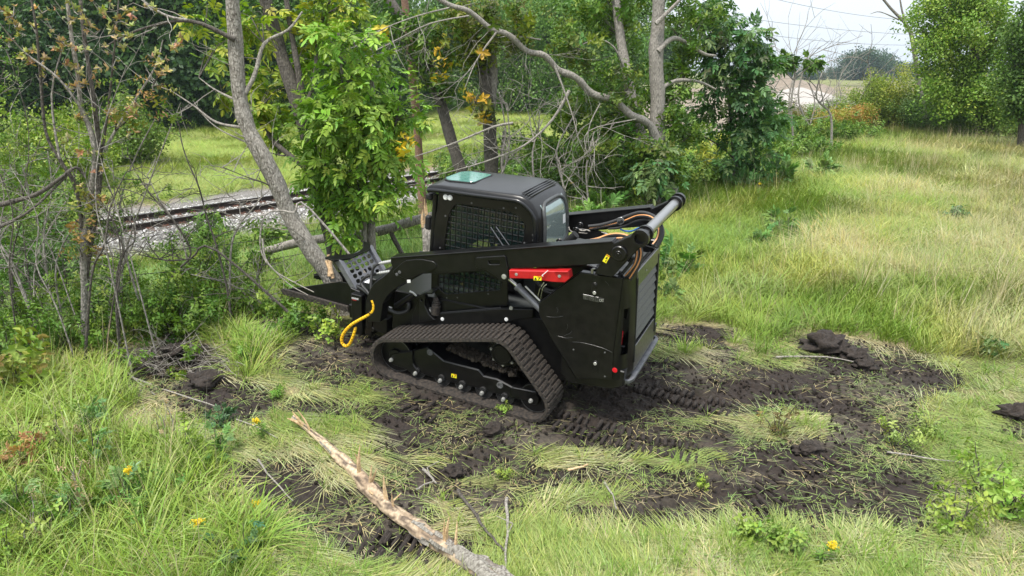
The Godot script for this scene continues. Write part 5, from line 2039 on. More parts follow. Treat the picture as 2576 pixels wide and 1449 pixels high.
	foliage(D[0], D[1], 17.5, [[1120, 200, 60, 50, 60], [1070, 120, 60, 60, 60], [1010, 110, 50, 40, 40], [960, 60, 60, 45, 50], [1140, 150, 45, 60, 50], [1090, 60, 60, 40, 50]], LM.sprig, .42, mid, 60)
	foliage(D[0], D[1], 17.0, [[960, 85, 12, 20, 5], [1110, 155, 16, 14, 5], [1120, 120, 12, 14, 3]], LM.broad, .3, [Color(.62, .42, .03), Color(.5, .42, .05)], 30, .6)
	var D2 := tree("broken_snag", "broken reddish barkless snag standing beside the curved dark trunk", 18.5, [[[1048, 300, 1040, 220, 1032, 130, 1020, 20, 1012, -40], .11, .09, "rust_wood", 18.5, 18.5]])
	D2[0].set_meta("label", "barkless reddish dead trunk standing beside the curved dark trunk")
	var E := tree("tall_elm_tree", "tall double trunk draped in yellowing vine leaves behind the loader roof", 17.0, [
		[[1238, 470, 1233, 340, 1226, 250, 1211, 160, 1182, 60, 1160, -60], .19, .12, "bark_dark", 17.0, 17.4], [[1231, 300, 1240, 200, 1238, 100, 1232, -60], .12, .09, "bark", 17.1, 17.5], [[1270, 330, 1262, 400, 1268, 480], .05, .04, "bark_grey", 17.2, 17.2]])
	foliage(E[0], E[1], 16.7, [[1200, 60, 60, 50, 70], [1240, 30, 60, 40, 60], [1210, 130, 35, 50, 45], [1195, 230, 25, 40, 28], [1260, 10, 50, 40, 50], [1150, 40, 40, 40, 45], [1290, 60, 45, 40, 45], [1180, 110, 40, 40, 40], [1330, 20, 60, 40, 55]], LM.sprig, .40, [Color(.14, .20, .03), Color(.20, .24, .03), Color(.10, .16, .03)], 120, .7)
	foliage(E[0], E[1], 16.4, [[1186, 240, 12, 36, 7], [1212, 270, 10, 14, 4], [1215, 130, 8, 10, 3]], LM.broad, .28, [Color(.6, .40, .03), Color(.45, .42, .05)], 28, .7)
	# F: box elder with the fallen limb
	var F := tree("box_elder_tree", "stout vine covered box elder with split trunk behind the lift arm tower", 17.6, [
		[[1640, 520, 1645, 440, 1652, 345, 1655, 250, 1650, 150, 1655, 60, 1660, -60], .25, .14, "bark_grey", 17.6, 18.0], [[1648, 400, 1605, 320, 1580, 200, 1560, 90, 1543, -60], .15, .11, "bark_grey", 17.6, 18.2], [[1655, 130, 1688, 98, 1722, 104, 1770, 135, 1800, 140], .07, .03, "bark_grey", 17.7, 18.4], [[1660, 225, 1700, 203, 1755, 205, 1800, 225], .06, .025, "bark_grey", 17.7, 18.4], [[1575, 185, 1545, 120, 1500, 100, 1440, 125], .03, .01, "bark_grey", 17.6, 17.2], [[1650, 60, 1690, 20, 1730, -20], .06, .03, "bark_grey"]])
	foliage(F[0], F[1], 17.3, [[1650, 430, 85, 75, 260, -.3], [1580, 250, 80, 60, 130, 1.3], [1620, 210, 70, 50, 90, 1.3], [1560, 340, 90, 70, 170, -.2], [1500, 380, 70, 70, 110], [1480, 280, 70, 60, 90], [1700, 190, 50, 40, 50, 1.3], [1530, 180, 50, 40, 45, 1.3], [1720, 90, 60, 40, 60, 1.3], [1600, 60, 60, 50, 60, 1.3], [1500, 60, 60, 50, 60, 1.3], [1740, 20, 70, 40, 90, 1.3], [1520, 20, 80, 45, 110, 1.3], [1600, -10, 90, 40, 110, 1.3], [1690, 10, 70, 50, 90, 1.3], [1450, 30, 70, 50, 90, 1.3], [1690, 120, 45, 45, 55, 1.3], [1440, 330, 60, 50, 80, .6], [1570, 440, 80, 50, 130], [1400, 280, 60, 60, 90, .8], [1340, 340, 60, 50, 80, .9], [1480, 200, 70, 60, 100, .9], [1430, 410, 70, 50, 100, .3], [1350, 420, 60, 40, 70, .5], [1540, 300, 80, 60, 120, .5], [1720, 250, 55, 55, 80, .8], [1700, 310, 55, 45, 80, .6], [1750, 330, 50, 40, 70, .8], [1480, 130, 60, 50, 80, -.3], [1430, 90, 50, 45, 60, -.2], [1560, 210, 50, 40, 55, -.5]], LM.sprig, .36, mid, 300, .4)
	foliage(F[0], F[1], 16.9, [[1650, 420, 75, 60, 150, -.3], [1690, 450, 55, 45, 70]], LM.ash, .40, dark, 160)
	var fl := tree("fallen_limb", "long broken dead limb slanting down across the trees above the loader", 16.6, [
		[[1650, 345, 1622, 305, 1585, 288, 1545, 252, 1490, 236, 1450, 196, 1405, 176, 1370, 140, 1325, 128, 1280, 88, 1235, 72, 1180, 28, 1130, 12, 1060, -30], .10, .045, "bark_grey", 17.3, 16.0], [[1395, 165, 1418, 225, 1440, 290, 1450, 330], .03, .006, "dead_wood", 16.6, 16.3], [[1432, 228, 1390, 300, 1320, 365, 1210, 410, 1100, 440], .04, .008, "dead_wood", 16.6, 15.8], [[1250, 80, 1200, 150, 1170, 220], .025, .006, "dead_wood", 16.2, 15.8], [[1290, 310, 1240, 320, 1130, 365, 1040, 395], .035, .01, "bark_grey", 16.0, 15.6], [[1360, 100, 1290, 90, 1230, 100], .02, .006, "dead_wood"], [[1510, 260, 1480, 330, 1490, 430], .018, .005, "dead_wood", 16.6, 16.4], [[1600, 300, 1480, 330, 1480, 400, 1500, 470], .016, .004, "dead_wood", 16.9, 16.4], [[1130, 20, 1050, 40, 960, 75, 890, 120], .02, .005, "dead_wood", 16.0, 15.4], [[1180, 40, 1080, 60, 980, 110, 900, 150], .02, .005, "dead_wood", 16.1, 15.2]])
	fl[0].set_meta("category", "limb")
	var ft := MB.new()
	for k in 60:
		var sp: Vector3 = fl[1][rng.randi() % fl[1].size()]
		dead_twig(ft, sp - fl[0].position, Vector3(rf(-1, .5), rf(-1, .2), rf(-.6, .6)).normalized(), rf(.5, 1.4), .008, 2, .05)
	part("dead_twigs", ft, M.dead_wood, fl[0], true).set_meta("kind", "stuff")
	# G: dark green ash past it
	var G := tree("dark_ash_tree", "dark green leafy ash at the edge of the grassy clearing", 21.0, [
		[[1852, 445, 1846, 360, 1835, 250, 1815, 150, 1800, 40], .12, .04, "bark_grey", 21.0, 21.0], [[1846, 370, 1880, 300, 1890, 200, 1880, 90], .05, .02, "bark_grey"], [[1848, 400, 1800, 360, 1740, 330], .03, .01, "bark_dark"]])
	foliage(G[0], G[1], 20.6, [[1870, 90, 60, 50, 130], [1900, 150, 70, 60, 190], [1845, 200, 90, 60, 230], [1900, 245, 65, 50, 150], [1890, 325, 90, 50, 210], [1860, 395, 90, 42, 190], [1790, 150, 60, 60, 120], [1780, 60, 65, 60, 120], [1830, 20, 70, 45, 110], [1940, 310, 55, 40, 90], [1720, 10, 50, 40, 70], [1770, 240, 50, 40, 70], [1830, 120, 60, 50, 110]], LM.ash, .40, dark, 300)
	# H and its neighbours along the clearing
	var hs := [["tall_hedgerow_tree", "tall yellow green tree at the far end of the grassy clearing", 36.0, [[[2462, 335, 2458, 200, 2450, 60, 2462, -60], .30, .14, "bark_dark", 36.0, 36.0], [[2458, 180, 2500, 90, 2530, -20], .12, .06, "bark_dark"], [[2455, 200, 2400, 110, 2370, 20], .1, .04, "bark_dark"]], [[2400, 60, 110, 80, 190], [2480, 10, 110, 60, 170], [2440, 130, 130, 80, 220], [2350, 130, 75, 70, 110], [2530, 110, 80, 90, 150], [2480, 220, 110, 65, 170], [2400, 235, 95, 60, 150], [2325, 40, 60, 55, 80], [2550, 230, 70, 80, 110], [2340, 210, 60, 50, 80], [2390, -20, 90, 40, 100]], [Color(.22, .35, .06), Color(.19, .31, .055), Color(.29, .39, .07)]],
		["hedgerow_tree", "darker green tree crowding the clearing beside the tall yellow green one", 31.0, [[[2570, 345, 2572, 200, 2580, 40], .2, .1, "bark_dark", 31.0, 31.0]], [[2560, 150, 70, 80, 130], [2590, 60, 70, 70, 100], [2560, 260, 70, 55, 110], [2600, 200, 70, 90, 120]], [Color(.10, .18, .04), Color(.13, .22, .05)]]]
	for a in hs:
		var H := tree(a[0], a[1], a[2], a[3])
		foliage(H[0], H[1], a[2], a[4], LM.clump2, .5, a[5], 0, .2, "bark_dark", .02)
	var snag := tree("bare_snag", "bare grey snag rising above the yellow green hedgerow tree", 40.0, [[[2330, 320, 2300, 130, 2285, 70, 2240, 20, 2200, -30], .16, .05, "bark_grey", 40.0, 40.0], [[2290, 85, 2270, 30, 2262, -20], .07, .03, "bark_grey"], [[2262, 50, 2215, 30, 2190, 35], .04, .015, "bark_grey"]])
	# I: tall many-stemmed sapling with peach coloured leaves
	var I := tree("blushing_sapling", "many stemmed sapling with peach and lime leaf rosettes in the thicket", 8.0, [
		[[215, 835, 212, 720, 212, 600, 226, 500, 240, 400, 228, 330, 205, 270, 195, 180, 180, 90, 165, -40], .05, .018, "bark_grey", 8.2, 8.4], [[214, 700, 235, 560, 252, 430, 240, 280, 225, 180, 208, 60, 200, -40], .04, .016, "bark_dark", 8.2, 8.5], [[208, 580, 190, 470, 150, 400, 115, 330, 100, 170, 90, 60, 70, -40], .026, .010, "bark_dark", 8.2, 8.0], [[240, 420, 290, 330, 340, 250, 390, 170, 410, 100], .02, .007, "bark_grey", 8.3, 8.6], [[250, 440, 275, 250, 290, 100, 300, -20], .018, .007, "bark_dark", 8.3, 8.4], [[150, 400, 130, 240, 160, 110], .015, .006, "bark_grey", 8.1, 8.2], [[215, 290, 150, 200, 60, 130, 0, 60], .016, .006, "bark_grey", 8.2, 7.8], [[0, 515, 90, 490, 150, 450, 190, 422, 215, 445], .03, .014, "bark_dark", 7.9, 8.1], [[0, 570, 60, 540, 110, 500, 180, 430], .02, .01, "bark_dark", 7.7, 8.0], [[350, 760, 300, 560, 330, 420, 390, 300], .016, .006, "bark_grey", 8.4, 8.7]])
	var pc := [Color(.46, .34, .16), Color(.42, .40, .15), Color(.48, .29, .17), Color(.36, .40, .13), Color(.46, .38, .2), Color(.36, .42, .14)]
	var ros := []
	for q in [[30, 30], [15, 110], [60, 140], [110, 25], [150, 15], [190, 20], [235, 15], [270, 10], [310, 15], [340, 30], [120, 60], [165, 45], [215, 50], [260, 40], [300, 50], [90, 75], [140, 85], [60, 80], [230, 75], [285, 70], [330, 65], [375, 15], [170, 110], [130, 120], [105, 150], [170, 155], [210, 125], [260, 120], [300, 105], [330, 90], [400, 150], [440, 110], [415, 170], [380, 140], [240, 200], [200, 215], [170, 225], [185, 300], [220, 290], [270, 270], [300, 300], [345, 255], [330, 280], [150, 330], [175, 345], [210, 370], [235, 390], [120, 190], [80, 150], [65, 115], [200, 170], [150, 200], [245, 160], [285, 165], [330, 340], [255, 430], [205, 470], [450, 105], [35, 60], [5, 20]]:
		ros.append([q[0], q[1], 14, 14, 3])
	foliage(I[0], I[1], 8.2, ros, LM.rosette, .07, pc, 160, -.5, "bark_grey", .004)
	foliage(I[0], I[1], 8.1, [[215, 640, 40, 60, 26], [240, 500, 40, 50, 22], [190, 560, 30, 40, 14], [330, 300, 40, 60, 20], [400, 210, 40, 50, 16]], LM.sprig, .17, [Color(.22, .28, .05), Color(.30, .30, .07), Color(.38, .24, .08)], 60)

# a shrub of many stems from one foot; h and w in metres
func shrub(called: String, label: String, p: Vector3, h: float, w: float, stems: int, per: int, mesh: Mesh, size: float, cols: Array, group := "", singles := 0, bark := "bark_dark", cat := "shrub", bare := .0) -> Node3D:
	var T := thing(called, label, cat, p, group)
	var b := MB.new()
	var xf := []
	var cc := []
	for k in stems:
		var a := rf(0, TAU)
		var e := Vector3(cos(a), 0, sin(a)) * w * .5 * sqrt(rf(.02, 1.0))
		var hh := h * rf(.55, 1.05) * (1.0 - .35 * pow(e.length() / maxf(w * .5, .01), 2.0))
		var p0 := Vector3(e.x * .2, -.05, e.z * .2)
		var p1 := Vector3(e.x * .55, hh * .5, e.z * .55) + rv() * .06 * h
		var p2 := Vector3(e.x, hh, e.z) + rv() * .06 * h
		var r := .005 + .006 * h
		tube(b, [p0, p0.lerp(p1, .5) + rv() * .02 * h, p1, p1.lerp(p2, .5) + rv() * .03 * h, p2], [r, r * .9, r * .7, r * .5, r * .2], 5, false)
		for j in per:
			var f := rf(.16 + bare, 1.0)
			var q := p0.lerp(p1, f).lerp(p1.lerp(p2, f), f) + rv() * Vector3(w, h * .4, w) * .12
			q.y = maxf(q.y, .03)
			xf.append(place_leaf(q + p, Vector3(e.x, 0, e.z).normalized() * .5 + rv() * .7 + Vector3(0, .35, 0), size * rf(.7, 1.25)))
			cc.append(vary(cols[rng.randi() % cols.size()]))
	part("stems", b, M[bark], T, true).set_meta("kind", "stuff")
	leaves(T, mesh, xf, cc, singles)
	return T
func bare_stem(label: String, px: Array, depth: float, r: float, m: String, twigs: int, group := "", called := "bare_sapling") -> Node3D:
	var R := tree(called, label, depth, [[px, r, r * .35, m, depth, depth + .2]], group)
	R[0].set_meta("category", "sapling")
	var b := MB.new()
	for k in twigs:
		var sp: Vector3 = R[1][rng.randi() % R[1].size()]
		dead_twig(b, sp - R[0].position, Vector3(rf(-1, 1), rf(-.1, 1), rf(-.7, .7)).normalized(), rf(.25, .8) * depth / 9.0, r * .4, 1)
	if twigs: part("side_twigs", b, M[m], R[0], true).set_meta("kind", "stuff")
	return R[0]

func build_shrubs():
	rng.seed = 202
	var lime := [Color(.24, .33, .05), Color(.30, .37, .06), Color(.18, .28, .04)]
	var green := [Color(.10, .20, .03), Color(.13, .24, .035), Color(.08, .16, .028), Color(.16, .26, .04)]
	var deep := [Color(.09, .18, .04), Color(.12, .22, .045), Color(.08, .16, .035)]
	var g1 := "undergrowth shrubs along the fence line"
	# undergrowth between the clearing and the railroad: [px, py of the foot, height, width, stems, leaves per stem, kind, colours]
	var list := [[490, 760, 1.1, 1.1, 13, 18, 1], [560, 730, 1.2, 1.2, 12, 18, 0], [400, 810, .7, 1.2, 14, 14, 1], [330, 790, .8, 1.0, 11, 14, 1], [255, 800, .9, 1.1, 11, 14, 1], [150, 780, 1.4, 1.3, 13, 18, 2], [60, 760, 1.8, 1.4, 14, 20, 2], [-20, 800, 1.7, 1.3, 12, 18, 2], [100, 850, .9, 1.1, 12, 14, 1], [450, 850, .75, 1.2, 15, 14, 0], [540, 830, .6, .9, 12, 12, 0], [610, 800, .7, .8, 9, 12, 1], [650, 700, .6, .8, 8, 12, 1], [300, 700, .5, .8, 9, 12, 1], [170, 700, 1.6, 1.4, 12, 18, 2], [700, 640, .9, .9, 10, 12, 1], [1090, 520, 1.1, 1.3, 12, 16, 0], [1030, 600, .8, .9, 10, 12, 1],
		[1300, 480, 1.6, 1.8, 15, 20, 0], [1380, 475, 1.8, 1.8, 15, 20, 0], [1450, 480, 2.2, 2.0, 18, 22, 0], [1520, 490, 2.3, 2.0, 18, 22, 0], [1560, 500, 1.4, 1.6, 14, 18, 0], [1150, 470, 1.2, 1.5, 12, 16, 1], [1340, 520, .9, 1.2, 12, 14, 1], [1480, 520, .9, 1.2, 12, 14, 1], [1420, 500, 1.5, 1.4, 14, 16, 2], [1720, 445, 1.0, 1.2, 12, 14, 1], [1750, 440, 1.0, 1.3, 12, 16, 3], [1780, 425, 1.5, 1.4, 14, 16, 3], [1920, 420, 1.0, 1.6, 14, 16, 0], [1990, 400, .9, 1.6, 14, 16, 1], [1850, 455, .8, 1.4, 14, 14, 1], [1760, 470, .7, 1.2, 12, 14, 1], [2060, 390, .9, 1.6, 12, 14, 0], [40, 640, 2.0, 1.8, 14, 20, 1], [120, 620, 1.6, 1.6, 13, 18, 1], [530, 640, 1.3, 1.1, 12, 18, 0], [610, 660, .6, .8, 9, 12, 1], [220, 890, .6, .9, 10, 12, 0], [20, 920, .9, 1.0, 11, 14, 0], [330, 850, .8, 1.0, 11, 14, 1], [1250, 500, 1.0, 1.3, 12, 14, 0], [1730, 470, .6, 1.0, 9, 12, 0], [1130, 455, 1.5, 1.6, 14, 18, 1], [1200, 450, 1.7, 1.8, 15, 20, 0], [1290, 445, 2.0, 2.0, 16, 20, 1], [1370, 440, 2.3, 2.1, 17, 22, 0], [1450, 440, 2.4, 2.2, 17, 22, 1], [1530, 440, 2.6, 2.2, 17, 22, 0], [1590, 440, 2.2, 2.0, 15, 20, 1], [1760, 400, 2.0, 2.2, 15, 20, 1], [1820, 390, 2.0, 2.4, 15, 20, 0], [1900, 380, 2.0, 2.6, 15, 20, 1], [1960, 375, 1.8, 2.6, 15, 20, 0], [690, 790, .45, .7, 9, 10, 1], [760, 830, .35, .6, 8, 9, 0], [30, 560, 2.6, 2.0, 15, 20, 1], [110, 540, 2.4, 1.8, 14, 18, 0], [190, 570, 1.6, 1.4, 11, 14, 1], [1690, 425, 2.3, 2.0, 15, 20, 1], [1730, 415, 2.4, 2.0, 15, 20, 0], [2030, 370, 1.7, 2.6, 14, 20, 1], [2100, 365, 1.5, 2.4, 14, 18, 0], [2160, 360, 1.4, 2.2, 13, 18, 1]]
	var cs := [green, [Color(.16, .27, .05), Color(.12, .22, .04), Color(.22, .31, .05)], deep, [Color(.34, .36, .05), Color(.26, .32, .05)]]
	var lb := ["leafy green undergrowth shrub between the trees and the railroad track", "light green undergrowth shrub between the trees and the railroad track", "dense green shrub in the thicket before the railroad track", "yellow green shrub standing beside the box elder trunk"]
	for a in list:
		var p := gp(a[0], a[1])
		var far := p.length() > 16.0
		shrub("undergrowth_shrub", lb[a[6]], p, a[2], a[3], a[4], a[5], LM.sprig_small if not far else LM.sprig, .24 if not far else .34, cs[a[6]], g1 + [" , green", " , light", " , deep", " , yellow"][a[6]].replace(" ,", ",") , 0)
	# named ones
	shrub("plum_shrub", "lime green young shrub with reddish shoot tips at the thicket edge", gp(60, 985), .75, .7, 9, 9, LM.broad, .17, [Color(.22, .32, .05), Color(.28, .34, .06), Color(.34, .28, .09)], "", 60)
	shrub("yellow_bush", "broad lime bush standing on the meadow beyond the rails", gp(150, 480), 3.6, 6.0, 26, 26, LM.clump, .42, lime)
	shrub("meadow_bush", "round green bush at the foot of the wood behind the peach leaved sapling", gp(330, 420), 3.6, 4.0, 20, 24, LM.clump, .4, [Color(.14, .22, .04), Color(.18, .27, .05)])
	# right hedgerow
	var hl := [[2130, 345, 2.0, 3.4, "apricot and yellow low bush beside the forked bare sumac", [Color(.42, .28, .07), Color(.36, .34, .07), Color(.30, .33, .06), Color(.46, .24, .08)], "apricot_bush"], [2250, 330, 4.2, 4.4, "tall yellow blossoming shrub before the hedgerow trees", [Color(.34, .37, .06), Color(.28, .34, .06)], "yellow_shrub"], [2180, 335, 3.2, 3.0, "light yellow green shrub beside the yellow blossoming shrub", [Color(.28, .36, .07), Color(.22, .31, .06)], "willow_shrub"], [2330, 335, 3.2, 4.6, "blue green shrub under the tall hedgerow tree", [Color(.09, .17, .04), Color(.12, .20, .05)], "hedge_shrub"], [2420, 340, 3.0, 4.6, "mid green shrub under the tall hedgerow tree", [Color(.12, .20, .04), Color(.15, .23, .04)], "hedge_shrub"], [2500, 345, 2.2, 3.6, "reddish brown shrub at the clearing's far end", [Color(.12, .07, .05), Color(.10, .12, .04)], "hedge_shrub"], [2560, 350, 2.6, 3.4, "dense green shrub closing the far end of the clearing", deep, "hedge_shrub"], [2050, 330, 2.4, 3.4, "soft green shrub behind the bare sumac stems", [Color(.16, .26, .05), Color(.20, .29, .06)], "hedge_shrub"], [2100, 320, 3.0, 3.0, "pale green feathery shrub between the sumac and the yellow shrub", [Color(.22, .31, .06), Color(.18, .27, .05)], "hedge_shrub"], [1950, 350, 1.8, 3.0, "green shrub in front of the gravel heap", green, "hedge_shrub"], [2460, 352, 2.4, 4.0, "fresh green shrub hiding the foot of the tall hedgerow tree", [Color(.20, .31, .06), Color(.16, .26, .05)], "hedge_shrub"], [2570, 360, 2.6, 3.4, "light green shrub hiding the foot of the darker hedgerow tree", [Color(.18, .29, .06), Color(.23, .33, .07)], "hedge_shrub"], [2000, 335, 2.6, 2.6, "rusty tinted shrub among the bare sumac stems", [Color(.28, .2, .07), Color(.18, .24, .05)], "hedge_shrub"]]
	for a in hl:
		var p := gp(a[0], a[1])
		shrub(a[6], a[4], p, a[2], a[3], 20, 26, LM.clump2, .34, a[5])
	for a in [[1990, 365, 1985, 250, 2000, 170, 1980, 130], [2090, 385, 2090, 290, 2055, 250, 2060, 200], [2090, 290, 2115, 245, 2110, 210, 2125, 170], [1950, 350, 1935, 260, 1965, 190, 1975, 150], [2030, 340, 2050, 260, 2035, 200, 2055, 140], [2170, 330, 2160, 260, 2190, 200, 2180, 150], [1915, 360, 1930, 280, 1905, 210], [2060, 360, 2010, 260, 2020, 180, 2040, 140]]:
		var g := gp(a[0], maxf(a[1], 335))
		bare_stem("bare crooked sumac stem rising among the hedgerow shrubs", a, -g.z, .06, "bark_grey", 9, "bare sumac stems in the hedgerow", "bare_sumac")
	var sm := tree("sumac_tree", "flat topped green sumac above the bare stems", 30.0, [[[1995, 350, 1990, 260, 2000, 190, 1995, 150], .05, .03, "bark_grey", 30.0, 30.0], [[1995, 200, 2040, 165, 2070, 150], .03, .02, "bark_grey"], [[1995, 200, 1960, 165, 1950, 150], .03, .02, "bark_grey"]])
	foliage(sm[0], sm[1], 30.0, [[1985, 142, 35, 12, 80], [2040, 148, 32, 12, 60], [1955, 152, 24, 12, 45], [1930, 250, 30, 25, 45], [1920, 300, 30, 20, 45]], LM.fern, .36, green, 0, .2, "bark_grey", .012)
	# thin bare stems in the thicket
	var bl := [[580, 790, 570, 720, 545, 620, 520, 545, 500, 470, 470, 400, 455, 350], [580, 640, 600, 570, 640, 520, 660, 490], [430, 700, 480, 640, 440, 560, 380, 490, 340, 430, 320, 380], [480, 690, 450, 580, 400, 500, 370, 440], [545, 630, 480, 650, 420, 655, 350, 640], [640, 790, 620, 745, 590, 720, 545, 705, 480, 690], [590, 775, 645, 700, 660, 660], [130, 760, 110, 600, 130, 480, 120, 380], [40, 800, 30, 650, 60, 520, 40, 420], [310, 790, 300, 690, 340, 600, 330, 520], [160, 880, 130, 760, 60, 690, 0, 640], [470, 860, 500, 760, 480, 700], [20, 900, 40, 800, 30, 700], [700, 820, 690, 760, 650, 740]]
	for k in bl.size():
		var a: Array = bl[k]
		bare_stem("thin bare grey sapling stem standing in the thicket", a, 8.6 + (k % 4) * .45, .018, "bark_grey" if k % 2 else "bark_dark", 8, "bare saplings in the thicket")
	rng.seed = 717
	for k in 20:
		var x := rf(-40, 340)
		var y0 := rf(640, 860)
		var top := rf(120, 520)
		var x1 := x + rf(-130, 130)
		var st2 := bare_stem("tangled thin branch rising out of the scrub beside the peach leaved sapling", [x, y0, lerpf(x, x1, .2) + rf(-40, 40), lerpf(y0, top, .3), lerpf(x, x1, .6) + rf(-50, 50), lerpf(y0, top, .65), x1 + rf(-20, 20), top], rf(7.6, 9.6), rf(.008, .017), ["bark_grey", "bark_dark", "dead_wood"][k % 3], 9, "tangled thin branches in the scrub", "scrub_stem")
		foliage(st2, [], 8.4, [[x1, top + 40, 40, 50, 16], [lerpf(x, x1, .6), lerpf(y0, top, .6), 40, 50, 16]], LM.sprig_small, .16, [Color(.16, .28, .05), Color(.24, .33, .06), Color(.13, .23, .045)], 0, .2, "bark_grey", .003)
	var cb := [[1270, 470, 1262, 400, 1272, 330, 1255, 230], [1345, 470, 1340, 380, 1365, 300], [1420, 480, 1400, 380, 1440, 300], [1240, 500, 1280, 380, 1275, 260], [1480, 510, 1475, 420, 1495, 330]]
	for a in cb: bare_stem("slender bare stem among the shrubs behind the loader roof", a, 16.5, .035, "bark_grey", 10, "bare stems behind the loader roof")
	# snapped stump with pale splinters behind the front post, and the fallen trunk beside it
	var st := tree("snapped_stump", "snapped grey stump with tall pale splinters beside the cab's front post", 9.6, [[[1078, 660, 1076, 600, 1074, 565], .085, .075, "bark_grey", 9.6, 9.6]])
	st[0].set_meta("category", "stump")
	for k in 9:
		var sb := MB.new()
		var x := 1062 + k * 3.2
		var top := 505 + absf(k - 3) * 9.0 + rf(-6, 6)
		tube(sb, [pd(x, 572, 9.6 + rf(-.05, .05)) - st[0].position, pd(x + rf(-3, 3), (572 + top) * .5, 9.6) - st[0].position, pd(x - 2 + rf(-2, 2), top, 9.6) - st[0].position], [.017, .013, .003], 5, true, .2)
		part("splinter", sb, M.torn_wood, st[0])
	var fp := catmull([pd(640, 640, 11.6), pd(760, 608, 11.4), pd(860, 596, 11.3), pd(960, 580, 11.2), pd(1040, 556, 11.1), pd(1110, 540, 11.2)], 4)
	var ft := thing("rotten_log", "rotten grey trunk lying level behind the ash foliage", "log", Vector3(fp[8].x, hgt(fp[8].x, fp[8].z), fp[8].z))
	for k in fp.size(): fp[k] -= ft.position
	var fb := MB.new()
	tube(fb, fp, grade(.07, .085, fp.size()), 12, true, .1)
	part("trunk", fb, M.bark_grey, ft, true)
	for q in [[1015, 645, 990, 600, 975, 565]]:
		var lb2 := MB.new()
		tube(lb2, [pd(q[0], q[1], 11.0) - ft.position, pd(q[2], q[3], 11.1) - ft.position, pd(q[4], q[5], 11.2) - ft.position], [.035, .04, .03], 8, true, .1)
		part("branch_stub", lb2, M.bark_dark, ft, true)
	# barbed wire fence: posts and three strands
	for k in 3:
		var pts := []
		for j in 25:
			var f := j / 24.0
			var g := pd(lerpf(-100, 1150, f), lerpf(1080, 520, f) - 90, lerpf(7.9, 11.6, f))
			g.y = hgt(g.x, g.z) + .35 + k * .32 + sin(f * PI * 3.0) * .04
			pts.append(g)
		var wb := MB.new()
		tube(wb, pts, [.0045], 5, false)
		for j in 60:
			var f := rf(0, 23.99)
			var p: Vector3 = pts[int(f)].lerp(pts[int(f) + 1], f - int(f))
			tube(wb, [p + rv() * .014, p, p + rv() * .014], [.0025], 4, false)
		var o := obj("fence_wire", wb.mesh(true), M.wire)
		tag(o, ["lowest rusty barbed wire strand strung through the thicket", "middle rusty barbed wire strand strung through the thicket", "top rusty barbed wire strand strung through the thicket"][k], "fence wire", "barbed wire fence strands")
	for f in [.02, .97]:
		var g := pd(lerpf(-100, 1150, f), lerpf(1080, 520, f) - 90, lerpf(7.9, 11.6, f))
		g.y = hgt(g.x, g.z)
		var pt := thing("fence_post", "weathered wooden post carrying the barbed wire in the thicket", "fence post", g, "barbed wire fence posts")
		var pb := MB.new()
		tube(pb, [Vector3(0, -.2, 0), Vector3(.02, .6, .01), Vector3(.03, 1.15, 0)], [.05, .048, .045], 9, true, .08)
		part("post", pb, M.dead_wood, pt, true)

var crowns := {}
# a crown and its limbs as unit shapes (height 1, width 1), shared by the trees of one kind
func crown_shape(key: String, seed_: int, n: int, low: float, sz: float, mesh: Mesh, cols: Array, aspect: float) -> Array:
	if crowns.has(key): return crowns[key]
	rng.seed = seed_
	var lobes := []
	var lb := MB.new()
	var r := .02
	tube(lb, catmull([Vector3(0, -.03, 0), Vector3(rf(-.03, .03), .25, rf(-.03, .03)), Vector3(rf(-.05, .05), .5, 0), Vector3(rf(-.06, .06), .85, 0)], 3), grade(r, r * .35, 10), 8, false, .06)
	var limbs := MB.new()
	for k in 16:
		var a := rf(0, TAU)
		var y := lerpf(low, .93, rf(0, 1))
		var wd := aspect * .5 * (.45 + .6 * sin(PI * clampf((y - low) / (1.05 - low), .08, 1.0)))
		lobes.append([Vector3(cos(a) * wd * rf(.3, .85), y, sin(a) * wd * rf(.3, .85)), rf(.16, .30) * aspect])
		if k < 8:
			var f := Vector3(0, y * .7, 0)
			tube(limbs, [f, f.lerp(lobes[-1][0], .6) + Vector3(0, .02, 0), lobes[-1][0]], [r * .4, r * .25, r * .08], 5, false)
	var bk := Bake.new()
	var d0 := md(mesh)
	for k in n:
		var l: Array = lobes[rng.randi() % lobes.size()]
		var d := rv()
		if d.length() > 1.0: d = d.normalized()
		d = d.normalized() * pow(d.length(), .5)
		var q: Vector3 = l[0] + d * l[1] * Vector3(1, .75, 1)
		if q.y < low * .6: continue
		bk.add(d0, Transform3D(Basis.from_euler(rv() * PI).scaled(Vector3.ONE * sz * rf(.7, 1.3)), q), vary(cols[rng.randi() % cols.size()], .22))
	n_joined += bk.i.size() / 3
	crowns[key] = [lb.mesh(true), limbs.mesh(true), bk.mesh()]
	return crowns[key]
func big_tree(called: String, label: String, group: String, p: Vector3, h: float, turn: float, c: Array):
	var T := thing(called, label, "tree", p, group)
	T.basis = Basis(Vector3.UP, turn).scaled(Vector3(h * rf(.85, 1.15), h, h * rf(.85, 1.15)))
	obj("trunk", c[0], M.bark_dark, T)
	obj("limb", c[1], M.bark_dark, T)
	obj("crown", c[2], M.leaf, T).set_meta("kind", "stuff")

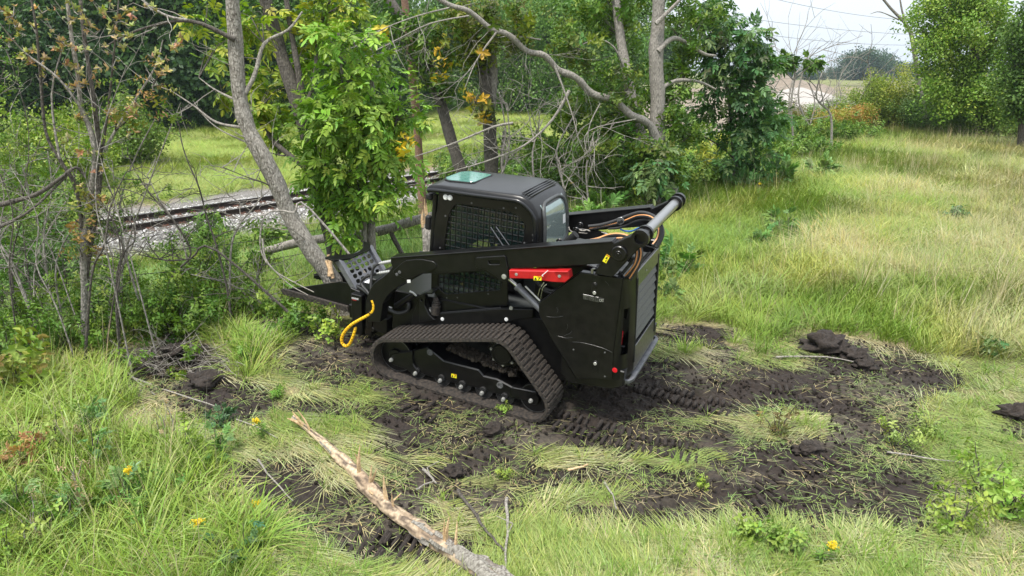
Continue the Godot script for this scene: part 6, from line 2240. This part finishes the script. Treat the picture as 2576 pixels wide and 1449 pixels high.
func build_forest():
	rng.seed = 303
	var dk := [Color(.045, .095, .035), Color(.065, .125, .04), Color(.08, .15, .045)]
	var md := [Color(.09, .165, .045), Color(.11, .20, .05), Color(.075, .14, .04)]
	var lt := [Color(.13, .25, .055), Color(.17, .29, .06), Color(.11, .20, .05)]
	var edge := [[-250, 335], [-120, 332], [20, 332], [140, 330], [260, 328], [380, 325], [480, 322], [580, 318], [680, 314], [780, 310], [880, 300], [980, 285], [1070, 270], [1160, 262], [1250, 254], [1340, 247], [1430, 241], [1520, 236], [1620, 232]]
	var gname := "trees of the wood beyond the railroad"
	for row in 3:
		for k in edge.size():
			if row == 2 and k % 2: continue
			var e: Array = edge[k]
			var g := gp(e[0] + row * 40 + rf(-25, 25), e[1] + 6.0 - row * 5.0)
			g += Vector3(rf(-1.5, 1.5), 0, -row * rf(4.0, 7.0))
			g.y = hgt(g.x, g.z)
			var c: Array = dk if k < 7 else (md if k < 12 or row == 0 else lt)
			if (k * 7 + row) % 5 == 0: c = md
			var lab: String = ["dark leafy tree at the edge of the wood beyond the railroad meadow", "leafy tree standing deeper in the wood beyond the railroad meadow", "tall tree at the back of the wood beyond the railroad meadow"][row]
			var h := rf(10, 14) + row * 2.0
			var dist := g.length()
			var kind := "dk" if c == dk else ("md" if c == md else "lt")
			var sh := crown_shape("%s%d%d" % [kind, mini(row, 1), k % 2], 600 + k % 2 + row * 10, 420 if row == 0 else 300, .1 if row == 0 else .25, .09, LM.clump, c, .62)
			rng.seed = 9000 + row * 100 + k
			big_tree("woodland_tree", lab, gname + [", edge", ", inner", ", back"][row], g, h, rf(0, TAU), sh)
	# lighter tree group in the gap above the loader roof
	for a in [[1400, 290, 13.0, 7.0], [1330, 285, 15.0, 6.0], [1470, 285, 17.0, 8.0], [1290, 270, 18.0, 7.0], [1560, 280, 16.0, 7.0], [1360, 260, 20.0, 7.0], [1240, 280, 16.0, 7.0]]:
		var g := gp(a[0], a[1])
		big_tree("maple_tree", "fresh mid green tree standing apart before the far wood", "fresh green trees before the far wood", g, a[2], a[0], crown_shape("maple%d" % (int(a[0]) % 2), int(a[0]), 520, .06, .075, LM.clump2, lt, .75))
	# brush at the foot of the wood
	for k in 22:
		var f := k / 21.0
		var g := gp(lerpf(-60, 1250, f), lerpf(338, 268, f * f) + rf(-2, 3))
		var bs := crown_shape("brush%d" % (k % 2), 850 + k % 2, 260, .02, .2, LM.clump2, md if k % 2 else lt, 1.9)
		rng.seed = 5000 + k
		var T := thing("woodland_brush", "low brush growing along the foot of the wood", "brush", g, "brush along the foot of the wood")
		T.basis = Basis(Vector3.UP, rf(0, TAU)).scaled(Vector3.ONE * rf(1.5, 2.6))
		obj("stems", bs[1], M.bark_dark, T)
		obj("foliage", bs[2], M.leaf, T).set_meta("kind", "stuff")
	# the horizon: tree belts far across the fields
	for k in 26:
		var px := lerpf(1880, 2330, k / 25.0) + rf(-10, 10)
		var d := 420.0 + rf(-30, 60)
		var g := pd(px, 190, d)
		g.y = hgt(g.x, g.z)
		var h := rf(7, 12)
		if px > 2120 and px < 2230: h = rf(13, 17); 
		elif px > 2060 and px < 2120: h = rf(4, 9)
		var hs := crown_shape("horizon%d" % (k % 3), 800 + k % 3, 150, .03, .16, LM.clump, [Color(.05, .09, .05), Color(.06, .11, .06)], 1.0)
		rng.seed = 7000 + k
		big_tree("horizon_tree", "hazy tree in the belt on the horizon across the field", "tree belt on the horizon", g, h, rf(0, TAU), hs)

const STRAW := [[2430, 1130, 330, 190], [2050, 1415, 620, 70], [2350, 1330, 300, 110], [1200, 1420, 330, 70], [720, 1085, 240, 80], [1000, 1000, 260, 60], [430, 1060, 130, 40], [1300, 1250, 260, 90], [1560, 1370, 300, 80], [900, 1180, 120, 50]]
const TALL := [[300, 1080, 330, 130], [150, 1300, 420, 200], [500, 1330, 200, 120], [640, 890, 180, 60], [720, 780, 200, 70]]
func build_grass():
	var up := [tuft(11, 13, .14, .34, .06, .45, .007, .7), tuft(12, 13, .12, .30, .07, .6, .0065, .9), tuft(13, 12, .18, .42, .06, .5, .0075, 1.0)]
	var lush := [tuft(14, 12, .26, .55, .05, .5, .0115, 1.0), tuft(15, 11, .22, .5, .05, .6, .011, 1.2)]
	var lie := [tuft(16, 15, .22, .5, .10, .5, .0058, .3, Vector3(3.4, -.82, 0), 2), tuft(17, 14, .2, .42, .12, .6, .0058, .25, Vector3(3.0, -.85, .8), 2), tuft(18, 13, .14, .3, .12, 2.6, .0055, .2, Vector3(0, -.85, 0), 2)]
	var seedh := tuft(19, 5, .4, .75, .05, .25, .004, .3, Vector3.ZERO, 2)
	var bit := tuft(23, 9, .05, .15, .12, 3.0, .006, .1, Vector3(0, -.92, 0), 2)
	# patches of the same tufts for the middle distance and beyond
	rng.seed = 41
	var patches := []
	for v in 4:
		var b := Bake.new()
		for k in 26:
			var a := rf(0, TAU)
			var r := .75 * sqrt(rf(0, 1))
			var m: Mesh = up[k % 3] if k % 7 else lie[k % 3]
			b.add(md(m), Transform3D(Basis(Vector3(0, 0, 1), rf(-.9, -.1)) * Basis(Vector3.UP, rf(0, TAU)).scaled(Vector3.ONE * rf(.7, 1.8)), Vector3(cos(a) * r, 0, sin(a) * r)), vary(Color.WHITE, .25))
		patches.append(b.mesh())
	rng.seed = 404
	var G := {}
	var put := func(key: String, mesh: Mesh, x: Transform3D, c: Color):
		if not G.has(key): G[key] = [mesh, [], []]
		G[key][1].append(x); G[key][2].append(c)
	var zones := [[-3.0, -6.5, 10500], [-6.5, -11.0, 11500], [-11.0, -18.0, 1500], [-18.0, -30.0, 2000], [-30.0, -52.0, 2200], [-52.0, -110.0, 2200]]
	var loc := Transform3D(Basis(-VF, VU, VN), VO).affine_inverse()
	for zi in zones.size():
		var zn: Array = zones[zi]
		for k in zn[2]:
			var z := rf(zn[1], zn[0])
			var x := rf(-1, 1) * (absf(z) * .80 + 1.2)
			var q := rail_q(x, z)
			if q < 3.9 and q > -6.0:
				if not (q > 3.4 or (q < -5.4 and rf(0, 1) < .3)): continue
			if q < -60.0: continue
			var y := hgt(x, z)
			var l := loc * Vector3(x, y, z)
			if l.x > -1.98 and l.x < .22 and absf(l.z) < .98 and absf(l.z) > .5: continue    # under the tracks
			if l.x > -3.75 and l.x < .9 and absf(l.z) <= (.7 if l.x > -2.3 else .33) and rf(0, 1) < .8: continue
			var m := mud(x, y, z)
			var sp := proj(Vector3(x, y, z))
			var al := .657 * x - .754 * z
			var n1 := nb.get_noise_2d(x * 22.0, z * 22.0)
			var n2 := na.get_noise_2d(x * 60.0 + 90.0, z * 60.0)
			if q > 13.0:      # swaths running along the clearing
				n1 = n1 * .5 + nb.get_noise_2d(q * 55.0, al * 9.0)
				n2 = n2 * .5 + na.get_noise_2d(q * 70.0 + 40.0, al * 12.0)
			var yaw := Basis(Vector3.UP, rf(0, TAU))
			var at := Vector3(x, y, z)
			if m > rf(.12, .62):
				if rf(0, 1) < (.14 + .55 * ss(-.05, .35, na.get_noise_2d(x * 120.0, z * 120.0))) * (1.0 if print_height(x, z) == 0.0 else .3):
					put.call("bit", bit, Transform3D(yaw.scaled(Vector3.ONE * rf(.6, 1.3)), at + Vector3(0, .015, 0)), vary([Color(.34, .29, .16), Color(.20, .28, .08), Color(.16, .2, .07)][k % 3], .3))
				continue
			if print_height(x, z) < -.001 and rf(0, 1) < .75: continue
			var worn := ss(880, 980, sp.y) * ss(560, 720, sp.x)      # driven over
			if worn > .4 and rf(0, 1) < .3 and m > .01: continue
			var st := blob(STRAW, sp.x, sp.y) + (.6 if m > .05 else 0.0) + n1 * .35 + worn * .75
			var right := ss(1500, 2300, sp.x) * (1.0 - ss(1000, 1300, sp.y))
			if q < 4.0: right = .0
			var green := Color(.21, .32, .05).lerp(Color(.14, .25, .035), ss(-.3, .3, n2))
			green = green.lerp(Color(.38, .42, .11), ss(-.05, .5, n1) * .85)
			if q < -4.0: green = Color(.27, .38, .07).lerp(Color(.34, .40, .11), ss(-.2, .4, n1))
			var dry := right * ss(2050, 2560, sp.x + n2 * 500.0) * .7 + ss(.05, .5, n2) * .3
			if q > 5.0 and q < 14.0 and sp.x < 1700: green = Color(.13, .25, .05).lerp(Color(.20, .31, .06), ss(-.2, .3, n1))
			var c2 := green.lerp(Color(.52, .46, .26), clampf(dry, 0, .9) * rf(.4, 1.0))
			if zi >= 2:
				var sc2: float = [0, 0, 1.0, 1.25, 1.7, 2.4][zi] * rf(.85, 1.2)
				var nr := Vector3(hgt(x - .5, z) - hgt(x + .5, z), 1.0, hgt(x, z - .5) - hgt(x, z + .5)).normalized()
				put.call("up%d" % (k % 4), patches[k % 4], Transform3D((Basis(Quaternion(Vector3.UP, nr)) * Basis(Vector3.UP, nb.get_noise_2d(x * 9.0, z * 9.0) * 5.0 + rf(-.4, .4))).scaled(Vector3(sc2, sc2 * (.74 if q > 0 else .55), sc2)), at), vary(c2))
				if q > 4.0 and rf(0, 1) < .15 + dry:
					for j in 2: put.call("seed", seedh, Transform3D(yaw.scaled(Vector3.ONE * rf(.8, 1.2) * (1.0 + (zi - 2) * .25)), at + Vector3(rf(-.6, .6), 0, rf(-.6, .6))), vary(Color(.52, .44, .30), .2))
				continue
			if st > .42:
				var flow := nb.get_noise_2d(x * 14.0 + 300.0, z * 14.0) * 2.6 + .4
				var c := Color(.50, .46, .27).lerp(Color(.27, .34, .10), clampf(ss(-.4, .4, n2 + rf(-.35, .35)) + worn * .18, 0, 1))
				put.call("lie%d" % (k % 3), lie[k % 3], Transform3D(Basis(Vector3.UP, flow + rf(-.5, .5)).scaled(Vector3.ONE * rf(.7, 1.25)), at + Vector3(0, rf(.0, .03), 0)), vary(c, .25))
				if rf(0, 1) < .30: put.call("up%d" % (k % 3), up[k % 3], Transform3D(yaw.scaled(Vector3.ONE * rf(.4, .75)), at), vary(green))
				continue
			var tall := blob(TALL, sp.x, sp.y)
			if tall > .2: c2 = c2.lerp(Color(.27, .39, .06), .65).lerp(Color(.46, .41, .22), .75 if rf(0, 1) < .2 else 0.0)
			var sc := rf(.7, 1.15) * (1.0 + tall * .08) * (1.0 + right * .3)
			var leanb := Basis(Vector3(0, 0, 1), rf(-.3, .1) + nb.get_noise_2d(x * 30.0, z * 30.0) * .7) * yaw
			if (tall > .3 or n2 > .25) and k % 4 == 0:
				put.call("lush%d" % (k % 8 / 4), lush[k % 8 / 4], Transform3D(leanb.scaled(Vector3.ONE * sc), at), vary(c2.lerp(Color(.20, .34, .06), .5)))
			else:
				put.call("up%d" % (k % 3), up[k % 3], Transform3D(leanb.scaled(Vector3.ONE * sc), at), vary(c2))
			if q > 4.0 and rf(0, 1) < .03 + .13 * clampf(dry, 0, 1):
				put.call("seed", seedh, Transform3D(leanb.scaled(Vector3.ONE * sc), at), vary(Color(.52, .45, .30), .2))
	for g in [["meadow_grass", "up", "long green meadow grass covering the clearing and the railroad meadow"], ["lush_grass", "lush", "broad bladed bright grass in the corner of the thicket"], ["flattened_grass", "lie", "pale flattened grass combed down round the churned mud"], ["grass_litter", "bit", "torn grass scraps scattered over the mud"], ["seed_grass", "seed", "dry straw coloured seed stalks standing in the meadow"]]:
		var T := thing(g[0], g[2], "grass")
		T.set_meta("kind", "stuff")
		var bk := Bake.new()
		var far := {}
		for key in G:
			if not key.begins_with(g[1]): continue
			var xs: Array = G[key][1]
			for k in xs.size():
				var x: Transform3D = xs[k]
				if x.origin.z > -11.0 or g[1] == "seed":
					bk.add(md(up[int(key.substr(2))] if g[1] == "up" else G[key][0]), x, G[key][2][k])
				else:
					var pm: Mesh = patches[int(key.substr(2))]
					if not far.has(pm): far[pm] = [[], []]
					far[pm][0].append(x); far[pm][1].append(G[key][2][k])
		if bk.v.size():
			obj("blades", bk.mesh(), M.grass, T)
			n_joined += bk.i.size() / 3
		for pm in far:
			copies("distant_blades", pm, M.grass, far[pm][0], far[pm][1], T)

func flower_plant(label: String, px: float, py: float, h: float, lean: Vector3):
	var p := gp(px, py)
	var T := thing("goldenrod", label, "flower", p)
	var b := MB.new()
	var top := Vector3(0, h, 0) + lean * h
	b.col = Color(.14, .2, .05)
	var pts := catmull([Vector3(0, -.02, 0), Vector3(0, h * .5, 0) + lean * h * .3, top], 5)
	tube(b, pts, grade(.004, .002, pts.size()), 5, false)
	part("stem", b, M.stem, T)
	var lb := MB.new()
	for k in 26:
		var f := rf(.1, .85)
		var q: Vector3 = pts[int(f * (pts.size() - 1))]
		var a := rf(0, TAU)
		var v := rf(.8, 1.2)
		lb.col = Color(.13 * v, .24 * v, .04 * v)
		leaflet(lb, q, Vector3(cos(a), .4, sin(a)).normalized(), Vector3.UP, rf(.06, .1), .018)
	part("leaves", lb, M.leaf, T).set_meta("kind", "stuff")
	var fb := MB.new()
	for k in 7:
		var a := k * 2.4
		var d := Vector3(cos(a), rf(.1, .5), sin(a)) * rf(.02, .05)
		for j in 16:
			var q := top + d * (j / 15.0) + Vector3(0, sin(j / 15.0 * PI) * .03 - .02, 0) + rv() * .008
			var v := rf(.75, 1.1)
			fb.col = Color(.78 * v, .58 * v, .03 * v)
			leaflet(fb, q, (rv() + Vector3(0, .6, 0)).normalized(), Vector3.UP, .015, .012)
	part("flower_head", fb, M.leaf, T)
func build_small():
	rng.seed = 505
	flower_plant("yellow goldenrod bent over the flattened grass beside the log's splintered tip", 665, 1100, .18, Vector3(-.3, 0, .1))
	flower_plant("yellow goldenrod flowering in the tall grass below the rut", 500, 1395, .28, Vector3(.1, 0, 0))
	flower_plant("small fading goldenrod at the border of the rut and grass", 640, 1300, .12, Vector3(.3, 0, 0))
	flower_plant("upright goldenrod growing behind the loader's rear window", 1437, 535, .75, Vector3.ZERO)
	flower_plant("uprooted goldenrod with its flower head lying in pale straw", 2060, 1410, .14, Vector3(.5, 0, .1))
	flower_plant("tall green goldenrod with one small bud in the bright grass", 355, 1365, .62, Vector3(0, 0, 0))
	flower_plant("distant goldenrod in the lush grass beside the lift arm tower", 1905, 520, .6, Vector3.ZERO)
	# broad leaved weeds
	var w := [[340, 925, .32, "broad leaved weed with round leaves at the rim of the pit", "broad", .16, Color(.17, .31, .04)], [440, 965, .22, "two leafed lime weed growing out of the pit", "broad", .15, Color(.22, .33, .04)], [620, 915, .3, "clover green weed in the flattened grass above the pit", "broad", .13, Color(.14, .28, .04)], [825, 860, .45, "pale lime weed with torn leaves beside the toothed jaw", "broad", .2, Color(.25, .38, .05)], [225, 870, .28, "lime weed with rounded leaves under the peach leaved sapling", "broad", .17, Color(.18, .31, .04)], [560, 1065, .2, "uprooted dark weed on the bare soil", "fern", .18, Color(.07, .16, .05)], [600, 1410, .3, "blue green compound leaved weed in the grass", "fern", .2, Color(.10, .22, .08)], [350, 1300, .3, "leafy upright weed in the bright tall grass", "sprig", .2, Color(.12, .26, .05)], [2490, 890, .22, "wide dark green weed in the dry grass", "broad", .24, Color(.09, .2, .06)], [1965, 585, .5, "green sumac seedling in the clearing grass", "fern", .24, Color(.12, .25, .06)], [1900, 620, .4, "smaller sumac seedling beside the larger one", "fern", .2, Color(.10, .22, .06)], [1700, 690, .55, "leafy sumac seedling behind the engine cover", "fern", .3, Color(.11, .23, .05)], [1680, 760, .4, "drooping seedling in the grass behind the grille", "fern", .3, Color(.10, .21, .05)], [1530, 545, .5, "fern leaved seedling between the box elder and the loader", "fern", .36, Color(.14, .29, .06)], [1480, 560, .4, "bright fern leaved seedling near the loader's exhaust", "fern", .34, Color(.15, .30, .06)], [2470, 1230, .45, "lime weed with pointed leaves in the flattened straw", "sprig", .3, Color(.22, .34, .06)], [2530, 1290, .5, "tall lime weed at the border of the straw", "broad", .24, Color(.22, .36, .06)], [2400, 1330, .42, "yellow green weed beside the tall lime weed", "sprig", .28, Color(.24, .36, .06)], [2250, 1120, .3, "pale lime weed on the edge of the churned mud", "sprig", .22, Color(.26, .36, .08)], [2330, 1090, .25, "small pale weed in the combed straw", "sprig", .2, Color(.24, .34, .08)], [1270, 1200, .12, "tiny yellow weed beside the torn soil", "sprig", .12, Color(.26, .36, .05)], [1770, 1225, .12, "tiny yellow weed in the tread prints", "sprig", .12, Color(.24, .35, .05)], [1960, 1090, .35, "reddish stemmed weed on the grassy hump in the mud", "broad", .12, Color(.16, .16, .05)], [1880, 1350, .2, "long lime weed lying flat in the straw", "sprig", .25, Color(.22, .34, .06)], [1980, 1385, .2, "leafy lime stalk lying beside the uprooted goldenrod", "sprig", .25, Color(.20, .33, .06)], [1270, 1035, .1, "small lime weed at the foot of the rubber track", "sprig", .12, Color(.25, .38, .06)], [55, 1180, .3, "brown withered fern frond in the bright grass", "fern", .2, Color(.40, .22, .10)], [110, 1150, .32, "orange brown withered frond beside the other frond", "fern", .2, Color(.45, .24, .12)], [1870, 480, .7, "feathery green sumac clump at the clearing edge", "fern", .36, Color(.13, .27, .08)], [1960, 465, .6, "light green sumac clump at the clearing edge", "fern", .42, Color(.16, .30, .09)], [2060, 445, .6, "pale sumac clump further along the clearing edge", "fern", .42, Color(.18, .31, .09)], [2390, 560, .4, "blue green weed patch in the dry grass", "sprig", .25, Color(.13, .24, .10)], [700, 1000, .18, "low weed in the combed grass before the pit", "sprig", .16, Color(.15, .28, .04)], [470, 905, .3, "rounded leaf weed shading the pit", "broad", .14, Color(.18, .32, .04)]]
	for a in w:
		shrub("broadleaf_weed", a[3], gp(a[0], a[1]), a[2], a[2] * 1.1, 6, 6, LM[a[4]], a[5] * (.5 if -gp(a[0], a[1]).z < 11.0 else 1.0), [a[6], a[6] * 1.15], "", 30, "bark_dark", "weed")
	# mixed herbs and dead stalks standing in the tall grass
	rng.seed = 818
	for k in 26:
		var p := gp(rf(-20, 560), rf(1080, 1440))
		if mud(p.x, p.y, p.z) > .1: continue
		var kind := k % 4
		shrub("meadow_herb", ["small leaved green herb standing in the tall grass", "lime herb with narrow leaves standing in the tall grass", "withered tan stalk standing in the tall grass", "feathery herb standing in the tall grass"][kind], p, rf(.3, .55), .16, 3, 6, [LM.sprig_small, LM.sprig, LM.sprig_small, LM.fern][kind], [.13, .14, .09, .12][kind], [[Color(.13, .26, .05)], [Color(.26, .38, .07)], [Color(.45, .36, .22)], [Color(.14, .28, .08)]][kind], "herbs in the tall grass, " + ["green", "lime", "withered", "feathery"][kind], 8, "dead_wood" if kind == 2 else "bark_dark", "herb")
	# soil clods
	var cl := [[2075, 880, .24, "large dark soil clod thrown up beside the ruts"], [2150, 905, .15, "medium soil clod lying against the large one"], [2175, 925, .11, "crumbling clod at the end of the soil heap"], [2030, 1135, .10, "soil lump under the reddish weed"], [1240, 1085, .09, "dark lump of torn turf beside the track"], [1140, 1190, .08, "crumbled soil lump behind the log splinters"], [520, 965, .16, "root filled soil lump beside the pit"], [440, 890, .14, "matted root lump over the pit"], [2555, 1045, .13, "dark soil lump at the border of the straw"]]
	for a in cl:
		var p := gp(a[0], a[1])
		var T := thing("soil_clod", a[3], "clod", p)
		var b := MB.new()
		var n := 18
		for j in n + 1:
			for i in n:
				var th := PI * j / n
				var ph := TAU * i / n
				var d := Vector3(sin(th) * cos(ph), cos(th), sin(th) * sin(ph))
				var r: float = a[2] * (1.0 + na.get_noise_3dv(d * 110.0 + p * 60.0) * .9 + nb.get_noise_3dv(d * 420.0 + p * 60.0) * .35)
				b.vert(d * Vector3(1.15, .62, .9) * r + Vector3(0, a[2] * .2, 0))
		for j in n:
			for i in n:
				var q := j * n + i
				var q2 := j * n + (i + 1) % n
				b.i.append_array([q, q2, q2 + n, q, q2 + n, q + n])
		part("lump", b, M.soil, T, true)
		var rb := MB.new()
		for k in 7:
			dead_twig(rb, rv() * a[2] * .5 + Vector3(0, a[2] * .4, 0), rv().normalized(), a[2] * .7, .003, 1)
		part("roots", rb, M.bark_dark, T, true).set_meta("kind", "stuff")
	# crumbs of soil over the churned ground
	var sm := stone(5)
	var xf := []
	var cc := []
	for k in 9000:
		var z := rf(-9.8, -3.6)
		var x := rf(-4.4, 5.4)
		var y := hgt(x, z)
		if mud(x, y, z) < .4: continue
		xf.append(Transform3D(Basis.from_euler(rv() * 3.0).scaled(Vector3.ONE * rf(.006, .022)), Vector3(x, y + print_height(x, z), z)))
		var g := rf(.014, .035)
		cc.append(Color(g, g * .78, g * .6))
	copies("soil_crumbs", sm, M.stone, xf, cc)
	tag(get_node("soil_crumbs"), "small crumbs of dark soil scattered over the mud", "soil", "", "stuff")
	# brush of dead twigs round the pit
	var bb := MB.new()
	var bp := gp(430, 900)
	for k in 90:
		var g := gp(rf(330, 600), rf(870, 960))
		dead_twig(bb, g - bp + Vector3(0, rf(0, .08), 0), Vector3(rf(-1, 1), rf(-.1, .35), rf(-.5, .5)).normalized(), rf(.15, .5), .005, 1)
	var bo := thing("brush_pile", "tangle of dead grey twigs and roots over the pit", "brush", bp)
	part("twigs", bb, M.dead_wood, bo, true).set_meta("kind", "stuff")
	# twigs caught on the hood
	var tw := [[lp("2", 1065, 760, -.1), lp("2", 1090, 810, -.1), lp("2", 1180, 825, -.15), lp("2", 1275, 835, -.2), "pale curved twig lying on the engine hood"], [lp("2", 1180, 790, -.25), lp("2", 1230, 805, -.25), lp("2", 1270, 795, -.28), lp("2", 1310, 810, -.28), "short forked twig caught beside the hood hinge"]]
	var lt := Transform3D(Basis(-VF, VU, VN), VO)
	for a in tw:
		var pts := []
		for k in 4: pts.append(lt * (a[k] as Vector3))
		var T := thing("twig", a[4], "twig", pts[0])
		for k in 4: pts[k] -= T.position
		var b := MB.new()
		tube(b, catmull(pts, 4), grade(.009, .005, 13), 6, true, .15)
		part("shaft", b, M.dead_wood, T, true)
	# dry soil and straw packed on the track frame
	var dx := []
	var dc := []
	for k in 420:
		var f := rf(0, 1)
		var c := Vector3(lerpf(-1.05, -.25, f), lerpf(.50, .40, f) + .0, rf(.60, .80))
		dx.append(lt * Transform3D(Basis.from_euler(rv() * 3.0).scaled(Vector3.ONE * rf(.008, .03)), c))
		var g := rf(.018, .05)
		dc.append(Color(g, g * .8, g * .62))
	copies("packed_soil", sm, M.stone, dx, dc)
	tag(get_node("packed_soil"), "dry soil packed on the loader's track frame", "soil", "", "stuff")
